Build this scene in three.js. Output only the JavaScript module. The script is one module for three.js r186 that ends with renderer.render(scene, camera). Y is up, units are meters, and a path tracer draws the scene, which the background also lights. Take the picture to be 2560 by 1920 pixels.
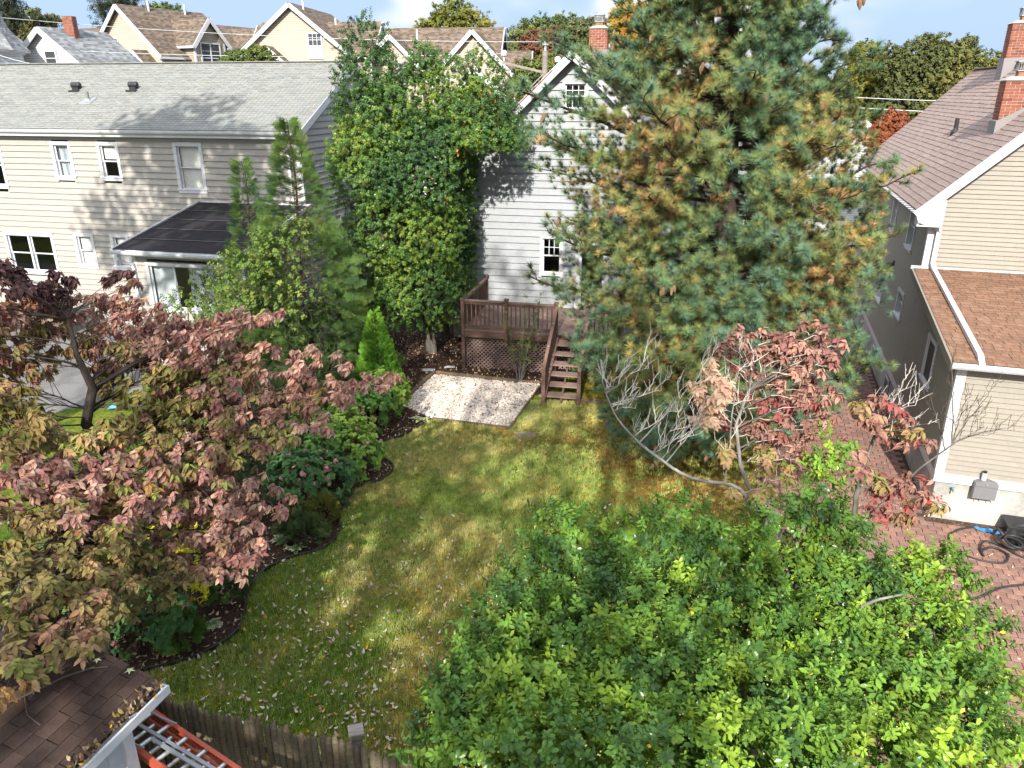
import * as THREE from 'three';

// ---------------------------------------------------------------- camera, sky, sun, exposure
const D2R = Math.PI / 180;
const scene = new THREE.Scene();
const camera = new THREE.PerspectiveCamera(2 * Math.atan(384 / 760) / D2R, 4 / 3, 0.1, 900);
camera.position.set(0, 8, 0);
camera.rotation.set(-21 * D2R, 0, 0);
scene.add(camera); camera.updateMatrixWorld(true); camera.updateProjectionMatrix();

const SUN_AZ = 10 * D2R, SUN_EL = 32 * D2R;          // light travels away from the camera and a little to the right
const sunDir = new THREE.Vector3(-Math.sin(SUN_AZ) * Math.cos(SUN_EL), Math.sin(SUN_EL), Math.cos(SUN_AZ) * Math.cos(SUN_EL));
const EXPOSURE = 2.4, SUN_I = 3.7, SKY_K = 0.92;

function rng(seed) { let a = seed >>> 0; return () => { a = (a + 0x6D2B79F5) | 0; let t = Math.imul(a ^ a >>> 15, 1 | a); t = t + Math.imul(t ^ t >>> 7, 61 | t) ^ t; return ((t ^ t >>> 14) >>> 0) / 4294967296; }; }
function hash3(x, y, z) { let h = Math.imul(x, 374761393) ^ Math.imul(y, 668265263) ^ Math.imul(z, 2147483647 ^ 0x5bd1e995); h = Math.imul(h ^ h >>> 13, 1274126177); return ((h ^ h >>> 16) >>> 0) / 4294967296; }
const sm = t => t * t * (3 - 2 * t), lerp = (a, b, t) => a + (b - a) * t, clamp = (x, a = 0, b = 1) => Math.min(b, Math.max(a, x));
const sstep = (a, b, x) => sm(clamp((x - a) / (b - a)));
function noise3(x, y, z, per = 0) {
  const xi = Math.floor(x), yi = Math.floor(y), zi = Math.floor(z), u = sm(x - xi), v = sm(y - yi), w = sm(z - zi);
  const q = per ? (k => ((k % per) + per) % per) : (k => k);
  const h = (i, j, k) => hash3(q(xi + i), q(yi + j), zi + k);
  return lerp(lerp(lerp(h(0, 0, 0), h(1, 0, 0), u), lerp(h(0, 1, 0), h(1, 1, 0), u), v), lerp(lerp(h(0, 0, 1), h(1, 0, 1), u), lerp(h(0, 1, 1), h(1, 1, 1), u), v), w);
}
function fbm(x, y, z, oct = 4, per = 0) { let s = 0, a = 0.5, n = 0; for (let i = 0; i < oct; i++) { s += a * noise3(x, y, z + i * 17, per); n += a; a *= 0.5; x *= 2; y *= 2; z *= 1; per *= 2; } return s / n; }

{ // the sky: clear autumn blue, paler towards the horizon, with low cumulus banks, overhead clouds brightened for fill
  const W = 1024, H = 512, d = new Float32Array(W * H * 4);
  for (let j = 0; j < H; j++) for (let i = 0; i < W; i++) {
    const el = ((j + 0.5) / H - 0.5) * Math.PI, az = ((i + 0.5) / W - 0.5) * 2 * Math.PI;
    const x = Math.cos(el) * Math.cos(az), z = Math.cos(el) * Math.sin(az), y = Math.sin(el), t = Math.pow(clamp(y), 0.55);
    let c = [lerp(0.245, 0.30, t), lerp(0.325, 0.42, t), lerp(0.43, 0.62, t)];
    if (y > -0.02) {
      const n = fbm(x * 5.2 + 3.1, y * 13 + 1.7, z * 5.2 + 9.3, 5), big = noise3(x * 1.9 + 5.2, y * 2, z * 1.9 + 2.4);
      const side = 0.05 * (clamp(-x * 2.2) - clamp(x * 2.2)) * sstep(0.5, 0.1, y), k = sstep(lerp(0.54, 0.49, sstep(0.12, 0.4, y)), lerp(0.70, 0.62, sstep(0.12, 0.4, y)), n * 0.75 + big * 0.36 + side);
      const lit = lerp(0.44, 1.15, sstep(0.0, 0.45, y)) * lerp(0.9, 1.25, fbm(x * 9, y * 20, z * 9 + 4, 3));  // clouds above the view are made brighter to lift the shaded yard
      c = [lerp(c[0], 1.15 * lit, k), lerp(c[1], 1.13 * lit, k), lerp(c[2], 1.12 * lit, k)];
    } else c = [0.22, 0.21, 0.17];
    const o = (j * W + i) * 4; d[o] = c[0] * SKY_K; d[o + 1] = c[1] * SKY_K; d[o + 2] = c[2] * SKY_K; d[o + 3] = 1;
  }
  const sky = new THREE.DataTexture(d, W, H, THREE.RGBAFormat, THREE.FloatType);
  sky.mapping = THREE.EquirectangularReflectionMapping; sky.magFilter = THREE.LinearFilter; sky.minFilter = THREE.LinearFilter; sky.needsUpdate = true;
  scene.background = sky; scene.environment = sky;
}
const sun = new THREE.DirectionalLight(new THREE.Color().setRGB(1, 0.95, 0.87), SUN_I);
sun.position.copy(sunDir).multiplyScalar(80).add(new THREE.Vector3(0, 0, -15)); sun.target.position.set(0, 0, -15);
sun.castShadow = true; sun.shadow.mapSize.set(4096, 4096); sun.shadow.radius = 1.2;
Object.assign(sun.shadow.camera, { left: -45, right: 45, top: 45, bottom: -45, near: 1, far: 220 });
scene.add(sun, sun.target);
const renderer = new THREE.WebGLRenderer({ antialias: true });
renderer.toneMapping = THREE.LinearToneMapping; renderer.toneMappingExposure = EXPOSURE;
renderer.shadowMap.enabled = true; renderer.shadowMap.type = THREE.PCFSoftShadowMap;

// ---------------------------------------------------------------- naming and grouping
const used = new Map();
function numbered(n) { const k = used.get(n) || 0; used.set(n, k + 1); return k ? n + '_' + String(k).padStart(3, '0') : n; }
function tag(o, label, category, group, kind) { o.userData.label = label; if (category) o.userData.category = category; if (group) o.userData.group = group; if (kind) o.userData.kind = kind; return o; }
function thing(name, label, category, [x, y, z] = [0, 0, 0], yaw = 0, group) {
  const o = new THREE.Group(); o.name = numbered(name); o.position.set(x, y, z); o.rotation.y = -yaw * D2R; scene.add(o); o.updateMatrixWorld(true);
  return tag(o, label, category, group);
}
function sub(name, parent, M) { const g = new THREE.Group(); g.name = name; if (M) g.applyMatrix4(M); parent.add(g); g.updateWorldMatrix(true, false); return g; }
function struct(name, o, label) { o.name = numbered(name); o.userData.kind = 'structure'; if (label) o.userData.label = label; scene.add(o); return o; }
const V = (x, y, z) => new THREE.Vector3(x, y, z);
// a point of the place from the surveyed picture point (photograph pixels) and its depth along -z
function at(px, py, z) { const u = (px - 1280) / 1900, v = (py - 960) / 1900, s = Math.sin(21 * D2R), c = Math.cos(21 * D2R), dz = -(c - v * s), t = z / dz; return V(u * t, 8 + (-s - v * c) * t, z); }

// ---------------------------------------------------------------- mesh builder
class MB {
  constructor() { this.p = []; this.n = []; this.t = []; this.i = []; this.c = null; this.m = null; this.col = null; }
  v(a, n, u, w) {
    if (this.m) { a = a.clone().applyMatrix4(this.m); n = n.clone().transformDirection(this.m); }
    this.p.push(a.x, a.y, a.z); this.n.push(n.x, n.y, n.z); this.t.push(u, w);
    if (this.col) { (this.c ||= []).push(this.col[0], this.col[1], this.col[2]); }
    return this.p.length / 3 - 1;
  }
  tri(a, b, c, uv) {
    const n = b.clone().sub(a).cross(c.clone().sub(a)).normalize(); uv ||= [[0, 0], [1, 0], [0, 1]];
    const k = this.v(a, n, ...uv[0]); this.v(b, n, ...uv[1]); this.v(c, n, ...uv[2]); this.i.push(k, k + 1, k + 2); return this;
  }
  quad(a, b, c, d, ou = 0, ov = 0) {
    const e = b.clone().sub(a), g = d.clone().sub(a), n = e.clone().cross(c.clone().sub(a)).normalize(), w = e.length(), h = g.length();
    if (n.lengthSq() < 0.5) n.copy(c.clone().sub(a).cross(d.clone().sub(a)).normalize());
    const k = this.v(a, n, ou, ov); this.v(b, n, ou + w, ov); this.v(c, n, ou + w, ov + h); this.v(d, n, ou, ov + h); this.i.push(k, k + 1, k + 2, k, k + 2, k + 3); return this;
  }
  hexa(q, ou = 0, ov = 0) { // 0 left-front-bottom, 1 right-front, 2 right-back, 3 left-back, 4..7 the same above
    this.quad(q[0], q[1], q[5], q[4], ou, ov).quad(q[1], q[2], q[6], q[5], ou, ov).quad(q[2], q[3], q[7], q[6], ou, ov).quad(q[3], q[0], q[4], q[7], ou, ov);
    return this.quad(q[4], q[5], q[6], q[7], ou, ov).quad(q[3], q[2], q[1], q[0], ou, ov);
  }
  box(x0, x1, y0, y1, z0, z1, ou = 0, ov = 0) {
    return this.hexa([V(x0, y0, z1), V(x1, y0, z1), V(x1, y0, z0), V(x0, y0, z0), V(x0, y1, z1), V(x1, y1, z1), V(x1, y1, z0), V(x0, y1, z0)], ou, ov);
  }
  bar(a, b, w, h, up = V(0, 1, 0)) { // a beam from a to b, w across, h along up
    const d = b.clone().sub(a).normalize(); let s = d.clone().cross(up); if (s.lengthSq() < 1e-6) s = d.clone().cross(V(1, 0, 0)); s.normalize();
    const u = s.clone().cross(d).normalize(); s.multiplyScalar(w / 2); u.multiplyScalar(h / 2);
    const c = (o, i, j) => o.clone().addScaledVector(s, i).addScaledVector(u, j);
    const ou = (a.x + b.z) * 1.3;
    return this.hexa([c(a, -1, -1), c(b, -1, -1), c(b, 1, -1), c(a, 1, -1), c(a, -1, 1), c(b, -1, 1), c(b, 1, 1), c(a, 1, 1)], ou, 0);
  }
  prism(poly, y0, y1, o = 0) { // convex polygon of [x, z], counter-clockwise seen from above or not
    const n = poly.length, c = V(0, 0, 0);
    for (let k = 0; k < n; k++) { const a = poly[k], b = poly[(k + 1) % n]; this.quad(V(b[0], y0, b[1]), V(a[0], y0, a[1]), V(a[0], y1, a[1]), V(b[0], y1, b[1]), o, o); }
    for (const [y, s] of [[y1, 1], [y0, -1]]) for (let k = 1; k + 1 < n; k++) {
      const q = [poly[0], poly[k], poly[k + 1]].map(p => V(p[0], y, p[1])); if (s < 0) q.reverse(); this.tri(...q, q.map(p => [p.x + o, p.z + o]));
    }
    return this;
  }
  tube(pts, rad, seg = 7, cap = true) { // tapered tube along points
    const n = pts.length, R = k => typeof rad === 'function' ? rad(k / (n - 1)) : Array.isArray(rad) ? rad[k] : rad; let up = V(0.31, 0.2, 0.93), base = 0, len = 0, ring0;
    for (let k = 0; k < n; k++) {
      const d = pts[Math.min(k + 1, n - 1)].clone().sub(pts[Math.max(k - 1, 0)]).normalize();
      if (Math.abs(d.dot(up)) > 0.97) up = V(1, 0.1, 0);
      const s = d.clone().cross(up).normalize(), u = s.clone().cross(d).normalize(); up = u; const r = R(k); if (k) len += pts[k].distanceTo(pts[k - 1]);
      const ring = this.p.length / 3;
      for (let j = 0; j <= seg; j++) { const a = j / seg * 2 * Math.PI, nn = s.clone().multiplyScalar(Math.cos(a)).addScaledVector(u, Math.sin(a)); this.v(pts[k].clone().addScaledVector(nn, r), nn, j / seg * 2 * Math.PI * Math.max(r, 0.02), len); }
      if (k) for (let j = 0; j < seg; j++) { const a = ring0 + j, b = ring + j; this.i.push(a, b + 1, a + 1, a, b, b + 1); }
      ring0 = ring;
      if (cap && (k === 0 || k === n - 1)) { const m = this.v(pts[k], k ? d : d.clone().negate(), 0, 0); for (let j = 0; j < seg; j++) k ? this.i.push(ring + j + 1, ring + j, m) : this.i.push(ring + j, ring + j + 1, m); }
    }
    return this;
  }
  lathe(prof, seg = 12, o = V(0, 0, 0)) { // [r, y] profile round a vertical axis
    for (let k = 0; k + 1 < prof.length; k++) for (let j = 0; j < seg; j++) {
      const a = j / seg * 2 * Math.PI, b = (j + 1) / seg * 2 * Math.PI, P = (q, t) => V(o.x + q[0] * Math.cos(t), o.y + q[1], o.z + q[0] * Math.sin(t));
      const [q, r] = [prof[k], prof[k + 1]];
      if (q[0] < 1e-5) this.tri(P(q, a), P(r, a), P(r, b)); else if (r[0] < 1e-5) this.tri(P(q, b), P(q, a), P(r, a)); else this.quad(P(q, b), P(q, a), P(r, a), P(r, b));
    }
    return this;
  }
  geo() {
    const g = new THREE.BufferGeometry();
    g.setAttribute('position', new THREE.Float32BufferAttribute(this.p, 3)); g.setAttribute('normal', new THREE.Float32BufferAttribute(this.n, 3)); g.setAttribute('uv', new THREE.Float32BufferAttribute(this.t, 2));
    if (this.c) g.setAttribute('color', new THREE.Float32BufferAttribute(this.c, 3)); g.setIndex(this.i); return g;
  }
  build(name, mat, parent, label) { const o = new THREE.Mesh(this.geo(), mat); o.name = name; o.castShadow = o.receiveShadow = true; if (parent) parent.add(o); if (label) o.userData.label = label; return o; }
}
function addMesh(name, geo, mat, parent) { const o = new THREE.Mesh(geo, mat); o.name = name; o.castShadow = o.receiveShadow = true; parent.add(o); return o; }
function single(name, mb, mat, label, category, group, kind) { const o = mb.build(numbered(name), mat, scene); return tag(o, label, category, group, kind); }
function inst(name, geo, mat, list, parent, kind = 'stuff') {
  const o = new THREE.InstancedMesh(geo, mat, list.length), w = V(1, 1, 1);
  list.forEach((it, k) => { o.setMatrixAt(k, it.m); o.setColorAt(k, it.c || new THREE.Color(1, 1, 1)); });
  o.name = name; o.castShadow = o.receiveShadow = true; if (kind) o.userData.kind = kind; parent.add(o); return o;
}
const mat4 = (p, q, s) => new THREE.Matrix4().compose(p, q, typeof s === 'number' ? V(s, s, s) : s);
const UPV = V(0, 1, 0);
function orient(dir, spin) { return new THREE.Quaternion().setFromUnitVectors(UPV, dir.clone().normalize()).multiply(new THREE.Quaternion().setFromAxisAngle(UPV, spin)); }
const wallM = (x, y, z, deg) => new THREE.Matrix4().makeRotationY(-deg * D2R).setPosition(x, y, z);
const col = (r, g, b) => new THREE.Color().setRGB(r, g, b);
const vary = (c, r, k) => { const f = 1 + (r() - 0.5) * 2 * k, h = (r() - 0.5) * k * 0.5; return col(c[0] * (f + h), c[1] * f, c[2] * (f - h)); };
// ---------------------------------------------------------------- materials
function tex(size, fn, rx = 1, ry = 1, srgb = true) {
  const d = new Uint8Array(size * size * 4);
  for (let j = 0; j < size; j++) for (let i = 0; i < size; i++) { const c = fn(i / size, j / size), o = (j * size + i) * 4; for (let k = 0; k < 3; k++) d[o + k] = clamp(c[k]) * 255; d[o + 3] = 255; }
  const t = new THREE.DataTexture(d, size, size); t.wrapS = t.wrapT = THREE.RepeatWrapping; t.magFilter = THREE.LinearFilter; t.minFilter = THREE.LinearMipmapLinearFilter; t.generateMipmaps = true;
  t.repeat.set(1 / rx, 1 / ry); if (srgb) t.colorSpace = THREE.SRGBColorSpace; t.needsUpdate = true; return t;
}
const grey = g => [g, g, g];
const tFine = tex(256, (u, v) => grey(0.90 + 0.06 * fbm(u * 8, v * 8, 1, 4, 8) + 0.05 * fbm(u * 24, v * 3, 6, 3, 0)), 1.1, 1.1);
const tGrain = tex(256, (u, v) => grey(0.62 + 0.38 * fbm(u * 4, v * 64, 5, 3, 0) * (0.8 + 0.4 * fbm(u * 6, v * 6, 8, 3, 6))), 0.9, 0.9);
const tGran = tex(256, (u, v) => grey(0.66 + 0.34 * (0.55 * fbm(u * 64, v * 64, 3, 2, 64) + 0.45 * fbm(u * 8, v * 8, 7, 3, 8))), 0.7, 0.7);
const tBlotch = tex(512, (u, v) => { const a = fbm(u * 5, v * 5, 2, 5, 5), b = fbm(u * 60, v * 60, 4, 2, 60); return grey(0.76 + 0.14 * sstep(0.3, 0.7, a) + 0.12 * b); }, 2.3, 2.3);
const tBark = tex(256, (u, v) => { const a = fbm(u * 22, v * 5, 3, 4, 0), b = fbm(u * 6, v * 6, 9, 3, 6); return grey(0.45 + 0.5 * a * (0.7 + 0.6 * b)); }, 0.5, 0.5);
const tSoil = tex(512, (u, v) => { const a = fbm(u * 70, v * 70, 6, 3, 70), b = fbm(u * 7, v * 7, 2, 4, 7); const k = 0.35 + 0.65 * a; return [k * (0.75 + 0.3 * b), k * (0.70 + 0.3 * b), k * (0.66 + 0.3 * b)]; }, 1.7, 1.7);
const tLawn = tex(1024, (u, v) => { const a = fbm(u * 120, v * 120, 3, 3, 120), b = fbm(u * 6, v * 6, 8, 5, 6), c = fbm(u * 24, v * 24, 12, 3, 24); const k = 0.45 + 0.55 * a, s = sstep(0.35, 0.68, b * 0.6 + c * 0.4); return [k * lerp(0.62, 0.98, s), k * lerp(0.72, 0.90, s), k * lerp(0.42, 0.62, s)]; }, 3.7, 3.7);
const tStripe = tex(128, (u, v) => grey(v % 0.25 < 0.045 ? 0.62 : 0.96 + 0.04 * noise3(u * 8, v * 8, 2, 8)), 0.8, 0.48);
const tRoofFar = tex(256, (u, v) => { const r = Math.floor(v * 16), k = hash3(Math.floor(u * 12 + (r % 2) * 0.5) % 12, r, 4); return grey(0.62 + 0.3 * k - ((v * 16) % 1 < 0.12 ? 0.2 : 0)); }, 3.2, 2.2);
const std = (r, g, b, rough = 0.8, map = null, more = {}) => rough >= 0.85 ? new THREE.MeshPhysicalMaterial({ color: col(r, g, b), roughness: rough, specularIntensity: 0.3, map, ...more }) : new THREE.MeshStandardMaterial({ color: col(r, g, b), roughness: rough, map, ...more });
const family = (n, r, g, b, rough, map, spread, more) => { const q = rng(n * 97 + Math.round(r * 999)); return Array.from({ length: n }, () => { const f = 1 + (q() - 0.5) * spread, h = 1 + (q() - 0.5) * spread * 0.3; return std(r * f * h, g * f, b * f / h, rough, map, more); }); };
const leafMat = (rough = 0.85, tr = 0.4, coat = 0) => new THREE.MeshPhysicalMaterial({ color: 0xffffff, roughness: rough, transmission: tr, thickness: 0, side: THREE.DoubleSide, specularIntensity: 0.22, clearcoat: coat, clearcoatRoughness: 0.25 });
const M = {
  cream: family(5, 0.335, 0.312, 0.278, 0.55, tFine, 0.035), greySiding: family(4, 0.285, 0.30, 0.315, 0.6, tFine, 0.03), tan: family(5, 0.245, 0.219, 0.177, 0.6, tFine, 0.04),
  white: std(0.55, 0.555, 0.575, 0.45, tFine), white2: std(0.60, 0.615, 0.65, 0.4, tFine), sill: std(0.68, 0.69, 0.72, 0.45, tFine), inside: std(0.10, 0.09, 0.08, 0.9), blind: std(0.62, 0.62, 0.58, 0.7), curtain: new THREE.MeshPhysicalMaterial({ color: col(0.55, 0.60, 0.64), roughness: 0.95, transmission: 0.35, thickness: 0, side: THREE.DoubleSide }),
  glass: new THREE.MeshPhysicalMaterial({ color: 0xffffff, roughness: 0.02, transmission: 1, thickness: 0, ior: 1.5, side: THREE.DoubleSide }),
  screen: std(0.05, 0.05, 0.055, 0.6), roofL: family(6, 0.30, 0.305, 0.285, 0.95, tGran, 0.17), roofR: family(6, 0.42, 0.315, 0.275, 0.95, tGran, 0.22), roofAdd: family(6, 0.33, 0.19, 0.125, 0.95, tGran, 0.30), roofShed: family(6, 0.078, 0.051, 0.041, 0.95, tGran, 0.35), roofG: family(4, 0.30, 0.30, 0.30, 0.95, tGran, 0.1),
  rollRoof: family(4, 0.030, 0.027, 0.030, 0.9, tGran, 0.15), seam: std(0.10, 0.09, 0.09, 0.8, tFine), concrete: std(0.42, 0.41, 0.375, 0.9, tBlotch), black: std(0.018, 0.018, 0.02, 0.5), blackMetal: std(0.03, 0.03, 0.033, 0.4, null, { metalness: 0.4 }), zinc: std(0.30, 0.31, 0.32, 0.5, null, { metalness: 0.5 }), leadGrey: std(0.22, 0.20, 0.20, 0.6, tFine), pipeGreen: std(0.14, 0.16, 0.14, 0.7),
  brick: family(7, 0.33, 0.115, 0.070, 0.9, tGran, 0.5), mortar: std(0.55, 0.51, 0.47, 0.95, tFine), paver: family(7, 0.37, 0.215, 0.17, 0.92, tGran, 0.30), sand: std(0.22, 0.165, 0.135, 1, tSoil),
  deck: family(6, 0.185, 0.105, 0.078, 0.75, tGrain, 0.24), deckTop: family(7, 0.32, 0.215, 0.175, 0.8, tGrain, 0.30), lattice: family(4, 0.36, 0.25, 0.22, 0.85, tGrain, 0.2), picket: family(7, 0.15, 0.125, 0.088, 0.95, tGrain, 0.4), timber: family(3, 0.20, 0.145, 0.095, 0.95, tGrain, 0.2),
  bark: std(0.10, 0.075, 0.058, 0.95, tBark), barkGrey: std(0.26, 0.235, 0.20, 0.95, tBark), barkPale: std(0.46, 0.43, 0.38, 0.9, tBark), barkDark: std(0.075, 0.058, 0.048, 0.95, tBark), twigPale: std(0.50, 0.46, 0.41, 0.9), twig: std(0.09, 0.07, 0.055, 0.9),
  soil: std(0.125, 0.080, 0.062, 1, tSoil), asphalt: std(0.19, 0.185, 0.18, 0.95, tBlotch), lawn: new THREE.MeshPhysicalMaterial({ color: 0xffffff, roughness: 1, specularIntensity: 0.15, map: tLawn, vertexColors: true }), farGround: std(0.07, 0.085, 0.035, 1, tLawn),
  plasticEdge: std(0.022, 0.022, 0.024, 0.5), wire: std(0.35, 0.36, 0.37, 0.45, null, { metalness: 0.7 }), cable: std(0.02, 0.02, 0.02, 0.6), poleWood: std(0.34, 0.30, 0.26, 0.95, tGrain), orangeRail: std(0.40, 0.075, 0.035, 0.45, tFine), aluminium: std(0.62, 0.62, 0.60, 0.38, tFine, { metalness: 0.7 }), shedWall: family(3, 0.42, 0.45, 0.50, 0.6, tFine, 0.04),
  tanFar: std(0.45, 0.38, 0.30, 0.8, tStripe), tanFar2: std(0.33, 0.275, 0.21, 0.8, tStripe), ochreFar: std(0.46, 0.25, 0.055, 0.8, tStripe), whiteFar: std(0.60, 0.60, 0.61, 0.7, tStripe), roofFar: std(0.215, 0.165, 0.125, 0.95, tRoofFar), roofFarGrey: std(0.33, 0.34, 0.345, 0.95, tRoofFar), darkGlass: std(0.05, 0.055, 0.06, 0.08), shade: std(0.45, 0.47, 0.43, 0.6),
  greyBox: std(0.17, 0.17, 0.175, 0.45, tFine), blue: std(0.03, 0.22, 0.55, 0.7), red: std(0.50, 0.02, 0.025, 0.7), cardboard: std(0.19, 0.155, 0.115, 0.9, tFine), leaf: leafMat(0.85, 0.36), leafGloss: leafMat(0.75, 0.32, 0.4), needle: new THREE.MeshPhysicalMaterial({ color: 0xffffff, roughness: 0.7, specularIntensity: 0.3, vertexColors: true, side: THREE.DoubleSide }), matte: new THREE.MeshPhysicalMaterial({ color: 0xffffff, roughness: 0.9, specularIntensity: 0.25, side: THREE.DoubleSide }), stone: std(0.27, 0.225, 0.17, 0.95, tBlotch), faucet: std(0.02, 0.30, 0.55, 0.4), red2: std(0.30, 0.07, 0.04, 0.9, tGran),
};
const pick = (a, r) => a[Math.floor(r() * a.length) % a.length];

// ---------------------------------------------------------------- house pieces
// a clad wall: local x to the right seen from outside, y up, z outward; every course of boards is a mesh of its own, cut round the openings
function cladWall(parent, Mx, { y0, y1, x0, x1, range, course, mats, openings = [], lap = 0.02, thick = 0.12, seed = 1, seams = false }) {
  const g = sub('wall', parent, Mx), r = rng(seed); range ||= () => [x0, x1];
  for (let y = y0; y < y1 - 0.01; y += course) {
    const yt = Math.min(y + course, y1), [a, b] = range(y), [c, d] = range(yt); if (b - a < 0.03) break;
    let cuts = openings.filter(o => o.y0 < yt - 0.02 && o.y1 > y + 0.02).map(o => [o.x0, o.x1]); 
    if (seams) { const s = a + (b - a) * (0.08 + 0.84 * r()); cuts.push([s, s + 0.006]); const s2 = a + (b - a) * r(); cuts.push([s2, s2 + 0.006]); }
    cuts.sort((p, q) => p[0] - q[0]);
    let s = -Infinity; const segs = []; for (const k of [...cuts, [Infinity, Infinity]]) { if (k[0] > s) segs.push([s, k[0]]); s = Math.max(s, k[1]); }
    for (const [p, q] of segs) {
      const l0 = Math.max(a, p), r0 = Math.min(b, q), l1 = Math.max(c, p), r1 = Math.min(d, q); if (r0 - l0 < 0.01) continue; const rr = Math.max(r1, l1 + 0.001), o = r() * 5;
      new MB().hexa([V(l0, y, lap), V(r0, y, lap), V(r0, y, -thick), V(l0, y, -thick), V(l1, yt, 0.003), V(rr, yt, 0.003), V(rr, yt, -thick), V(l1, yt, -thick)], o, y).build('siding_board', pick(mats, r), g);
    }
  }
  return g;
}
const hole = (o, k = 0.07) => ({ x0: o.x0 + k, x1: o.x1 - k, y0: o.y0 + k, y1: o.y1 - k });
// a window: casing, sill, sashes, panes and what hangs behind them
function windowUnit(parent, Mx, o, { type = 'hung', grid, gridLow, blind = 0, curtain = 0, casing = 0.1, frameMat = M.white, name = 'window', dark = false, seed = 3 } = {}) {
  const g = sub(name, parent, Mx), { x0, x1, y0, y1 } = o, c = casing, f = new MB(), r = rng(seed);
  f.box(x0, x1, y1 - c, y1, -0.10, 0.045).box(x0, x0 + c, y0 + c, y1 - c, -0.10, 0.042).box(x1 - c, x1, y0 + c, y1 - c, -0.10, 0.042).box(x0, x1, y0, y0 + c, -0.10, 0.048); f.build('frame', frameMat, g);
  new MB().box(x0 - 0.02, x1 + 0.02, y0 + c - 0.012, y0 + c + 0.018, -0.06, 0.075).build('sill', M.sill, g);
  const bays = type === 'twin' ? [[x0 + c, (x0 + x1) / 2 - 0.04], [(x0 + x1) / 2 + 0.04, x1 - c]] : [[x0 + c, x1 - c]];
  if (type === 'twin') new MB().box((x0 + x1) / 2 - 0.04, (x0 + x1) / 2 + 0.04, y0 + c, y1 - c, -0.1, 0.038).build('mullion', frameMat, g);
  for (const [a, b] of bays) {
    const parts = type === 'slider' ? [[a, a + (b - a) * 0.36, y0 + c, y1 - c, -0.035], [a + (b - a) * 0.33, b, y0 + c, y1 - c, -0.065]] : type === 'picture' ? [[a, b, y0 + c, y1 - c, -0.04]] : [[a, b, (y0 + y1) / 2 - 0.015, y1 - c, -0.035], [a, b, y0 + c, (y0 + y1) / 2 + 0.02, -0.065]];
    parts.forEach(([p, q, s, t, z], k) => {
      const w = 0.042, fr = new MB(); fr.box(p, q, t - w, t, z - 0.03, z).box(p, q, s, s + w, z - 0.03, z).box(p, p + w, s + w, t - w, z - 0.03, z - 0.001).box(q - w, q, s + w, t - w, z - 0.03, z - 0.001); fr.build('sash', M.white2, g);
      new MB().quad(V(p + w, s + w, z - 0.016), V(q - w, s + w, z - 0.016), V(q - w, t - w, z - 0.016), V(p + w, t - w, z - 0.016)).build('pane', M.glass, g);
      const gr = k === 0 ? grid : gridLow;
      if (gr) { const m = new MB(); for (let i = 1; i < gr[0]; i++) { const x = lerp(p + w, q - w, i / gr[0]); m.box(x - 0.011, x + 0.011, s + w, t - w, z - 0.022, z - 0.004); } for (let j = 1; j < gr[1]; j++) { const y = lerp(s + w, t - w, j / gr[1]); m.box(p + w, q - w, y - 0.011, y + 0.011, z - 0.021, z - 0.003); } m.build('muntin', M.white2, g); }
    });
    if (blind > 0) { const m = new MB(), yb = lerp(y1 - c, y0 + c, blind); for (let y = y1 - c - 0.02; y > yb; y -= 0.032) m.hexa([V(a + 0.02, y - 0.014, -0.120), V(b - 0.02, y - 0.014, -0.120), V(b - 0.02, y - 0.011, -0.128), V(a + 0.02, y - 0.011, -0.128), V(a + 0.02, y + 0.012, -0.142), V(b - 0.02, y + 0.012, -0.142), V(b - 0.02, y + 0.014, -0.150), V(a + 0.02, y + 0.014, -0.150)]); m.build('blind', M.blind, g); }
    if (curtain) {
      const m = new MB(), from = a, to = b, n = 46; for (let k = 0; k < n; k++) { const e = i => { const x = lerp(from, to, i / n); return [x, -0.17 + 0.035 * Math.sin(i * 0.95 + Math.sin(i * 0.31) * 2)]; }, [xa, za] = e(k), [xb, zb] = e(k + 1); if (curtain < 1 && Math.abs(k / n - 0.42) < (1 - curtain) / 2) continue; m.quad(V(xa, y0 + 0.03, za), V(xb, y0 + 0.03, zb), V(xb, y1 - c, zb), V(xa, y1 - c, za)); } m.build('curtain', M.curtain, g);
    }
    if (dark) new MB().box(a - 0.4, b + 0.4, y0 - 0.3, y1 + 0.3, -0.92, -0.9).build('dark_room', M.inside, g);
  }
  return g;
}
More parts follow.
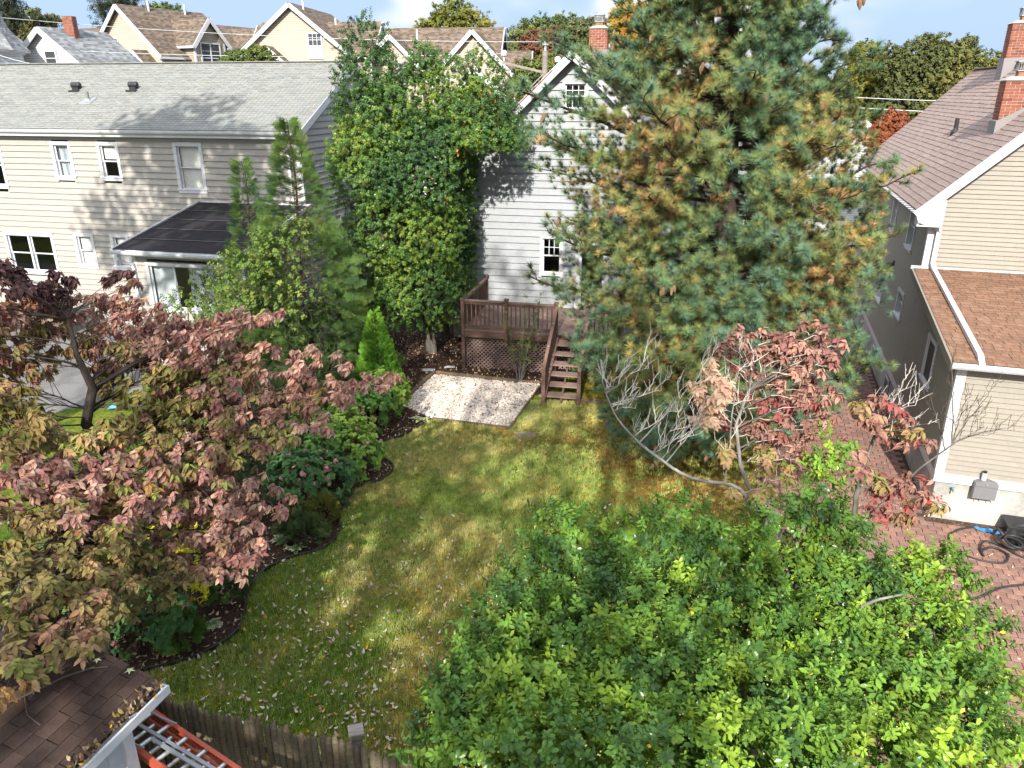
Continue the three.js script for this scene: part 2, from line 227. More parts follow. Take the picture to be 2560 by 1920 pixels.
// a shingled slope: x along the eave, y up the slope, z out of it; rows of tabs, the nearest ones meshes of their own
function shingles(parent, Mx, { length, range, expo = 0.14, tab = 0.3, mats, nInd = 300, seed = 5, jitter = 0.02, lapZ = 0.014, random = false }) {
  const g = sub('roof_slope', parent, Mx), r = rng(seed), list = [], gap = 0.007, th = 0.006;
  for (let row = 0, y = 0; y < length - 0.02; row++, y += expo) {
    const h = Math.min(expo + 0.03, length - y), [a, b] = range(y + expo / 2);
    for (let x = a - (row % 2) * tab * 0.5 - (random ? r() * tab : 0); x < b;) { const w = random ? tab * (0.45 + r() * 0.8) : tab; const p = Math.max(a, x + gap / 2), q = Math.min(b, x + w - gap / 2); if (q - p > 0.02) list.push([p, q, y + (r() - 0.5) * jitter * 0.3, h, lapZ * (0.8 + 0.5 * r()), Math.floor(r() * mats.length)]); x += w; }
  }
  g.updateWorldMatrix(true, false); const eye = V(0, 8, 0);
  list.forEach(s => { s.d = V((s[0] + s[1]) / 2, s[2], 0).applyMatrix4(g.matrixWorld).distanceTo(eye); }); list.sort((p, q) => p.d - q.d);
  const cache = new Map(), rest = mats.map(() => new MB());
  const shape = (mb, p, q, y, h, z) => mb.hexa([V(p, y, z), V(q, y, z), V(q, y, z - th), V(p, y, z - th), V(p, y + h, 0.003), V(q, y + h, 0.003), V(q, y + h, 0.0005), V(p, y + h, 0.0005)], p * 3.7, y);
  list.forEach((s, k) => {
    if (k < nInd) { const key = (s[1] - s[0]).toFixed(2) + '_' + s[3].toFixed(2); if (!cache.has(key)) { const mb = new MB(); shape(mb, 0, s[1] - s[0], 0, s[3], lapZ); cache.set(key, mb.geo()); } const o = addMesh('shingle', cache.get(key), mats[s[5]], g); o.position.set(s[0], s[2], (s[4] - lapZ) * 0.4); }
    else shape(rest[s[5]], s[0], s[1], s[2], s[3], s[4]);
  });
  rest.forEach((mb, k) => { if (mb.i.length) mb.build('shingle_rows', mats[k], g).userData.kind = 'stuff'; });
  return g;
}
// frame of a slope from its lower left corner, the eave direction and the up-slope direction
function slopeM(o, ex, ey) { const x = ex.clone().normalize(), y = ey.clone().normalize(), z = x.clone().cross(y).normalize(); return new THREE.Matrix4().makeBasis(x, y, z).setPosition(o); }
// a gutter of five sides along x
function gutter(parent, a, b, mat = M.white) { const mb = new MB(), d = b.clone().sub(a), q = V(-d.z, 0, d.x).normalize(), P = (o, s, y) => o.clone().addScaledVector(q, s).add(V(0, y, 0)); const ring = [[0, 0.10], [0, 0], [0.075, 0], [0.105, 0.045], [0.115, 0.105], [0.105, 0.11], [0.093, 0.05], [0.07, 0.012], [0.01, 0.012], [0.01, 0.10]]; for (let k = 0; k < ring.length; k++) { const s = ring[k], t = ring[(k + 1) % ring.length]; mb.quad(P(a, ...s), P(b, ...s), P(b, ...t), P(a, ...t)); } mb.quad(P(a, 0, 0), P(a, 0.075, 0), P(a, 0.115, 0.1), P(a, 0, 0.1)).quad(P(b, 0, 0), P(b, 0.075, 0), P(b, 0.115, 0.1), P(b, 0, 0.1)); return mb.build('gutter', mat, parent); }
function downspout(parent, pts, mat = M.white, w = 0.075) { const mb = new MB(); for (let k = 0; k + 1 < pts.length; k++) { const d = pts[k + 1].clone().sub(pts[k]).normalize().multiplyScalar(0.02); mb.bar(pts[k].clone().sub(k ? d : V(0, 0, 0)), pts[k + 1].clone().add(d), w, w * 0.8, Math.abs(d.y) > 0.019 ? V(0, 0, 1) : V(0, 1, 0)); } return mb.build('downspout', mat, parent); }
// a chimney of single bricks round a mortar core; corner at local origin, w along x, d along -z
function chimney(parent, [x, y, z], w, d, y0, y1, { seed = 2, crown = true, flash = 0.4 } = {}) {
  const g = sub('chimney', parent, new THREE.Matrix4().setPosition(x, y, z)), r = rng(seed), hb = 0.072, L = 0.205, geos = new Map();
  new MB().box(0.012, w - 0.012, y0 - flash, y1 - 0.01, -d + 0.012, -0.012).build('mortar_core', M.mortar, g);
  const put = (a, b, yy, zz0, zz1) => { const key = [b - a, zz1 - zz0].map(v => v.toFixed(3)).join(); if (!geos.has(key)) geos.set(key, new MB().box(0, b - a, 0, hb - 0.012, 0, zz1 - zz0).geo()); const m = addMesh('brick', geos.get(key), pick(M.brick, r), g); m.position.set(a + (r() - 0.5) * 0.003, yy, zz0 + (r() - 0.5) * 0.004); };
  let row = 0; for (let yy = y0; yy < y1 - 0.03; yy += hb, row++) {
    const n = Math.max(2, Math.round(w / L)), l = w / n, m = Math.max(2, Math.round(d / L)), k = d / m, bw = 0.09;
    for (let i = 0; i <= n; i++) { const a = Math.max(0, (i - (row % 2) * 0.5) * l), b = Math.min(w, (i + 1 - (row % 2) * 0.5) * l); if (b - a > 0.03) { put(a + 0.005, b - 0.005, yy, -bw, 0); put(a + 0.005, b - 0.005, yy, -d, -d + bw); } }
    for (let i = 0; i <= m; i++) { const a = Math.max(bw + 0.01, (i - (row % 2) * 0.5) * k), b = Math.min(d - bw - 0.01, (i + 1 - (row % 2) * 0.5) * k); if (b - a > 0.03) { put(0, bw, yy, -b + 0.005, -a - 0.005); put(w - bw, w, yy, -b + 0.005, -a - 0.005); } }
  }
  if (crown) {
    new MB().hexa([V(-0.03, y1, 0.03), V(w + 0.03, y1, 0.03), V(w + 0.03, y1, -d - 0.03), V(-0.03, y1, -d - 0.03), V(0.12, y1 + 0.09, -0.12), V(w - 0.12, y1 + 0.09, -0.12), V(w - 0.12, y1 + 0.09, -d + 0.12), V(0.12, y1 + 0.09, -d + 0.12)]).build('crown', M.concrete, g);
    new MB().box(w * 0.3, w * 0.7, y1 + 0.07, y1 + 0.20, -d * 0.72, -d * 0.28).build('flue', std(0.42, 0.2, 0.11, 0.9, tGran), g);
    const c = new MB(); c.box(w * 0.24, w * 0.76, y1 + 0.40, y1 + 0.425, -d * 0.8, -d * 0.2); for (let i = 0; i <= 9; i++) { const t = i / 9; for (const zz of [-d * 0.76, -d * 0.24]) c.box(lerp(w * 0.27, w * 0.73, t) - 0.004, lerp(w * 0.27, w * 0.73, t) + 0.004, y1 + 0.2, y1 + 0.4, zz - 0.004, zz + 0.004); for (const xx of [w * 0.27, w * 0.73]) c.box(xx - 0.004, xx + 0.004, y1 + 0.2, y1 + 0.4, lerp(-d * 0.76, -d * 0.24, t) - 0.004, lerp(-d * 0.76, -d * 0.24, t) + 0.004); } c.box(w * 0.26, w * 0.74, y1 + 0.2, y1 + 0.22, -d * 0.78, -d * 0.22); c.build('chimney_cap', M.zinc, g);
  }
  return g;
}
function clip(poly, nx, nz, k) { const out = []; for (let i = 0; i < poly.length; i++) { const a = poly[i], b = poly[(i + 1) % poly.length], da = a[0] * nx + a[1] * nz - k, db = b[0] * nx + b[1] * nz - k; if (da <= 0) out.push(a); if (da * db < 0) { const t = da / (da - db); out.push([lerp(a[0], b[0], t), lerp(a[1], b[1], t)]); } } return out; }
function inPoly(x, y, P) { let c = false; for (let i = 0, j = P.length - 1; i < P.length; j = i++) if ((P[i][1] > y) !== (P[j][1] > y) && x < (P[j][0] - P[i][0]) * (y - P[i][1]) / (P[j][1] - P[i][1]) + P[i][0]) c = !c; return c; }
// ---------------------------------------------------------------- leaves and plants
function leaf(mb, Mx, L, W, fold = 0.2, curl = 0.2, shape = 0.42) { // along +y, upper side towards -z
  const keep = mb.m; mb.m = keep ? keep.clone().multiply(Mx) : Mx; const st = [0, 0.3, 0.68, 1], wd = [0.02, shape > 0.5 ? 0.36 : 0.46, shape > 0.5 ? 0.5 : 0.38, 0.0].map(v => v * W), P = (k, s) => V(s * wd[k], L * st[k] * (1 - 0.15 * curl * st[k]), curl * L * st[k] * st[k] - fold * Math.abs(s) * wd[k]);
  for (const s of [-1, 1]) for (let k = 0; k < 3; k++) { const a = P(k, 0), b = P(k + 1, 0), c = P(k + 1, s), d = P(k, s); if (k === 2) mb.tri(a, s > 0 ? b : d, s > 0 ? d : b); else if (k === 0) mb.tri(a, s > 0 ? b : c, s > 0 ? c : b); else s > 0 ? mb.quad(a, b, c, d) : mb.quad(d, c, b, a); }
  mb.m = keep;
}
function sprig({ n = 7, L = 0.06, W = 0.03, stem = 0.1, tilt = [40, 85], curl = 0.2, fold = 0.25, seed = 1, shape = 0.42, twig = 0.0025, whorl = 2.4 }) {
  const mb = new MB(), r = rng(seed);
  for (let k = 0; k < n; k++) { const az = k * whorl + (r() - 0.5) * 0.7, t = lerp(tilt[0], tilt[1], r()) * D2R, y = stem * (0.25 + 0.75 * (k + 1) / n), s = 0.75 + 0.5 * r(); leaf(mb, new THREE.Matrix4().makeTranslation(0, y, 0).multiply(new THREE.Matrix4().makeRotationY(az)).multiply(new THREE.Matrix4().makeRotationX(t)).multiply(new THREE.Matrix4().makeRotationY((r() - 0.5) * 0.8)), L * s, W * s, fold, curl * (0.5 + r()), shape); }
  if (twig) mb.tube([V(0, 0, 0), V(0, stem, 0)], twig, 3, false);
  return mb.geo();
}
// leafy twigs filling a set of rounded masses; the nearest few are meshes of their own
function masses(blobs, count, seed, { shell = 0.55, low = -0.35, reject, spread = 0.5, upBias = 0.25, amp = 0.36 } = {}) {
  const r = rng(seed), list = [], vol = blobs.map(b => b.w || (b.r.x * b.r.y + b.r.y * b.r.z + b.r.x * b.r.z)), tot = vol.reduce((a, b) => a + b, 0); let guard = 0;
  while (list.length < count && guard++ < count * 12) {
    let k = 0, t = r() * tot; while (t > vol[k] && k < blobs.length - 1) t -= vol[k++]; const b = blobs[k]; const d = V(r() * 2 - 1, r() * 2 - 1, r() * 2 - 1); if (d.lengthSq() > 1 || d.lengthSq() < 0.01) continue; d.normalize(); if (d.y < low && r() < 0.8) continue;
    const bump = 1 - amp / 2 + amp * noise3(d.x * 2.6 + b.c.x * 3, d.y * 2.6 + b.c.y * 3, d.z * 2.6 + b.c.z * 3), q = (shell + (1 - shell) * Math.pow(r(), 0.6)) * bump, p = b.c.clone().add(V(d.x * b.r.x * q, d.y * b.r.y * q, d.z * b.r.z * q));
    if (p.y < 0.05 || (reject && reject(p))) continue; if (blobs.some((o, j) => j !== k && V((p.x - o.c.x) / o.r.x, (p.y - o.c.y) / o.r.y, (p.z - o.c.z) / o.r.z).lengthSq() < 0.30)) continue;
    const dir = V(d.x / b.r.x, d.y / b.r.y, d.z / b.r.z).normalize().add(V((r() - 0.5) * 2 * spread, (r() - 0.5) * 2 * spread + upBias, (r() - 0.5) * 2 * spread)).normalize(); list.push({ p, dir, q, b: k });
  }
  return list;
}
function foliage(parent, geo, mat, items, seed, palette, { size = [0.8, 1.25], patch = 1.3, k = 0.22, nInd = 0, partName = 'leaf_spray', name = 'foliage' } = {}) {
  const r = rng(seed), eye = V(0, 8, 0), off = parent.position ? parent.position : V(0, 0, 0), inv = parent === scene ? null : parent.matrixWorld.clone().invert();
  if (nInd) { items.forEach(it => { const s = it.p.clone().project(camera); it.d = it.p.distanceTo(eye) + (Math.abs(s.x) > 1 || Math.abs(s.y) > 1 ? 99 : 0); }); items.sort((a, b) => a.d - b.d); }
  const mats = new Map(), list = [];
  items.forEach((it, n) => {
    const v = noise3(it.p.x * patch + seed, it.p.y * patch, it.p.z * patch), pal = it.pal || palette, c = pal[Math.min(pal.length - 1, Math.floor(clamp(v * 0.75 + r() * 0.45 - 0.1) * pal.length))], s = lerp(size[0], size[1], r()) * (it.s || 1);
    const m = mat4(it.p, orient(it.dir, it.spin ?? r() * 6.283), s); if (inv) m.premultiply(inv); const cc = vary(c, r, k);
    if (n < nInd) { const key = pal.indexOf(c) + '_' + pal.length; if (!mats.has(key)) { const q = mat.clone(); q.color = col(...c); mats.set(key, q); } const o = addMesh(partName, geo, mats.get(key), parent); o.applyMatrix4(m); }
    else list.push({ m, c: cc });
  });
  if (list.length) inst(name, geo, mat, list, parent);
}
const bend = (a, b, lift, n = 7, r = null, wob = 0) => { const m = a.clone().lerp(b, 0.5).add(V(0, lift, 0)), c = new THREE.QuadraticBezierCurve3(a, m, b), p = c.getPoints(n); if (r) for (let k = 1; k < n; k++) p[k].add(V((r() - 0.5) * wob, (r() - 0.5) * wob, (r() - 0.5) * wob)); return p; };
// a tree of a few leaders: limbs reach from the trunk to given tips and carry side twigs
function limbs(parent, path, tips, seed, mat, { twigMat = mat, twigs = 7, twigLen = [0.2, 0.55], r0 = 0.032, from = 0.35, lift = 0.25, flat = 0.5, side = 1, sprigs = 3, minN = 3, name = 'branch' } = {}) {
  const r = rng(seed), out = [], samples = []; const C = new THREE.CatmullRomCurve3(path); for (let k = 0; k <= 40; k++) samples.push(C.getPoint(k / 40));
  const twigMB = new MB();
  tips.forEach(tp => {
    const T = tp.p; let best = samples[0], bd = 1e9; for (const s of samples) { const d = s.distanceTo(T), h = T.y - s.y, cost = d + (h < d * 0.12 ? (d * 0.12 - h) * 1.6 : 0); if (cost < bd) { bd = cost; best = s; } }
    const L = best.distanceTo(T), pts = bend(best, T, lift * L * 0.4 * (r() * 0.6 + 0.5), 9, r, 0.06 * L * 0.3), R = r0 * Math.pow(Math.max(L, 0.6) / 2.5, 0.7) * (tp.w || 1);
    new MB().tube(pts, t => R * (1 - 0.78 * t) + 0.002, 6).build(name, mat, parent);
    const c = new THREE.CatmullRomCurve3(pts), n = Math.max(tp.twigs ? 2 : minN, Math.round((tp.twigs ?? twigs) * L / 2)); 
    for (let k = 0; k <= n; k++) {
      const t = lerp(tp.from ?? from, 1, k / n), p = c.getPoint(t), d = c.getTangent(t), sd = V(-d.z, 0, d.x).normalize().multiplyScalar(k % 2 ? 1 : -1), tl = lerp(twigLen[0], twigLen[1], r()) * (k === n ? 0.5 : 1.15 - 0.5 * t) * (tp.len || 1);
      const e = p.clone().addScaledVector(d, tl * (0.5 + 0.4 * r())).addScaledVector(sd, k === n ? 0 : tl * (0.5 + 0.6 * r()) * side).add(V(0, (r() - 0.35) * flat * tl, 0)); const tw = bend(p, e, 0.06 * tl, 4, r, 0.03); twigMB.tube(tw, q => 0.006 * (1 - 0.6 * q) * (tp.tw || 1), 4, false);
      if (tp.bare) { for (let j = 0; j < 4; j++) { const a = tw[1 + (j % 4)] || e, f = a.clone().addScaledVector(d, tl * (0.15 + 0.3 * r())).add(V((r() - 0.5) * tl * 0.7, (0.1 + 0.5 * r()) * tl * 0.8, (r() - 0.5) * tl * 0.7)); twigMB.tube(bend(a, f, 0.03, 3, r, 0.02), q => 0.0045 * (1 - 0.6 * q), 4, false); if (r() < 0.6) { const h = f.clone().add(V((r() - 0.5) * 0.12, 0.05 + r() * 0.1, (r() - 0.5) * 0.12)); twigMB.tube([a.clone().lerp(f, 0.6), h], 0.0035, 3, false); } } }
      else for (let j = 0; j < sprigs; j++) { const q = tw[Math.min(tw.length - 1, 2 + j)] || e; out.push({ p: (j ? q.clone().add(V((r() - 0.5) * 0.16, (r() - 0.5) * 0.12, (r() - 0.5) * 0.16)) : e.clone()), dir: V(d.x * 0.35 + sd.x * 0.3 + (r() - 0.5) * 0.6, 0.8, d.z * 0.35 + sd.z * 0.3 + (r() - 0.5) * 0.6), pal: tp.pal, s: tp.s }); }
    }
  });
  if (twigMB.i.length) { const o = twigMB.build('twigs', twigMat, parent); o.userData.kind = 'stuff'; }
  return out;
}
// ---------------------------------------------------------------- the ground
const OL = [-14.05, 0.5, -26.78], YL = 12.5, OG = [1.55, 0, -24.63], YG = 12, OR = [8.36, 0, -13.36], YR = 17.5;
function loc(O, yaw, x, y, z) { const a = yaw * D2R; return V(O[0] + x * Math.cos(a) - z * Math.sin(a), y, O[2] + x * Math.sin(a) + z * Math.cos(a)); }
{
  const g = new THREE.PlaneGeometry(900, 900); g.rotateX(-Math.PI / 2); const uv = g.attributes.uv; for (let k = 0; k < uv.count; k++) uv.setXY(k, uv.getX(k) * 900, uv.getY(k) * 900);
  const o = new THREE.Mesh(g, M.farGround); o.receiveShadow = true; o.position.y = -0.012; struct('ground', o);
}
const EDGE = [[-5.9, -8.75], [-5.5, -8.94], [-5, -9.15], [-4.62, -9.41], [-4.36, -9.82], [-4.39, -10.26], [-4.5, -10.73], [-4.46, -11.4], [-4.1, -11.85], [-3.62, -12.1], [-3.4, -12.45], [-3.37, -12.9], [-3.46, -13.3], [-3.46, -14.04], [-3.3, -14.6], [-2.93, -14.83], [-2.72, -15.2], [-2.76, -15.6], [-3, -15.95], [-3.15, -16.5], [-3.05, -16.95], [-2.78, -17.13], [-2.5, -17.58], [-2.22, -18.03]];
const edgeCurve = new THREE.CatmullRomCurve3(EDGE.map(([x, z]) => V(x, 0, z)));
const edgePts = edgeCurve.getPoints(140).map(p => [p.x, p.z]);
const LAWN = [...edgePts, [-2.08, -18.23], [-0.06, -17.63], [0.78, -20.4], [2.0, -19.55], [4.2, -19.6], [6.2, -16.9], [4.6, -12], [3.5, -8], [3.0, -4], [-1, -3.6], [-4.3, -5.2], [-6.4, -6.5], [-6.4, -8.6]];
const lawnTone = (x, z) => { // how worn (tan) and how covered with brown needles the lawn is
  const n = fbm(x * 0.7 + 3, z * 0.7 + 9, 2, 4), m = fbm(x * 2.3, z * 2.3, 7, 3);
  const needle = clamp(sstep(5.0, 2.4, Math.hypot((x - 4.6) * 0.95, z + 15.6) - (n - 0.5) * 3.4) + 0.0), bare = clamp(sstep(0.9, 0.1, Math.abs(z + 17.25 - (x + 0.06) * 0.27) - (n - 0.5) * 1.2) * sstep(2.6, 1.2, Math.abs(x - 0.4)));
  return { needle, bare, dry: clamp(sstep(0.42, 0.68, n * 0.55 + m * 0.45) + 0.45 * sstep(-13.5, -18, z)), n };
};
function sheet(poly, y, mat) { // a flat sheet with exactly that outline
  const g = new THREE.ShapeGeometry(new THREE.Shape(poly.map(([x, z]) => new THREE.Vector2(x, -z)))); g.rotateX(-Math.PI / 2); g.translate(0, y, 0);
  const p = g.attributes.position, uv = g.attributes.uv; for (let k = 0; k < p.count; k++) uv.setXY(k, p.getX(k), p.getZ(k));
  const o = new THREE.Mesh(g, mat); o.receiveShadow = true; return o;
}
function grid(x0, x1, z0, z1, step, y, mat, colour) {
  const mb = new MB(), nx = Math.round((x1 - x0) / step), nz = Math.round((z1 - z0) / step);
  for (let i = 0; i <= nx; i++) for (let j = 0; j <= nz; j++) { const x = x0 + i * step, z = z0 + j * step; mb.col = colour(x, z); mb.v(V(x, y, z), UPV, x, z); }
  for (let i = 0; i < nx; i++) for (let j = 0; j < nz; j++) { const a = i * (nz + 1) + j, b = a + nz + 1; mb.i.push(a, b + 1, b, a, a + 1, b + 1); }
  const o = new THREE.Mesh(mb.geo(), mat); o.receiveShadow = true; return o;
}
struct('lawn', grid(-7, 8, -22, -3, 0.1, 0.0, M.lawn, (x, z) => { const t = lawnTone(x, z); let c = [lerp(0.30, 0.56, t.dry), lerp(0.36, 0.46, t.dry), lerp(0.065, 0.16, t.dry)]; c = c.map((v, k) => lerp(v, [0.60, 0.43, 0.28][k], t.bare * 0.85)); return c.map((v, k) => lerp(v, [0.56, 0.35, 0.20][k], t.needle)); }), 'mown lawn with worn and needle covered patches');
{ // mulched beds along both sides and behind
  const P = [[-6.4, -8.7], ...edgePts, [-2.08, -18.23], [-1.2, -19.5], [0.9, -20.0], [1.6, -21], [2.3, -24.6], [-1.9, -25.4], [-2, -34], [-5.5, -34], [-5.25, -26.7], [-8.4, -9], [-8.6, -7.5]];
  struct('mulch_bed', sheet(P, 0.010, M.soil), 'dark brown mulch bed with fallen leaves');
  struct('gravel_base', sheet([[-0.06, -17.63], [-2.08, -18.23], [-3.04, -19.15], [-2.4, -21.65], [0.85, -20.7]], 0.018, std(0.42, 0.36, 0.30, 1, tSoil)), 'pad under the white pebbles');
  const drive = [[-22, 0.1], [7.3, 0.1], [7.3, 1.2], [3, 8.4], [-22, 8.4]].map(([x, z]) => { const p = loc(OL, YL, x, 0, z); return [p.x, p.z]; });
  struct('asphalt_driveway', sheet(drive, 0.004, M.asphalt), 'grey asphalt driveway beside the cream house');
  const q = loc(OL, YL, -20, 0, 8.4), w = loc(OL, YL, 3, 0, 8.4), e = loc(OL, YL, 6.5, 0, 1.6);
  struct('side_lawn', sheet([[q.x, q.z], [w.x, w.z], [e.x, e.z], [-8.3, -9], [-8.5, -6], [-30, -6]], -0.004, std(0.24, 0.33, 0.08, 1, tLawn)), 'strip of bright grass beyond the chain link fence');
}

// ---------------------------------------------------------------- cream house, left
const cream = thing('cream_house', 'large cream sided house with a grey shingle roof and black roofed side porch', 'house', OL, YL);
{
  const W = { w0: { x0: -4.85, x1: -3.80, y0: 4.31, y1: 5.9 }, w1: { x0: -1.76, x1: -0.95, y0: 4.66, y1: 5.94 }, w2: { x0: 0.06, x1: 0.9, y0: 4.68, y1: 5.95 }, w3: { x0: 2.97, x1: 4.04, y0: 4.35, y1: 5.98 }, g1: { x0: -4.54, x1: -2.43, y0: 1.26, y1: 2.79 }, g2: { x0: -1.58, x1: -0.75, y0: 1.59, y1: 2.85 }, g3: { x0: -0.08, x1: 0.66, y0: 1.59, y1: 2.88 } };
  const I = new THREE.Matrix4(), side = wallM(7.5, 0, 0, -90), S = { a: { x0: 2.5, x1: 3.3, y0: 1.9, y1: 3.4 }, b: { x0: 2.6, x1: 3.4, y0: 4.7, y1: 6.2 } };
  new MB().box(-12, 7.46, -0.7, 0.02, -8.78, -0.04).build('foundation', M.concrete, cream);
  cladWall(cream, I, { y0: 0.0, y1: 6.3, x0: -12, x1: 7.44, course: 0.2, mats: M.cream, openings: Object.values(W).map(o => hole(o)), seed: 11, lap: 0.045 });
  cladWall(cream, side, { y0: 0.0, y1: 8.4, course: 0.2, mats: M.cream, range: y => { const t = Math.max(0, (y - 6.2) / 0.475); return [0.06 + t, 8.74 - t]; }, openings: Object.values(S).map(o => hole(o)), seed: 12, lap: 0.045 });
  new MB().box(-12.0, 7.4, 0.0, 6.3, -8.8, -8.68).build('back_wall', M.cream[0], cream); new MB().box(-12.1, -12, 0.0, 8.3, -8.8, 0).build('end_wall', M.cream[0], cream);
  new MB().box(7.38, 7.535, 0.0, 6.25, -0.06, 0.035).build('corner_trim', M.white, cream); new MB().box(7.44, 7.53, 0.0, 6.25, -8.8, -8.7).build('corner_trim', M.white, cream);
  let s = 1; for (const [k, o] of Object.entries(W)) windowUnit(cream, I, o, { casing: k[0] === 'g' || k === 'w3' ? 0.12 : 0.115, type: k === 'g1' ? 'twin' : 'hung', blind: { w2: 0.42, w3: 0.98, g2: 0.95, g3: 0.95, w0: 0 }[k] || 0, curtain: k === 'w1' ? 1 : k === 'g1' ? 0.12 : 0, seed: s++ });
  for (const o of Object.values(S)) windowUnit(cream, side, o, { casing: 0.1, blind: 0.5 });
  // main roof
  const up = V(0, 8.52 - 6.36, -4.7), L = up.length();
  const slab = new MB(); slab.hexa([V(-12.2, 6.28, 0.3), V(7.68, 6.28, 0.3), V(7.68, 6.26, 0.28), V(-12.2, 6.26, 0.28), V(-12.2, 6.36, 0.3), V(7.68, 6.36, 0.3), V(7.68, 6.3, 0.2), V(-12.2, 6.3, 0.2)]);
  slab.quad(V(-12.2, 6.355, 0.3), V(7.68, 6.355, 0.3), V(7.68, 8.515, -4.4), V(-12.2, 8.515, -4.4)).quad(V(-12.2, 6.27, 0.3), V(-12.2, 8.42, -4.4), V(7.68, 8.42, -4.4), V(7.68, 6.27, 0.3)).quad(V(7.68, 6.36, -9.1), V(-12.2, 6.36, -9.1), V(-12.2, 8.515, -4.4), V(7.68, 8.515, -4.4));
  slab.quad(V(7.68, 6.27, 0.3), V(7.68, 8.42, -4.4), V(7.68, 8.515, -4.4), V(7.68, 6.355, 0.3)); slab.build('roof_deck', M.roofL[0], cream);
  shingles(cream, slopeM(V(0, 6.36, 0.32), V(1, 0, 0), up), { length: L, range: () => [-7, 7.7], expo: 0.145, tab: 0.32, mats: M.roofL, nInd: 300, seed: 21 });
  new MB().bar(V(-12.2, 8.545, -4.4), V(7.7, 8.545, -4.4), 0.26, 0.03).build('ridge_cap', M.roofL[1], cream);
  const rk = new MB(); rk.bar(V(7.70, 6.235, 0.34), V(7.70, 8.405, -4.42), 0.045, 0.22, V(0, 1, 0.45)).bar(V(7.70, 6.235, -9.1), V(7.70, 8.405, -4.38), 0.045, 0.22, V(0, 1, -0.45)); rk.build('rake_board', M.white, cream);
  new MB().box(7.5, 7.68, 6.12, 6.135, -0.2, 0.26).box(-12, 7.5, 6.12, 6.135, 0.02, 0.28).build('soffit', M.white, cream);
  new MB().box(-12, 7.66, 6.13, 6.27, 0.262, 0.29).build('fascia', M.white, cream);
  gutter(cream, V(-12, 6.235, 0.292), V(7.62, 6.235, 0.292));
  downspout(cream, [V(7.05, 6.24, 0.34), V(7.05, 6.1, 0.3), V(7.12, 5.72, 0.075), V(7.14, 3.2, 0.07), V(7.14, -0.4, 0.07)]);
  for (const [x, y, z] of [[-2.3, 7.57, -2.36], [0.06, 7.58, -2.37]]) { // roof vents
    const g = sub('roof_vent', cream, new THREE.Matrix4().setPosition(x, y, z)); const m = new MB(); m.box(-0.2, 0.2, -0.10, 0.0, -0.05, 0.22).build('flashing', M.black, g); new MB().tube([V(-0.15, 0.17, 0.02), V(0.15, 0.17, 0.02)], 0.11, 10).box(-0.13, 0.13, -0.02, 0.15, -0.07, 0.10).build('hood', M.black, g);
  }
  const vp = sub('vent_pipe', cream, new THREE.Matrix4().setPosition(-1.22, 7.19, -1.53)); new MB().tube([V(0, -0.1, 0), V(0, 0.34, 0)], 0.055, 10).build('pipe', M.pipeGreen, vp); new MB().hexa([V(-0.22, -0.09, 0.24), V(0.22, -0.09, 0.24), V(0.22, 0.13, -0.2), V(-0.22, 0.13, -0.2), V(-0.22, -0.07, 0.24), V(0.22, -0.07, 0.24), V(0.22, 0.15, -0.2), V(-0.22, 0.15, -0.2)]).lathe([[0.13, 0.0], [0.06, 0.1]], 10).build('flashing', M.zinc, vp);
  // porch
  const pw = { x0: 4.34, x1: 6.75, y0: 1.42, y1: 2.90 };
  new MB().box(4.02, 7.46, -0.7, 0.0, 0, 3.96).build('porch_foundation', M.concrete, cream);
  cladWall(cream, wallM(0, 0, 4, 0), { y0: 0.0, y1: 3.2, x0: 4.06, x1: 7.44, course: 0.2, mats: M.cream, openings: [hole(pw)], seed: 14, lap: 0.045 });
  cladWall(cream, wallM(4, 0, 0, 90), { y0: 0.0, y1: 3.2, x0: 0.05, x1: 3.96, course: 0.2, mats: M.cream, seed: 15, lap: 0.045 });
  cladWall(cream, wallM(7.5, 0, 4, -90), { y0: 0.0, y1: 3.2, x0: 0.05, x1: 3.96, course: 0.2, mats: M.cream, seed: 16, lap: 0.045 });
  new MB().box(3.96, 4.07, 0.0, 3.2, 3.93, 4.036).build('porch_corner_trim', M.white, cream); new MB().box(7.43, 7.54, 0.0, 3.2, 3.93, 4.036).build('porch_corner_trim', M.white, cream);
  windowUnit(cream, wallM(0, 0, 4, 0), pw, { type: 'slider', casing: 0.1, curtain: 0.8 });
  const rs = new MB(); rs.hexa([V(3.7, 3.22, 4.42), V(7.7, 3.22, 4.42), V(7.7, 3.97, 0.02), V(3.7, 3.97, 0.02), V(3.7, 3.31, 4.42), V(7.7, 3.31, 4.42), V(7.7, 4.06, 0.02), V(3.7, 4.06, 0.02)]); rs.build('porch_roof_deck', M.white2, cream);
  for (let k = 0; k < 5; k++) { const a = k / 5, b = (k + 1) / 5 + 0.02, y = t => 3.312 + 0.75 * t, z = t => 4.44 - 4.4 * t; new MB().hexa([V(3.68, y(a) + 0.002, z(a)), V(7.72, y(a) + 0.002, z(a)), V(7.72, y(b), z(b)), V(3.68, y(b), z(b)), V(3.68, y(a) + 0.016 - 0.002 * k * 0, z(a)), V(7.72, y(a) + 0.016, z(a)), V(7.72, y(b) + 0.004, z(b)), V(3.68, y(b) + 0.004, z(b))], k * 1.3, k).build('roofing_strip', pick(M.rollRoof, rng(k + 5)), cream); if (k) new MB().bar(V(3.7, y(a) + 0.019, z(a) + 0.0), V(7.7, y(a) + 0.019, z(a)), 0.05, 0.004).build('lap_seam', M.seam, cream); }
  new MB().bar(V(3.685, 3.30, 4.44), V(3.685, 4.07, 0.02), 0.035, 0.11).bar(V(7.715, 3.30, 4.44), V(7.715, 4.07, 0.02), 0.035, 0.11).build('porch_rake', M.white, cream);
  new MB().box(3.7, 7.7, 4.055, 4.11, 0.026, 0.05).build('porch_flashing', M.white, cream);
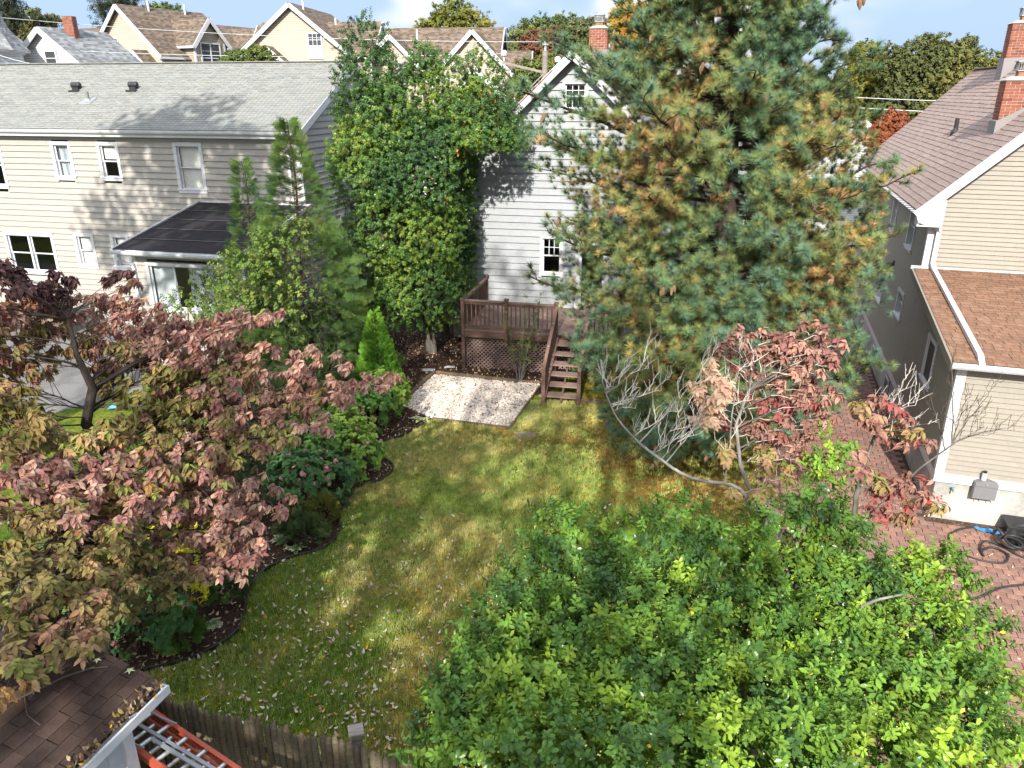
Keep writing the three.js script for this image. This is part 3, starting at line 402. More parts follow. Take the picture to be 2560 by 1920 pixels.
  new MB().box(3.7, 7.7, 3.14, 3.22, 4.0, 4.43).build('porch_fascia', M.white, cream);
  gutter(cream, V(3.66, 3.18, 4.435), V(7.74, 3.18, 4.435), M.white2);
  downspout(cream, [V(3.82, 3.2, 4.50), V(3.82, 3.03, 4.48), V(3.98, 2.82, 4.12), V(4.0, 2.7, 4.09), V(4.0, -0.4, 4.09)], M.white2, 0.085);
}

// ---------------------------------------------------------------- grey house, middle
const greyHouse = thing('grey_house', 'pale grey gabled house with wide boards and a brick chimney behind the deck', 'house', OG, YG);
{
  const I = new THREE.Matrix4(), W = { low: { x0: -0.65, x1: 0.11, y0: 2.35, y1: 3.66 }, attic: { x0: -0.02, x1: 0.76, y0: 7.46, y1: 8.31 } }, door = { x0: 0.52, x1: 1.62, y0: 1.3, y1: 3.42 };
  new MB().box(-3.68, 4.28, -0.1, 1.18, -8.6, -0.04).build('foundation', M.concrete, greyHouse);
  const sl = 0.93, eave = 5.40;
  cladWall(greyHouse, I, { y0: 1.18, y1: 9.02, course: 0.222, mats: M.greySiding, range: y => { const t = Math.max(0, (y - eave) / sl); return [-3.64 + t, 4.24 - t]; }, openings: [...Object.values(W).map(o => hole(o)), hole(door)], lap: 0.05, seed: 31 });
  cladWall(greyHouse, wallM(-3.7, 0, 0, 90), { y0: 1.18, y1: 5.4, x0: -8.6, x1: -0.04, course: 0.222, mats: M.greySiding, lap: 0.05, seed: 32 });
  cladWall(greyHouse, wallM(4.3, 0, 0, -90), { y0: 1.18, y1: 5.4, x0: 0.04, x1: 8.6, course: 0.222, mats: M.greySiding, lap: 0.05, seed: 33 });
  new MB().box(-3.7, 4.3, 1.18, 5.4, -8.62, -8.5).build('back_wall', M.greySiding[0], greyHouse); { const m = new MB(); m.tri(V(-3.7, 5.4, -8.55), V(4.3, 5.4, -8.55), V(0.3, 9.1, -8.55)); m.build('back_gable', M.greySiding[0], greyHouse); }
  new MB().box(-3.72, -3.60, 1.18, 5.4, -0.06, 0.04).build('corner_trim', M.white2, greyHouse); new MB().box(4.2, 4.32, 1.18, 5.4, -0.06, 0.04).build('corner_trim', M.white2, greyHouse);
  windowUnit(greyHouse, I, W.low, { grid: [3, 2], casing: 0.085 }); windowUnit(greyHouse, I, W.attic, { grid: [3, 2], gridLow: [3, 1], casing: 0.075, blind: 0 });
  const dg = sub('door', greyHouse, I); new MB().box(door.x0, door.x0 + 0.1, 1.3, 3.42, -0.1, 0.05).box(door.x1 - 0.1, door.x1, 1.3, 3.42, -0.1, 0.05).box(door.x0, door.x1, 3.42, 3.54, -0.1, 0.055).build('door_frame', M.white, dg);
  const lf = new MB(); lf.box(door.x0 + 0.1, door.x1 - 0.1, 1.34, 1.50, -0.06, -0.02).box(door.x0 + 0.1, door.x1 - 0.1, 3.3, 3.42, -0.06, -0.02).box(door.x0 + 0.1, door.x0 + 0.21, 1.5, 3.3, -0.06, -0.021).box(door.x1 - 0.21, door.x1 - 0.1, 1.5, 3.3, -0.06, -0.021).build('door_leaf', M.white2, dg); new MB().quad(V(door.x0 + 0.21, 1.5, -0.04), V(door.x1 - 0.21, 1.5, -0.04), V(door.x1 - 0.21, 3.3, -0.04), V(door.x0 + 0.21, 3.3, -0.04)).build('pane', M.glass, dg); new MB().box(door.x0 + 0.09, door.x1 - 0.09, 1.3, 1.34, -0.1, 0.08).build('threshold', M.zinc, dg);
  // roof: two slopes, overhanging the gable
  const rk = 0.42, e = 0.28, ridge = V(0.3, 9.17, 0), uL = V(1, sl, 0), lf2 = V(-3.7 - e, 9.17 - sl * (4 + e), 0);
  const slab = new MB(); for (const s of [-1, 1]) { const x = 0.3 + s * (4 + e); slab.hexa([V(x, lf2.y - 0.07, rk), V(0.3, 9.10, rk), V(0.3, 9.10, -9), V(x, lf2.y - 0.07, -9), V(x, lf2.y, rk), V(0.3, 9.165, rk), V(0.3, 9.165, -9), V(x, lf2.y, -9)]); } slab.build('roof_deck', M.roofG[0], greyHouse);
  const L = Math.hypot(4 + e, sl * (4 + e));
  shingles(greyHouse, slopeM(V(4.3 + e, lf2.y + 0.012, rk), V(0, 0, -1), V(-1, sl, 0)), { length: L, range: () => [0, 9.4], expo: 0.15, tab: 0.32, mats: M.roofG, nInd: 200, seed: 41 });
  shingles(greyHouse, slopeM(V(-3.7 - e, lf2.y + 0.012, -9), V(0, 0, 1), V(1, sl, 0)), { length: L, range: () => [0, 9.4], expo: 0.15, tab: 0.32, mats: M.roofG, nInd: 40, seed: 42 });
  new MB().bar(V(0.3, 9.2, rk + 0.02), V(0.3, 9.2, -9), 0.24, 0.03).build('ridge_cap', M.roofG[1], greyHouse);
  new MB().bar(V(-3.98, lf2.y - 0.13, rk - 0.02), V(0.3, 9.04, rk - 0.02), 0.05, 0.22, V(-sl, 1, 0)).bar(V(4.58, lf2.y - 0.13, rk - 0.02), V(0.3, 9.04, rk - 0.022), 0.05, 0.22, V(sl, 1, 0)).build('rake_board', M.white, greyHouse);
  const rust = new MB(), q = rng(7); for (let k = 0; k < 26; k++) { const t = 0.36 + k * 0.0195, w = 0.02 + 0.03 * q(), A = V(lerp(-3.98, 0.3, t), lerp(lf2.y, 9.17, t) - 0.025, rk + 0.014), B = V(lerp(-3.98, 0.3, t + 0.0185), lerp(lf2.y, 9.17, t + 0.0185) - 0.025, rk + 0.014); rust.bar(A, B, 0.012, w, V(-sl, 1, 0)); } rust.build('rusty_edge_strip', M.red2, greyHouse, 'rusty red drip edge along the left rake');
  new MB().quad(V(-3.9, lf2.y - 0.1, 0.03), V(0.3, 9.05, 0.03), V(0.3, 9.05, rk), V(-3.9, lf2.y - 0.1, rk)).quad(V(4.5, lf2.y - 0.1, 0.03), V(0.3, 9.05, 0.03), V(0.3, 9.05, rk), V(4.5, lf2.y - 0.1, rk)).build('soffit', M.white, greyHouse);
  new MB().box(0.36, 1.10, 8.3, 9.3, -3.22, -2.55).build('chimney_flashing', M.leadGrey, greyHouse);
  chimney(greyHouse, [0.42, 0, -2.6], 0.60, 0.56, 9.3, 9.93, { flash: 0.2, seed: 4 });
  new MB().tube([V(0.62, 9.22, -1.9), V(0.95, 9.0, -2.0), V(1.25, 8.72, -2.1)], 0.02, 6).build('roof_cable', M.black, greyHouse);
}
{ // the deck with its stairs
  const d = thing('wooden_deck', 'brown stained wooden deck with railings, lattice skirt and open stairs', 'deck', OG, YG), r = rng(5), x0 = -2.5, x1 = 2.1, zf = 3.1, yT = 1.3;
  for (const [a, b] of [[x0, 0.42], [0.426, x1]]) for (let k = -40; k < 60; k++) { // diagonal boards
    const w = 0.14 * Math.SQRT2, c = k * w; let P = [[a, 0.035], [b, 0.035], [b, zf], [a, zf]]; P = clip(P, 1, -1, c + w - 0.010); P = clip(P, -1, 1, -c); if (P.length < 3) continue; const area = Math.abs(P.reduce((s, p, i) => s + p[0] * P[(i + 1) % P.length][1] - P[(i + 1) % P.length][0] * p[1], 0)); if (area < 0.004) continue;
    const mb = new MB(); mb.prism(P, yT - 0.03, yT + (r() - 0.5) * 0.003, r() * 4); const o = mb.build('deck_board', pick(M.deckTop, r), d);
  }
  new MB().box(x0, x1, yT - 0.24, yT - 0.035, zf - 0.05, zf).build('rim_joist', M.deck[0], d); new MB().box(x0, x0 + 0.05, yT - 0.24, yT - 0.035, 0.04, zf - 0.05).build('rim_joist', M.deck[1], d); new MB().box(x1 - 0.05, x1, yT - 0.24, yT - 0.035, 0.04, zf - 0.05).build('rim_joist', M.deck[1], d);
  for (let k = 0; k < 9; k++) new MB().box(lerp(x0 + 0.3, x1 - 0.3, k / 8) - 0.02, lerp(x0 + 0.3, x1 - 0.3, k / 8) + 0.02, yT - 0.22, yT - 0.036, 0.04, zf - 0.055).build('joist', M.deck[2], d);
  const post = (x, z, a, b, cap = true) => { new MB().box(x - 0.05, x + 0.05, a, b, z - 0.05, z + 0.05).build('post', M.deck[Math.floor(r() * 6)], d); if (cap) new MB().hexa([V(x - 0.075, b, z + 0.075), V(x + 0.075, b, z + 0.075), V(x + 0.075, b, z - 0.075), V(x - 0.075, b, z - 0.075), V(x - 0.06, b + 0.045, z + 0.06), V(x + 0.06, b + 0.045, z + 0.06), V(x + 0.06, b + 0.045, z - 0.06), V(x - 0.06, b + 0.045, z - 0.06)]).build('post_cap', M.deck[0], d); };
  const rail = (A, B, yTop = 2.2, yBot = 1.42, n) => { const a = A.clone(), b = B.clone(); a.y = b.y = yTop; new MB().bar(a, b, 0.10, 0.045).build('top_rail', pick(M.deckTop, r), d); const c = a.clone().setY(yTop - 0.07), e = b.clone().setY(yTop - 0.07); new MB().bar(c, e, 0.04, 0.08).build('rail_board', pick(M.deck, r), d); c.y = e.y = yBot; new MB().bar(c, e, 0.04, 0.08).build('bottom_rail', pick(M.deck, r), d); n ||= Math.round(a.distanceTo(b) / 0.135); for (let k = 1; k < n; k++) { const p = a.clone().lerp(b, k / n); new MB().box(p.x - 0.019, p.x + 0.019, yBot - 0.02, yTop - 0.03, p.z - 0.019 + 0.03 * 0, p.z + 0.019).build('baluster', pick(M.deck, r), d); } };
  post(-2.44, 3.09, 0, 2.22); post(-1.09, 3.13, 0.9, 2.27); post(0.40, 3.09, 0, 2.24); post(-2.44, 0.12, 0, 2.26); post(-2.44, 1.55, 0, 2.18, false);
  rail(V(-2.44, 0, 3.07), V(-1.09, 0, 3.07), 2.2, 1.40); rail(V(-1.09, 0, 3.07), V(0.40, 0, 3.07), 2.18, 1.40); rail(V(-2.44, 0, 0.12), V(-2.44, 0, 3.05), 2.19, 1.44, 24); post(2.05, 3.05, 0, 2.2); post(2.05, 0.12, 0, 2.2); rail(V(2.05, 0, 0.12), V(2.05, 0, 3.05), 2.19, 1.44, 20); post(1.40, 3.09, 0, 2.2); rail(V(1.40, 0, 3.07), V(2.05, 0, 3.07));
  for (const [px, pz] of [[-2.3, 2.2], [-0.9, 2.6], [0.2, 2.6]]) new MB().box(px - 0.06, px + 0.06, 0, yT - 0.24, pz - 0.06, pz + 0.06).build('support_post', M.deck[3], d);
  // lattice: every strip of the two layers
  const lat = (a, b, y0, y1, z, turn) => { for (const dir of [-1, 1]) for (let k = -3; k < 60; k++) { const p = 0.125, w = 0.036 * Math.SQRT2, L = b - a, H = y1 - y0; let P = [[0, 0], [L, 0], [L, H], [0, H]]; const c = k * p - (dir > 0 ? H : 0); P = clip(P, 1, -dir, c + w); P = clip(P, -1, dir, -c); if (P.length < 3) continue; const mb = new MB(); mb.m = new THREE.Matrix4().makeRotationX(Math.PI / 2); mb.prism(P.map(q => [q[0], -q[1]]), 0, 0.009, 0); const m = mb.build('lattice_strip', pick(M.lattice, r), d); if (turn) { m.rotation.y = -Math.PI / 2; m.position.set(z + dir * 0.006, y0, a); } else m.position.set(a, y0 , z + dir * 0.006); m.scale.y = 1; } };
  lat(-2.42, 2.0, 0.02, 1.05, 2.9, false); lat(0.2, 2.88, 0.02, 1.05, -2.42, true);
  // stairs: six treads, two strings, a middle string and both hand rails
  const run = 0.345, rise = 0.186, sx0 = 0.45, sx1 = 1.36, st = (k) => [yT - rise * k, zf + run * k - 0.0];
  for (let k = 1; k <= 6; k++) { const [y, z] = st(k); const mb = new MB(); mb.box(sx0 + 0.045, sx1 - 0.045, y - 0.04, y, z - run + 0.03, z + 0.02, r() * 3, k); mb.build('tread', pick(M.deckTop, r), d); }
  for (const x of [sx0, sx1 - 0.045, (sx0 + sx1) / 2 - 0.02]) { const mb = new MB(), k = x === sx0 || x === sx1 - 0.045 ? 0.12 : 0.0; mb.hexa([V(x, yT - 0.30, zf), V(x + 0.045, yT - 0.30, zf), V(x + 0.045, 0, zf + run * 6.3), V(x, 0, zf + run * 6.3), V(x, yT - 0.08 + k * 0.6 - (k ? 0 : 0.1), zf), V(x + 0.045, yT - 0.08 + k * 0.6 - (k ? 0 : 0.1), zf), V(x + 0.045, 0.08 + k, zf + run * 6.45), V(x, 0.08 + k, zf + run * 6.45)]); mb.build('string', M.deck[4], d); }
  for (const x of [sx0 - 0.03, sx1 + 0.03]) {
    post(x, zf + run * 6.35, 0, 0.98, false); const a = V(x, 2.16, zf + 0.02), b = V(x, 0.99, zf + run * 6.5); new MB().bar(a, b, 0.09, 0.045).build('hand_rail', pick(M.deck, r), d); new MB().bar(a.clone().add(V(0, -0.08, 0)), b.clone().add(V(0, -0.08, 0)), 0.038, 0.085).build('rail_board', pick(M.deck, r), d); new MB().bar(V(x, 1.42, zf), V(x, 0.30, zf + run * 6.3), 0.038, 0.085).build('bottom_rail', pick(M.deck, r), d);
    for (let k = 1; k < 13; k++) { const t = k / 13, z = lerp(zf, zf + run * 6.35, t), y = lerp(1.42, 0.3, t); new MB().box(x - 0.018, x + 0.018, y, y + 0.71, z - 0.018, z + 0.018).build('baluster', pick(M.deck, r), d); }
    for (const t of [0.3, 0.66]) { const p = a.clone().lerp(b, t); new MB().box(p.x - 0.03, p.x + 0.03, p.y + 0.022, p.y + 0.05, p.z - 0.04, p.z + 0.04).build('rail_light', M.zinc, d); }
  }
}

// ---------------------------------------------------------------- tan house, right
const tan = thing('tan_house', 'tan sided house with brown shingle roofs and white downspout at right', 'house', OR, YR);
{
  const left = wallM(0, 0, 0, 90); // local x of this wall runs towards the camera: x = z of the house
  const O = [{ x0: -7.31, x1: -6.36, y0: 4.12, y1: 5.30 }, { x0: -10.25, x1: -9.38, y0: 4.1, y1: 5.30 }, { x0: -13.85, x1: -13.0, y0: 4.1, y1: 5.3 }, { x0: -10.5, x1: -9.55, y0: 1.9, y1: 3.12 }, { x0: -7.07, x1: -6.15, y0: 2.33, y1: 3.1 }, { x0: -2.72, x1: -1.82, y0: 2.02, y1: 3.09 }];
  const fh = [{ x0: -6.8, x1: -6.2, y0: 0.3, y1: 0.68 }, { x0: -9.6, x1: -9.0, y0: 0.3, y1: 0.68 }];
  new MB().box(0.03, 6, -0.1, 0.83, -17.35, -0.03).build('foundation', M.concrete, tan);
  for (const o of fh) { const g = sub('basement_window', tan, left); new MB().box(o.x0, o.x1, o.y0, o.y1, -0.02, 0.01).build('frame', M.white2, g); new MB().box(o.x0 + 0.05, o.x1 - 0.05, o.y0 + 0.05, o.y1 - 0.05, 0.0, 0.014).build('pane', M.darkGlass, g); }
  new MB().box(-0.03, 0.02, 0.83, 1.02, -17.4, 0.0).build('band_board', M.white, tan); new MB().box(-0.03, 6.05, 0.83, 1.02, 0.0, 0.035).build('band_board', M.white, tan);
  const addTop = z => lerp(3.36, 4.02, clamp(-z / 4.8));
  // left wall in two bays: porch part under its sloping roof, main part to the eave
  cladWall(tan, left, { y0: 1.02, y1: 4.0, course: 0.105, mats: M.tan, range: y => { const zc = y < 3.3 ? -0.05 : Math.min(-0.05, -(y - 3.3) / 0.66 * 4.8); return [-4.79, zc]; }, openings: [hole(O[5])], seed: 51, lap: 0.030, seams: true });
  cladWall(tan, left, { y0: 1.02, y1: 5.55, x0: -17.4, x1: -4.80, course: 0.105, mats: M.tan, openings: O.slice(0, 5).map(o => hole(o)), seed: 52, lap: 0.030, seams: true });
  cladWall(tan, wallM(0, 0, 0, 0), { y0: 1.02, y1: 3.36, x0: 0.1, x1: 6, course: 0.105, mats: M.tan, seed: 53, lap: 0.030 });
  cladWall(tan, wallM(0, 0, -4.8, 0), { y0: 3.95, y1: 8.7, course: 0.105, mats: M.tan, range: y => { const t = Math.max(0, (y - 5.7) / 0.985); return [0.1 + t, 5.9 - t]; }, seed: 54, lap: 0.030 });
  new MB().box(5.9, 6, 0.8, 5.6, -17.4, -0.02).build('right_wall', M.tan[1], tan); new MB().box(0, 6, 0.8, 5.6, -17.5, -17.4).build('back_wall', M.tan[0], tan); new MB().tri(V(0, 5.6, -17.42), V(6, 5.6, -17.42), V(3, 8.6, -17.42)).build('back_gable', M.tan[0], tan);
  new MB().box(-0.035, 0.13, 1.02, 3.36, -0.10, 0.035).build('corner_trim', M.white, tan); new MB().box(-0.035, 0.15, 4.0, 5.75, -4.9, -4.765).build('corner_trim', M.white, tan);
  O.forEach((o, k) => windowUnit(tan, left, o, { casing: 0.085, frameMat: k === 4 ? M.white : M.white2, grid: k === 3 || k === 4 ? [2, 2] : undefined }));
  { const o = O[5]; new MB().box(o.x0 + 0.09, o.x1 - 0.09, o.y0 + 0.09, o.y1 - 0.09, -0.012, -0.004).build('insect_screen', M.screen, sub('screen', tan, left)); }
  // main roof
  const sl = 0.985, e = 0.35, zF = -4.45, zB = -17.7, yE = 5.45, xp = 3.0, yP = yE + sl * (xp + e), L = Math.hypot(xp + e, yP - yE);
  const slab = new MB(); slab.hexa([V(-e, yE - 0.09, zF), V(xp, yP - 0.09, zF), V(xp, yP - 0.09, zB), V(-e, yE - 0.09, zB), V(-e, yE - 0.005, zF), V(xp, yP - 0.005, zF), V(xp, yP - 0.005, zB), V(-e, yE - 0.005, zB)]).hexa([V(xp, yP - 0.09, zF), V(6 + e, yE - 0.09, zF), V(6 + e, yE - 0.09, zB), V(xp, yP - 0.09, zB), V(xp, yP - 0.005, zF), V(6 + e, yE - 0.005, zF), V(6 + e, yE - 0.005, zB), V(xp, yP - 0.005, zB)]); slab.build('roof_deck', M.roofR[0], tan);
  shingles(tan, slopeM(V(-e - 0.02, yE, zB), V(0, 0, 1), V(1, sl, 0)), { length: L, range: () => [0, zF - zB + 0.02], expo: 0.145, tab: 0.31, mats: M.roofR, nInd: 300, seed: 61, jitter: 0.05, lapZ: 0.016 });
  new MB().bar(V(xp, yP + 0.02, zF), V(xp, yP + 0.02, zB), 0.24, 0.03).build('ridge_cap', M.roofR[1], tan);
  new MB().bar(V(-e - 0.06, yE - 0.10, zF), V(xp, yP - 0.10, zF), 0.05, 0.20, V(-sl, 1, 0)).bar(V(6 + e, yE - 0.10, zF), V(xp, yP - 0.10, zF - 0.002), 0.05, 0.20, V(sl, 1, 0)).build('rake_board', M.white, tan);
  new MB().quad(V(-e, yE - 0.1, zF), V(xp, yP - 0.1, zF), V(xp, yP - 0.1, -4.8), V(-e, yE - 0.1, -4.8)).quad(V(-e, yE - 0.12, zF), V(0, yE - 0.12, zF), V(0, yE - 0.12, zB), V(-e, yE - 0.12, zB)).build('soffit', M.white2, tan);
  new MB().hexa([V(-e - 0.02, yE - 0.34, -4.42), V(0.16, yE - 0.34, -4.42), V(0.16, yE - 0.34, -4.78), V(-e - 0.02, yE - 0.34, -4.78), V(-e - 0.02, yE - 0.12, -4.42), V(0.16, yE + 0.28, -4.42), V(0.16, yE + 0.28, -4.78), V(-e - 0.02, yE - 0.12, -4.78)]).build('eave_return', M.white, tan);
  gutter(tan, V(-e - 0.02, yE - 0.13, zF + 0.02), V(-e - 0.02, yE - 0.13, zB), M.white).rotation.y = 0;
  { const m = new MB(); for (let z = zF; z > zB; z -= 0.32) m.box(-e - 0.15, -e + 0.03, yE - 0.03, yE - 0.018, z - 0.02, z + 0.02); m.build('gutter_straps', M.white2, tan); }
  // porch roof
  const up = V(0, 0.68, -5.15), L2 = up.length();
  new MB().hexa([V(-0.2, 3.30, 0.33), V(6.2, 3.30, 0.33), V(6.2, 3.97, -4.8), V(-0.2, 3.97, -4.8), V(-0.2, 3.40, 0.33), V(6.2, 3.40, 0.33), V(6.2, 4.075, -4.8), V(-0.2, 4.075, -4.8)]).build('porch_roof_deck', M.roofAdd[0], tan);
  shingles(tan, slopeM(V(-0.2, 3.405, 0.36), V(1, 0, 0), up), { length: L2, range: () => [0, 4.2], expo: 0.14, tab: 0.26, mats: M.roofAdd, nInd: 300, seed: 62, random: true });
  new MB().bar(V(-0.225, 3.32, 0.34), V(-0.225, 4.0, -4.83), 0.045, 0.17).build('porch_rake', M.tan[2], tan);
  new MB().box(-0.26, 0.16, 4.055, 4.13, -4.84, -4.74).box(0.16, 6, 4.07, 4.125, -4.8, -4.765).build('flashing', M.white, tan);
  new MB().box(-0.2, 6.2, 3.28, 3.36, 0.0, 0.33).build('soffit_board', M.white2, tan);
  gutter(tan, V(-0.24, 3.29, 0.335), V(6.2, 3.29, 0.335));
  downspout(tan, [V(-0.35, 5.33, -4.42), V(-0.30, 5.22, -4.40), V(0.10, 5.10, -4.60), V(0.17, 4.98, -4.68), V(0.17, 4.24, -4.68), V(0.19, 4.12, -4.58), V(0.25, 3.50, 0.14), V(0.25, 3.38, 0.36)], M.white, 0.10);
  // chimneys, pipe
  new MB().hexa([V(1.26, 6.7, -6.36), V(2.2, 6.7, -6.36), V(2.2, 6.7, -7.0), V(1.26, 6.7, -7.0), V(1.26, 7.36, -6.36), V(2.2, 7.9, -6.36), V(2.2, 7.9, -7.0), V(1.26, 7.36, -7.0)]).build('chimney_flashing', M.leadGrey, tan);
  chimney(tan, [1.3, 0, -6.4], 0.86, 0.56, 7.38, 8.26, { seed: 9, flash: 0.1 });
  new MB().hexa([V(2.56, 8.2, -12.31), V(3.42, 8.2, -12.31), V(3.42, 8.2, -12.95), V(2.56, 8.2, -12.95), V(2.56, 8.94, -12.31), V(3.42, 8.97, -12.31), V(3.42, 8.97, -12.95), V(2.56, 8.94, -12.95)]).build('chimney_flashing', M.leadGrey, tan);
  chimney(tan, [2.6, 0, -12.35], 0.8, 0.56, 8.95, 9.87, { seed: 10, flash: 0.1 });
  const vp = sub('vent_pipe', tan, new THREE.Matrix4().setPosition(1.14, 6.9, -9.83)); new MB().tube([V(0, 0, 0), V(0, 0.42, 0)], 0.055, 10).build('pipe', M.black, vp); new MB().lathe([[0.12, -0.12], [0.11, 0.08], [0.06, 0.16]], 12).build('boot', M.black, vp);
  // twin floodlight
  const fl = sub('floodlight', tan, left); new MB().box(-8.52, -8.40, 3.40, 3.52, 0.01, 0.05).build('mount', M.black, fl); for (const s of [-1, 1]) new MB().tube([V(-8.46 + s * 0.05, 3.44, 0.07), V(-8.46 + s * 0.22, 3.36, 0.24)], t => 0.03 + 0.06 * t, 10).build('lamp_head', std(0.07, 0.04, 0.03, 0.6), fl);
}
// ---------------------------------------------------------------- the yard: edging, timbers, pebbles, fences
{
  const mb = new MB(), n = 90, P = edgeCurve.getPoints(n), r = rng(3); // black plastic lawn edging: a strip with a rolled top
  for (let k = 0; k < n; k++) { const a = P[k], b = P[k + 1], h = 0.045 + 0.02 * noise3(k * 0.3, 1, 1), lean = 0.02; const d = b.clone().sub(a).normalize(), s = V(-d.z, 0, d.x), q = (p, o, y) => p.clone().addScaledVector(s, o).setY(y); mb.quad(q(a, -0.012, 0), q(b, -0.012, 0), q(b, -0.012 + lean, h), q(a, -0.012 + lean, h)).quad(q(a, 0.012, 0), q(b, 0.012, 0), q(b, 0.012 + lean, h), q(a, 0.012 + lean, h)); }
  mb.tube(P.map((p, k) => p.clone().setY(0.048 + 0.02 * noise3(k * 0.3, 1, 1))), 0.010, 7);
  single('lawn_edging', mb, M.plasticEdge, 'black plastic lawn edging winding between the lawn and the left bed', 'edging');
}
function log(a, b, rad, label, seed) { const pts = [], r = rng(seed), n = 9; for (let k = 0; k <= n; k++) pts.push(a.clone().lerp(b, k / n).add(V((r() - 0.5) * 0.02, 0, (r() - 0.5) * 0.02))); const t = thing('landscape_timber', label, 'timber', [0, 0, 0], 0, 'weathered landscape timbers'); new MB().tube(pts, k => rad * (1 + 0.05 * Math.sin(k * 17 + seed)), 10).build('round_timber', pick(M.timber, r), t); return t; }
log(V(-3.12, 0.06, -19.05), V(-2.36, 0.06, -21.7), 0.065, 'weathered round timber along the left side of the white pebbles', 1);
log(V(-2.28, 0.065, -21.62), V(0.14, 0.065, -20.88), 0.07, 'weathered round timber along the back of the white pebbles', 2);
log(V(0.16, 0.05, -20.93), V(0.84, 0.05, -20.80), 0.055, 'short thin timber between the stairs and the long back timber', 3);
log(V(1.92, 0.06, -19.42), V(2.75, 0.06, -19.1), 0.07, 'round timber on the ground right of the stairs, under the pine', 4);
single('wood_edging', new MB().bar(V(-2.08, 0.03, -18.23), V(-0.06, 0.03, -17.63), 0.03, 0.09), M.timber[1], 'thin board edge along the front of the white pebbles', 'edging');
single('wood_edging', new MB().bar(V(-0.05, 0.03, -17.61), V(0.78, 0.03, -20.45), 0.03, 0.09), M.timber[2], 'thin board edge along the right side of the white pebbles', 'edging');
{ // pebbles
  const r = rng(77), P = [[-0.1, -17.68], [-2.05, -18.26], [-3.0, -19.15], [-2.34, -21.55], [0.80, -20.72]], g = new THREE.IcosahedronGeometry(0.5, 0), list = [];
  const p = g.attributes.position; for (let k = 0; k < p.count; k++) { const s = 0.8 + 0.4 * hash3(Math.round(p.getX(k) * 50), Math.round(p.getY(k) * 50), Math.round(p.getZ(k) * 50)); p.setXYZ(k, p.getX(k) * s, p.getY(k) * s * 0.7, p.getZ(k) * s); } g.computeVertexNormals();
  while (list.length < 7500) { const x = lerp(-3.1, 0.9, r()), z = lerp(-21.7, -17.6, r()); if (!inPoly(x, z, P)) continue; const s = 0.042 + 0.05 * r() * r() + 0.02 * r(), e = new THREE.Euler(r() * 0.8, r() * 6, r() * 0.8); const dirt = r() < 0.10; list.push({ m: mat4(V(x, 0.022 + r() * 0.03, z), new THREE.Quaternion().setFromEuler(e), s), c: dirt ? vary([0.30, 0.21, 0.15], r, 0.4) : vary([0.56, 0.49, 0.425], r, 0.30) }); }
  const o = inst(numbered('white_pebbles'), g, std(1, 1, 1, 0.9), list, scene); tag(o, 'bed of white pebbles in front of the deck', 'gravel');
}
{ // stones set along the right side of the pebbles and under the pine
  const stone = (x, z, sx, sy, sz, label, seed) => { const g = new THREE.IcosahedronGeometry(0.5, 2), p = g.attributes.position; for (let k = 0; k < p.count; k++) { const s = 0.75 + 0.5 * fbm(p.getX(k) * 2 + seed, p.getY(k) * 2, p.getZ(k) * 2, 3); p.setXYZ(k, p.getX(k) * s * sx, p.getY(k) * s * sy, p.getZ(k) * s * sz); } g.computeVertexNormals(); const o = new THREE.Mesh(g, M.stone); o.name = numbered('stone'); o.position.set(x, sy * 0.12, z); o.rotation.y = seed; o.castShadow = o.receiveShadow = true; scene.add(o); tag(o, label, 'stone'); };
  stone(3.15, -13.3, 0.55, 0.3, 0.42, 'pale grey stone at the top edge of the big green shrub', 2.2); stone(0.35, -17.3, 0.6, 0.05, 0.42, 'flat stone sunk in the worn lawn before the pebbles', 3);
  stone(0.62, -19.0, 0.3, 0.07, 0.25, 'small flat stone between the pebbles and the foot of the stairs', 4); stone(0.42, -18.4, 0.34, 0.06, 0.28, 'flat stone beside the right board edge of the pebbles', 5); stone(0.86, -19.9, 0.24, 0.08, 0.2, 'small stone against the left foot of the stairs', 6);
}
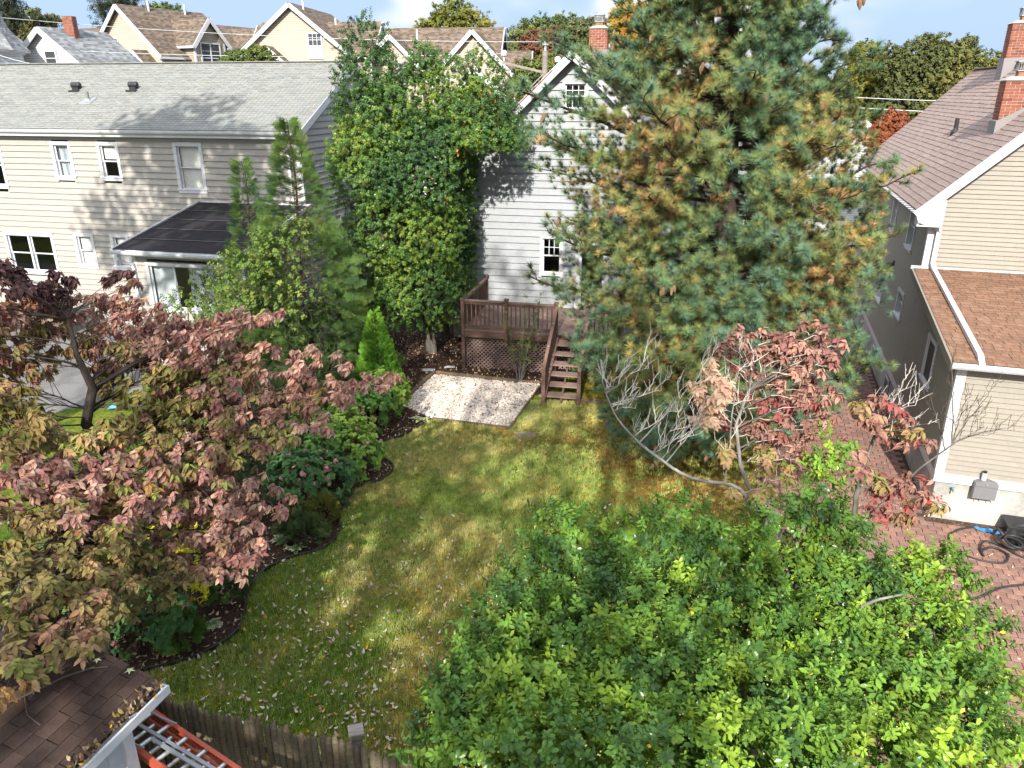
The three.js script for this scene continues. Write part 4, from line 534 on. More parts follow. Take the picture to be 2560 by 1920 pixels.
{ // stockade fence
  const f = thing('stockade_fence', 'weathered dark stockade fence of pointed pickets at the bottom edge', 'fence'), r = rng(19), A = V(-4.45, 0, -6.86), B = V(0.2, 0, -5.47), n = Math.round(A.distanceTo(B) / 0.083), d = B.clone().sub(A).normalize(), s = V(-d.z, 0, d.x), geos = [];
  for (let k = 0; k < 4; k++) { const mb = new MB(), pr = [], h = 1.68 + 0.03 * k, w = 0.038 + 0.002 * (k % 2); const seg = 7; for (const [y, q] of [[0, 1], [h - 0.09, 1], [h - 0.03, 0.62], [h, 0.12]]) { const ring = []; for (let j = 0; j <= seg; j++) { const t = j / seg * Math.PI; ring.push(V(-Math.cos(t) * w * q, y, Math.sin(t) * 0.03 * (0.4 + 0.6 * q))); } pr.push(ring); } for (let a = 0; a + 1 < pr.length; a++) { for (let j = 0; j < seg; j++) mb.quad(pr[a][j], pr[a][j + 1], pr[a + 1][j + 1], pr[a + 1][j], j * 0.1 + k, pr[a][j].y); mb.quad(pr[a][seg], pr[a][0], pr[a + 1][0], pr[a + 1][seg], k, pr[a][0].y); } geos.push(mb.geo()); }
  for (let k = 0; k < n; k++) { const p = A.clone().lerp(B, (k + 0.5) / n), m = addMesh('picket', geos[Math.floor(r() * 4)], pick(M.picket, r), f); m.position.set(p.x, (r() - 0.5) * 0.04 - 0.03, p.z); m.rotation.y = -Math.atan2(d.z, d.x) + (r() - 0.5) * 0.1; m.rotation.z = (r() - 0.5) * 0.02; }
  for (const y of [0.35, 1.25]) new MB().bar(A.clone().addScaledVector(s, -0.045).setY(y), B.clone().addScaledVector(s, -0.045).setY(y), 0.05, 0.09).build('rail', M.picket[2], f);
  const p = V(-1.66, 0, -6.22); const q = thing('fence_post', 'square weathered fence post standing behind the stockade pickets', 'post', [p.x, 0, p.z], -16); new MB().box(-0.06, 0.06, 0, 1.66, -0.06, 0.06).build('post', M.poleWood, q); new MB().box(-0.08, 0.08, 1.66, 1.685, -0.08, 0.08).build('post_cap', M.poleWood, q);
  const w = thing('fence_post', 'pale broken picket end sticking up at the gutter corner of the shed', 'post', [-4.08, 0, -6.85], -16); for (const [x, h] of [[-0.05, 1.74], [0.04, 1.66]]) new MB().box(x - 0.035, x + 0.035, 0, h, -0.012, 0.012).build('picket', M.poleWood, w);
}
function chainLink(A, B, h, label, posts) {
  const f = thing('chain_link_fence', label, 'fence'), d = B.clone().sub(A), L = d.length(); d.normalize(); const P = (u, y) => V(A.x + d.x * u, y, A.z + d.z * u), mb = new MB();
  for (const s of [-1, 1]) for (let u = -h; u < L + h; u += 0.095) { let a = [u, 0.04], b = [u + s * (h - 0.04), h]; const cut = (p, q, lim, g) => { const t = (lim - p[0]) / (q[0] - p[0]); return [lim, lerp(p[1], q[1], t)]; }; if (Math.max(a[0], b[0]) < 0 || Math.min(a[0], b[0]) > L) continue; if (a[0] < 0) a = cut(a, b, 0); if (b[0] < 0) b = cut(a, b, 0); if (a[0] > L) a = cut(a, b, L); if (b[0] > L) b = cut(a, b, L); if (Math.abs(a[1] - b[1]) < 0.02) continue; mb.bar(P(...a), P(...b), 0.0045, 0.0045); }
  const m = mb.build('wire_mesh', M.wire, f); m.userData.kind = 'stuff'; new MB().tube([P(0, h + 0.01), P(L, h + 0.01)], 0.018, 7).build('top_rail', M.wire, f);
  for (let k = 0; k <= posts; k++) { const p = P(L * k / posts, 0); new MB().tube([p, p.clone().setY(h + 0.06)], 0.028, 8).build('post', M.wire, f); } return f;
}
chainLink(V(-5.35, 0, -26.6), V(-8.2, 0, -9.0), 1.25, 'chain link fence behind the left bed, seen between the conifers', 7);
chainLink(V(4.75, 0, -12.4), V(4.25, 0, -9.6), 1.1, 'chain link fence between the lawn and the brick driveway, mostly overgrown', 2);

// ---------------------------------------------------------------- shed with the ladder behind it
{
  const y0 = 2.4, s = thing('garden_shed', 'small shed with a dark brown shingle roof and leaf filled gutter, bottom left corner', 'shed', [-3.58, 0, -6.12], 17.5);
  // gutter runs along local z from 0 towards the camera; the roof rises to -x
  const sl = 0.27, up = V(-1, sl, 0), L = 3.0;
  const W = 1.27, yr = y0 + W * sl;
  new MB().hexa([V(0, y0 - 0.05, 3), V(0, y0 - 0.05, 0), V(-W, yr - 0.05, 0), V(-W, yr - 0.05, 3), V(0, y0 - 0.005, 3), V(0, y0 - 0.005, 0), V(-W, yr - 0.005, 0), V(-W, yr - 0.005, 3)]).hexa([V(-W, yr - 0.05, 3), V(-W, yr - 0.05, 0), V(-2 * W, y0 - 0.05, 0), V(-2 * W, y0 - 0.05, 3), V(-W, yr - 0.005, 3), V(-W, yr - 0.005, 0), V(-2 * W, y0 - 0.005, 0), V(-2 * W, y0 - 0.005, 3)]).build('roof_deck', M.roofShed[0], s);
  shingles(s, slopeM(V(0.02, y0, 3), V(0, 0, -1), up), { length: 1.33, range: () => [0, 3.02], expo: 0.135, tab: 0.25, mats: M.roofShed, nInd: 300, seed: 71, lapZ: 0.012, random: true });
  shingles(s, slopeM(V(-2 * W - 0.02, y0, 0), V(0, 0, 1), V(1, sl, 0)), { length: 1.33, range: () => [0, 3.02], expo: 0.135, tab: 0.25, mats: M.roofShed, nInd: 0, seed: 72, lapZ: 0.012, random: true });
  for (let k = 0; k < 12; k++) new MB().hexa([V(-W - 0.11, yr - 0.022, k * 0.25 + 0.27), V(-W + 0.11, yr - 0.022, k * 0.25 + 0.27), V(-W + 0.11, yr - 0.022, k * 0.25), V(-W - 0.11, yr - 0.022, k * 0.25), V(-W - 0.02, yr + 0.022, k * 0.25 + 0.27), V(-W + 0.02, yr + 0.022, k * 0.25 + 0.27), V(-W + 0.02, yr + 0.014, k * 0.25), V(-W - 0.02, yr + 0.014, k * 0.25)]).build('ridge_shingle', M.roofShed[k % 6], s);
  const gu = new MB(); gu.hexa([V(0.02, y0 - 0.10, 3), V(0.02, y0 - 0.10, 0.02), V(0.10, y0 - 0.10, 0.02), V(0.10, y0 - 0.10, 3), V(0.02, y0 - 0.09, 3), V(0.02, y0 - 0.09, 0.02), V(0.10, y0 - 0.09, 0.02), V(0.10, y0 - 0.09, 3)]).box(0.095, 0.12, y0 - 0.09, y0 + 0.012, 0.02, 3).box(0.02, 0.12, y0 - 0.09, y0 + 0.0, 0.0, 0.02).build('gutter', M.white, s);
  for (let k = 0; k < 14; k++) new MB().box(-0.16, -0.145, 0.05, y0 - 0.1, 0.44 + k * 0.2, 0.636 + k * 0.2).build('wall_panel', M.shedWall[k % 3], s);
  new MB().box(-0.145, -0.10, 0, y0 - 0.08, 0.36, 0.47).box(-0.23, -0.10, 0, y0 - 0.08, 0.345, 0.36).build('corner_trim', M.white, s); new MB().box(-2.36, -0.16, 0, y0 - 0.05, 0.37, 0.41).build('back_wall', M.shedWall[0], s); new MB().box(-0.144, -0.11, y0 - 0.20, y0 - 0.06, 0.47, 3).build('frieze_board', M.white, s);
  // leaf litter lying in the gutter
  const r = rng(8), lm = new MB(); leaf(lm, new THREE.Matrix4(), 0.055, 0.03, 0.2, 0.3); const list = [];
  for (let k = 0; k < 420; k++) { const p = V(lerp(-0.10, 0.095, Math.sqrt(r())), y0 + 0.012 + r() * 0.025, r() * 3).applyMatrix4(s.matrixWorld); list.push({ m: mat4(p, orient(V(r() - 0.5, 0.7 + r() * 0.5, r() - 0.5), r() * 6).multiply(new THREE.Quaternion().setFromEuler(new THREE.Euler(-1.2 + r(), 0, 0))), 0.7 + r() * 0.8), c: r() < 0.15 ? vary([0.45, 0.30, 0.05], r, 0.3) : r() < 0.5 ? vary([0.26, 0.19, 0.12], r, 0.4) : vary([0.12, 0.075, 0.045], r, 0.4) }); }
  tag(inst(numbered('gutter_leaves'), lm.geo(), M.matte, list, scene), 'brown and yellow fallen leaves lying along the shed gutter', 'leaves');
  // fallen branch and maple leaf on the roof
  const on = (x, z, h = 0.03) => V(x, y0 - x * sl + h, z).applyMatrix4(s.matrixWorld), b = thing('fallen_branch', 'thin bare fallen branch lying across the brown shed roof', 'branch');
  new MB().tube([on(-0.6, 0.18), on(-0.72, 0.42, 0.05), on(-0.86, 0.8, 0.04), on(-1.02, 1.1, 0.05), on(-1.15, 1.28), on(-1.24, 1.5)], t => 0.014 - 0.007 * t, 6).build('stem', M.twig, b); new MB().tube([on(-0.84, 0.76), on(-0.66, 0.9, 0.05), on(-0.5, 0.92, 0.04)], 0.006, 5).build('twig', M.twig, b); new MB().tube([on(-1.1, 1.16), on(-0.95, 1.35, 0.05), on(-0.7, 1.45)], 0.006, 5).build('twig', M.twig, b); new MB().tube([on(-0.66, 0.25), on(-0.5, 0.12, 0.04)], 0.006, 5).build('twig', M.twig, b);
  const ml = (P, size, c, label) => { const mb = new MB(), o = P.clone(); const pts = []; for (let k = 0; k < 10; k++) { const a = k / 10 * 6.283, q = k % 2 ? 0.4 : 1; pts.push(o.clone().add(V(Math.cos(a) * size * q, 0.012 + 0.012 * (k % 2), Math.sin(a) * size * q))); } for (let k = 0; k < 10; k++) mb.tri(o.clone().add(V(0, 0.02, 0)), pts[(k + 1) % 10], pts[k]); return single('maple_leaf', mb, std(...c, 0.9, null, { side: THREE.DoubleSide }), label, 'leaf'); };
  ml(on(-0.30, 0.05, 0.02), 0.055, [0.40, 0.45, 0.25], 'pale green maple leaf on the shed roof near its gutter end'); ml(on(-0.62, 0.12, 0.04), 0.045, [0.45, 0.45, 0.28], 'small pale leaf at the tip of the fallen branch');
}
{ // orange extension ladder lying between shed and fence
  const t = thing('extension_ladder', 'orange fibreglass extension ladder with aluminium rungs lying between shed and fence', 'ladder'), A = V(-4.25, 1.62, -6.72), B = V(-2.3, 1.62, -5.47), d = B.clone().sub(A).normalize(), s = V(-d.z, 0, d.x), w = 0.37, Q = (u, v, y = 1.62) => A.clone().addScaledVector(d, u).addScaledVector(s, v).setY(y), L = 3;
  for (const v of [0, w + 0.06]) { new MB().bar(Q(-0.2, v), Q(L, v), 0.022, 0.085).bar(Q(-0.2, v + (v ? -0.018 : 0.018), 1.66), Q(L, v + (v ? -0.018 : 0.018), 1.66), 0.036, 0.009).bar(Q(-0.2, v + (v ? -0.018 : 0.018), 1.58), Q(L, v + (v ? -0.018 : 0.018), 1.58), 0.036, 0.009).build('rail', M.orangeRail, t); }
  for (const v of [0.07, w - 0.01]) new MB().bar(Q(-0.1, v, 1.56), Q(L, v, 1.56), 0.02, 0.075).build('fly_rail', M.orangeRail, t);
  for (let k = 0; k < 10; k++) { new MB().tube([Q(0.05 + k * 0.31, 0.01, 1.625), Q(0.05 + k * 0.31, w + 0.05, 1.625)], 0.024, 8).build('rung', M.aluminium, t); new MB().tube([Q(0.16 + k * 0.31, 0.075, 1.565), Q(0.16 + k * 0.31, w - 0.015, 1.565)], 0.022, 8).build('fly_rung', M.aluminium, t); }
  const k = thing('ladder_stabilizer', 'grey aluminium ladder standoff resting inside the orange ladder', 'ladder part'); new MB().bar(Q(0.12, 0.24, 1.675), Q(1.9, 0.14, 1.675), 0.035, 0.02).build('bar', M.zinc, k); new MB().bar(Q(0.75, 0.27, 1.69), Q(2.2, 0.2, 1.69), 0.04, 0.02).build('bar', M.zinc, k); for (const v of [0.02, 0.40]) new MB().tube([Q(0.25, v, 1.70), Q(0.45, v + 0.05, 1.73), Q(0.62, v + 0.03, 1.71), Q(0.8, v - 0.01, 1.70)], 0.012, 6).build('bracket', M.zinc, k);
  for (const [u, n] of [[0.2, 'left'], [2.6, 'right']]) { const h = thing('sawhorse', `weathered wooden trestle under the ${n} end of the orange ladder`, 'trestle'); new MB().bar(Q(u, -0.05, 1.49), Q(u, w + 0.1, 1.49), 0.08, 0.06).build('beam', M.timber[0], h); for (const v of [0, w]) for (const e of [-0.25, 0.25]) new MB().bar(Q(u + e, v, 0), Q(u, v, 1.46), 0.05, 0.04, V(1, 0, 0)).build('leg', M.timber[0], h); }
}

// ---------------------------------------------------------------- brick driveway and what lies on it
{
  const g = new THREE.Group(), r = rng(41); struct('brick_driveway', g, 'red brick paver driveway laid in running bond'); g.position.set(...OR); g.rotation.y = -YR * D2R; g.updateMatrixWorld(true);
  new MB().box(-3.3, 0, -0.06, 0.012, -17.4, 7.6).box(0.0, 5, -0.06, 0.012, 0.0, 7.6).build('joint_sand', M.sand, g).userData.kind = 'stuff';
  const list = []; for (let z = -17.3, row = 0; z < 7.5; z += 0.155, row++) for (let x = -3.3 + (row % 2) * 0.125; x < 4.8; x += 0.25) { if (x > -0.24 && z < 0.06) continue; const p = V(x, 0, z).applyMatrix4(g.matrixWorld); const a = p.clone().project(camera); list.push({ x, z, d: p.distanceTo(camera.position) + (a.x > 1.02 || a.y < -1.02 ? 50 : 0) + (x < -0.2 && z > -6 ? 15 : 0) }); }
  list.sort((a, b) => a.d - b.d); const geo = new MB().hexa([V(0.004, -0.03, 0.148), V(0.246, -0.03, 0.148), V(0.246, -0.03, 0.004), V(0.004, -0.03, 0.004), V(0.009, 0.02, 0.142), V(0.241, 0.02, 0.142), V(0.241, 0.02, 0.009), V(0.009, 0.02, 0.009)]).geo(), rest = M.paver.map(() => new MB());
  list.forEach((b, k) => { const m = Math.floor(r() * M.paver.length), y = (r() - 0.5) * 0.006; if (k < 300) { const o = addMesh('brick', geo, M.paver[m], g); o.position.set(b.x, y, b.z); } else { const { x, z } = b; rest[m].hexa([V(x + 0.004, y - 0.03, z + 0.148), V(x + 0.246, y - 0.03, z + 0.148), V(x + 0.246, y - 0.03, z + 0.004), V(x + 0.004, y - 0.03, z + 0.004), V(x + 0.009, y + 0.02, z + 0.142), V(x + 0.241, y + 0.02, z + 0.142), V(x + 0.241, y + 0.02, z + 0.009), V(x + 0.009, y + 0.02, z + 0.009)], x * 3, z); } });
  rest.forEach((mb, k) => { mb.build('bricks', M.paver[k], g).userData.kind = 'stuff'; });
}
const R_ = (x, y, z) => loc(OR, YR, x, y, z);
{
  const b = thing('wall_mailbox', 'grey arched metal box hung on the pale foundation wall at right', 'mailbox', [0, 0, 0]); b.position.copy(R_(0.86, 0.64, 0.02)); b.rotation.y = -YR * D2R; const P = []; for (let k = 0; k <= 8; k++) { const x = -0.19 + 0.38 * k / 8; P.push([x, 0.33 + 0.045 * (1 - (x / 0.19) ** 2)]); }
  const prof = [[-0.19, 0], [0.19, 0], ...P.reverse()]; const sh = new THREE.ExtrudeGeometry(new THREE.Shape(prof.map(p => new THREE.Vector2(...p))), { depth: 0.14, bevelEnabled: true, bevelSize: 0.008, bevelThickness: 0.008, bevelSegments: 2 }); addMesh('body', sh, M.greyBox, b); const lidp = [[-0.195, 0.27], [0.195, 0.27], ...P.map(([x, y]) => [x * 1.03, y + 0.006])]; const ld = new THREE.ExtrudeGeometry(new THREE.Shape(lidp.map(p => new THREE.Vector2(...p))), { depth: 0.012, bevelEnabled: true, bevelSize: 0.003, bevelThickness: 0.003, bevelSegments: 1 }); const l = addMesh('lid', ld, M.greyBox, b); l.position.z = 0.152; new MB().box(-0.02, 0.02, 0.30, 0.33, 0.165, 0.18).build('latch', M.zinc, b); for (const x of [-0.08, 0.13]) new MB().tube([V(x, 0.0, 0.10), V(x, -0.045, 0.11), V(x + 0.005, -0.05, 0.14), V(x + 0.005, -0.03, 0.155)], 0.007, 6).build('hook', M.blackMetal, b);
  const p = thing('wall_pipe', 'short white capped pipe standing above the grey wall box', 'pipe'); p.position.copy(R_(0.80, 1.02, 0.10)); new MB().tube([V(0, 0, 0), V(0, 0.15, 0)], 0.045, 12).build('pipe', M.white, p); new MB().tube([V(0, 0.15, 0), V(0, 0.185, 0)], 0.035, 12).build('cap', M.blackMetal, p);
  const f = thing('hose_faucet', 'small blue handled hose faucet on the pale foundation wall', 'faucet'); f.position.copy(R_(0.34, 0.70, 0)); f.rotation.y = -YR * D2R; new MB().tube([V(0, 0, -0.03), V(0, 0, 0.08), V(0, -0.05, 0.1)], 0.016, 8).build('spout', std(0.35, 0.25, 0.08, 0.4, null, { metalness: 0.7 }), f); new MB().lathe([[0.001, 0.02], [0.03, 0.02], [0.034, 0.01], [0.03, 0], [0.001, 0]], 10, V(0, 0.03, 0.05)).build('handle', M.faucet, f);
  const H = (x, z, y = 0.035) => V(x, y, z);
  const hose = new THREE.CatmullRomCurve3([H(9.08, -12.93), H(8.7, -12.82), H(8.42, -12.62), H(8.3, -12.35), H(8.28, -12.1), H(8.45, -11.85), H(8.7, -11.72), H(8.95, -11.72), H(9.12, -11.95, 0.06), H(8.98, -12.15, 0.07), H(8.72, -12.05, 0.05), H(8.66, -11.9, 0.05), H(8.75, -12.15, 0.06), H(8.95, -12.35, 0.08), H(9.15, -12.2, 0.08), H(9.35, -11.9), H(9.6, -11.7), H(9.9, -11.5)]);
  const hs = thing('garden_hose', 'black garden hose lying in loops on the bricks', 'hose'); new MB().tube(hose.getPoints(160), 0.019, 7).build('hose', M.cable, hs);
  const h2 = thing('garden_hose', 'straight end of a black hose crossing the bricks beside the big shrub', 'hose'); new MB().tube(new THREE.CatmullRomCurve3([H(7.4, -10.55), H(7.9, -10.7), H(8.4, -10.95), H(9.2, -11.1)]).getPoints(40), 0.018, 7).build('hose', M.cable, h2);
  const bl = new MB(); for (let i = 0; i < 10; i++) for (let j = 0; j < 4; j++) { const q = (a, c) => V(9.03 + a * 0.040 + c * 0.01, 0.03 + 0.03 * noise3(a * 0.9, c * 0.9, 3), -12.96 + c * 0.045 + a * 0.016); bl.quad(q(i, j), q(i + 1, j), q(i + 1, j + 1), q(i, j + 1)); } single('blue_cloth', bl, M.blue, 'crumpled blue cloth strip at the hose end by the wall', 'cloth');
  // alloy wheel with tyre lying against black odds and ends
  const wh = thing('car_wheel', 'black alloy wheel lying on its tyre beside the wall at right edge', 'wheel', [9.72, 0.16, -12.33]); wh.rotation.set(0.35, 0.3, 0.12); const ty = new THREE.TorusGeometry(0.26, 0.095, 12, 32); ty.rotateX(Math.PI / 2); ty.scale(1, 1.15, 1); addMesh('tyre', ty, M.black, wh); new MB().lathe([[0.17, -0.08], [0.205, 0.06], [0.222, 0.085], [0.212, 0.09], [0.19, 0.07]], 32).build('rim', M.blackMetal, wh);
  for (let k = 0; k < 5; k++) { const a = k / 5 * 6.283, w = 0.028; for (const s of [-0.13, 0.13]) new MB().bar(V(0.03 * Math.cos(a), 0.055, 0.03 * Math.sin(a)), V(0.2 * Math.cos(a + s), 0.07, 0.2 * Math.sin(a + s)), w, 0.03).build('spoke', M.blackMetal, wh); } new MB().lathe([[0.001, 0.08], [0.035, 0.08], [0.04, 0.03]], 14).build('hub', M.blackMetal, wh);
  const bn = thing('storage_tub', 'black plastic tub with a rim against the pale wall behind the wheel', 'tub'); bn.position.copy(R_(1.65, 0, 0.28)); bn.rotation.y = -YR * D2R; new MB().hexa([V(-0.28, 0, 0.2), V(0.3, 0, 0.2), V(0.3, 0, -0.2), V(-0.28, 0, -0.2), V(-0.33, 0.27, 0.24), V(0.36, 0.27, 0.24), V(0.36, 0.27, -0.22), V(-0.33, 0.27, -0.22)]).build('body', M.black, bn); new MB().box(-0.36, 0.39, 0.27, 0.31, -0.25, 0.27).build('lid', M.blackMetal, bn);
  const co = thing('hose_coil', 'thick black corrugated hose coil heaped before the wheel', 'hose', [9.30, 0.05, -12.25]); { const pts = []; for (let k = 0; k <= 150; k++) { const a = k / 150 * 6.283 * 4.2; pts.push(V(0.15 * Math.cos(a) + 0.05 * Math.sin(a * 0.3), 0.03 + k * 0.0012, 0.2 * Math.sin(a) + k * 0.0012)); } new MB().tube(pts, 0.024, 7).build('coil', M.cable, co); new MB().tube([V(-0.12, 0.14, -0.25), V(-0.1, 0.24, -0.2), V(-0.04, 0.16, -0.1)], 0.035, 8).build('fitting', M.black, co); }
}
{ // odds and ends by the cream house
  const b = thing('panel_box', 'weathered tan box tipped on its edge before the cream wall', 'box'); b.position.copy(loc(OL, YL, -1.75, 0.95, 1.3)); b.rotation.set(-0.35, -0.3, 0.28); const mb = new MB(); mb.box(-0.42, 0.36, -0.5, 0.42, -0.25, 0.22).build('body', M.cardboard, b); for (const y of [-0.3, 0.25]) new MB().box(-0.43, 0.37, y, y + 0.03, 0.22, 0.232).build('batten', M.timber[0], b); new MB().tube([V(0.05, 0.4, 0), V(0.02, 0.85, 0.05)], 0.012, 6).build('rod', M.blackMetal, b);
  const c = new MB(), q = (i, j) => loc(OL, YL, -3.1 + i * 0.09, 1.0 + 0.12 * noise3(i * 0.5, j * 0.5, 2) + i * 0.014, 1.2 + j * 0.10); for (let i = 0; i < 13; i++) for (let j = 0; j < 5; j++) c.quad(q(i, j), q(i + 1, j), q(i + 1, j + 1), q(i, j + 1)); single('red_tarp', c, M.red, 'bright red cloth heaped behind the reddish tree by the cream wall', 'cloth');
  const st = thing('work_bench', 'dark bench under the red cloth beside the cream wall', 'bench'); st.position.copy(loc(OL, YL, -2.4, 0, 1.4)); st.rotation.y = -YL * D2R; new MB().box(-0.9, 1.1, 0.42, 0.47, -0.3, 0.4).build('top', M.timber[0], st); for (const x of [-0.8, 1.0]) for (const z of [-0.25, 0.35]) new MB().box(x - 0.03, x + 0.03, 0, 0.42, z - 0.03, z + 0.03).build('leg', M.timber[0], st);
  const bt = new MB(); for (let i = 0; i < 8; i++) for (let j = 0; j < 4; j++) { const p = (a, d) => V(-10.9 + a * 0.11, 0.02 + 0.07 * noise3(a * 0.7, d * 0.7, 5), -19.25 + d * 0.1); bt.quad(p(i, j), p(i + 1, j), p(i + 1, j + 1), p(i, j + 1)); } single('blue_tarp', bt, std(0.10, 0.34, 0.72, 0.6), 'light blue tarp on the grey driveway behind the reddish tree', 'tarp');
  const cl = thing('planter_box', 'rusty red planter box at the corner of the cream porch', 'planter'); cl.position.copy(loc(OL, YL, 3.55, 0, 2.6)); new MB().hexa([V(-0.3, 0, 0.3), V(0.3, 0, 0.3), V(0.3, 0, -0.3), V(-0.3, 0, -0.3), V(-0.36, 0.5, 0.36), V(0.36, 0.5, 0.36), V(0.36, 0.5, -0.36), V(-0.36, 0.5, -0.36)]).build('body', std(0.42, 0.17, 0.08, 0.9, tFine), cl); new MB().box(-0.4, 0.4, 0.5, 0.54, -0.4, 0.4).build('rim', std(0.36, 0.14, 0.07, 0.9), cl);
  for (const [x, z, n, w] of [[-2.75, -22.0, 'left of the two on the mulch', 0.13], [-2.1, -22.25, 'right of the two on the mulch', 0.11]]) { const p = new MB(), r = rng(x * 10); const v = (i, j) => V(x + i * w, 0.03 + 0.05 * noise3(i * 2.2 + x, j * 2.2, 4), z + j * w * 0.8); for (let i = 0; i < 3; i++) for (let j = 0; j < 2; j++) p.quad(v(i, j), v(i + 1, j), v(i + 1, j + 1), v(i, j + 1)); single('paper_scrap', p, M.white, `crumpled white paper scrap, ${n} before the holly`, 'paper'); }
}
// ---------------------------------------------------------------- the big pine
{
  const t = thing('pine_tree', 'huge pine with blue green and golden needle tufts beside the deck stairs', 'tree'), r = rng(2024), bx = 4.55, bz = -17.0, H = 13.6;
  const lean = h => V(bx + 0.25 * Math.sin(h * 0.35), h, bz + 0.15 * Math.sin(h * 0.5 + 1)); const tp = []; for (let h = 0; h <= H; h += 0.8) tp.push(lean(h)); new MB().tube(tp, q => 0.30 * (1 - q) + 0.03, 10).build('trunk', M.bark, t);
  const tw = new MB(), tufts = [], cones = []; // needle tufts sit at the ends of the twigs
  // outline: radius by height, fuller to the left low down, with separate leaders
  const Rh = (h, a) => { const left = Math.cos(a) < 0, prof = left ? [[0, 2.6], [1, 3.1], [2.5, 3.4], [4, 3.9], [5.5, 4.5], [6.6, 4.8], [7.4, 4.5], [8.4, 3.2], [9.2, 2.4], [10.5, 1.9], [12, 1.4], [13.6, 0.3]] : [[0, 2.2], [1, 3.0], [2.5, 3.4], [4, 3.7], [5.5, 3.75], [6.6, 3.4], [7.6, 3.0], [8.6, 2.3], [10, 1.55], [12, 1.1], [13.6, 0.3]]; let k = 0; while (k < prof.length - 2 && prof[k + 1][0] < h) k++; const q = lerp(prof[k][1], prof[k + 1][1], clamp((h - prof[k][0]) / (prof[k + 1][0] - prof[k][0]))); return q * lerp(0.80, 1.0, Math.abs(Math.cos(a))) ; };
  const addTwig = (a, b, rad) => tw.tube(bend(a, b, 0.05 * a.distanceTo(b), 4), q => rad * (1 - 0.7 * q) + 0.002, 4, false);
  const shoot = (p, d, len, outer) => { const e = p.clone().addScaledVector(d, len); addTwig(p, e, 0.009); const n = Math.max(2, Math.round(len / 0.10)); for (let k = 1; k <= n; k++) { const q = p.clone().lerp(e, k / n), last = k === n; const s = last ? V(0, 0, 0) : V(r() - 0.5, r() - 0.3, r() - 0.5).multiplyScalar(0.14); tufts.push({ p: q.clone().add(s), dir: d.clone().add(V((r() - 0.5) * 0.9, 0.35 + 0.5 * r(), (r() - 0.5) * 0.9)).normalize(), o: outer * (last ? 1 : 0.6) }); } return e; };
  for (let h = 0.5, kk = 0; h < H - 0.2; h += 0.062, kk++) {
    const a = kk * 2.39996 + (r() - 0.5) * 0.5, lobe = 0.80 + 0.42 * noise3(Math.cos(a) * 1.5 + 7, h * 0.55, Math.sin(a) * 1.5 + 3), L = Rh(h, a) * lobe * (0.62 + 0.42 * Math.sqrt(r())), o = lean(h), rise = 0.06 + 0.34 * clamp(h / H) + 0.28 * (r() - 0.3);
    const e = o.clone().addScaledVector(V(Math.cos(a), 0, Math.sin(a)), L).add(V(0, L * rise * 0.7 + 0.12, 0)); if (e.y < 0.3) e.y = 0.3; if (loc2(OR, YR, e).x > -0.7 && e.y < 7) continue;
    const pts = bend(o, e, -0.13 * L, 8, r, 0.16); new MB().tube(pts, q => (0.010 + 0.010 * L) * (1 - 0.8 * q) + 0.004, 6).build('branch', M.bark, t); const c = new THREE.CatmullRomCurve3(pts), m = Math.round(3 + L * 4.2);
    for (let j = 0; j <= m; j++) { const q = lerp(0.32, 1, j / m), p = c.getPoint(q), tg = c.getTangent(q), sd = V(-tg.z, 0, tg.x), th = r() * 6.283, len = lerp(0.72, 0.26, q) * (0.55 + 0.75 * r()), dd = tg.clone().multiplyScalar(0.5 + 0.3 * r()).addScaledVector(sd, Math.cos(th) * 0.95).add(V(0, 0.18 + 0.55 * Math.sin(th), 0)).normalize(), e2 = shoot(p, dd, len, q); if (len > 0.34) shoot(p.clone().lerp(e2, 0.5), dd.clone().addScaledVector(sd, (r() - 0.5) * 2).add(V(0, (r() - 0.3), 0)).normalize(), len * 0.6, q); if (r() < 0.05 && q > 0.5) cones.push(e2.clone().add(V((r() - 0.5) * 0.15, -0.08, (r() - 0.5) * 0.15))); }
  }
  for (const [px, py, z] of [[1575, 75, -16.8], [1560, 150, -16.6], [1510, 190, -16.4], [1350, 360, -16.8], [1335, 420, -17], [1990, 110, -17.4], [2105, 210, -16.8], [2140, 330, -16.4], [2215, 570, -16.2], [2175, 890, -15.8], [1640, 30, -17]]) { // stray leaders that break the outline
    const e = at(px, py, z), o = lean(Math.max(0.8, e.y - 1.2)).lerp(e, 0.45), pts = bend(o, e, 0.1, 6, r, 0.08); new MB().tube(pts, q => 0.03 * (1 - 0.7 * q), 6).build('branch', M.bark, t); const c = new THREE.CatmullRomCurve3(pts); for (let j = 0; j < 12; j++) { const q = 0.15 + 0.85 * j / 11, tg = c.getTangent(q); shoot(c.getPoint(q), tg.clone().add(V((r() - 0.5) * 1.3, 0.4, (r() - 0.5) * 1.3)).normalize(), 0.26 * (1.2 - q * 0.7), 1); }
  }
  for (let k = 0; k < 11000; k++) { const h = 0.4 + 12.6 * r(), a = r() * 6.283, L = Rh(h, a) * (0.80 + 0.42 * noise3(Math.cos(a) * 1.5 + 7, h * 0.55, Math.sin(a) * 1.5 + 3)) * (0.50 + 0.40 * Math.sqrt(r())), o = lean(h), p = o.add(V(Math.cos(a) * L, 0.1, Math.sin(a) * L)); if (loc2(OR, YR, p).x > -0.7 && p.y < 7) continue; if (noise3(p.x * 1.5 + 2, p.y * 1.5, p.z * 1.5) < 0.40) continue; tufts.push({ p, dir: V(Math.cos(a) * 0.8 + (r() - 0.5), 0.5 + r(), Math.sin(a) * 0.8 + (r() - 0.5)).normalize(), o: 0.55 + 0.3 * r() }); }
  const o = tw.build('twigs', M.bark, t); o.userData.kind = 'stuff';
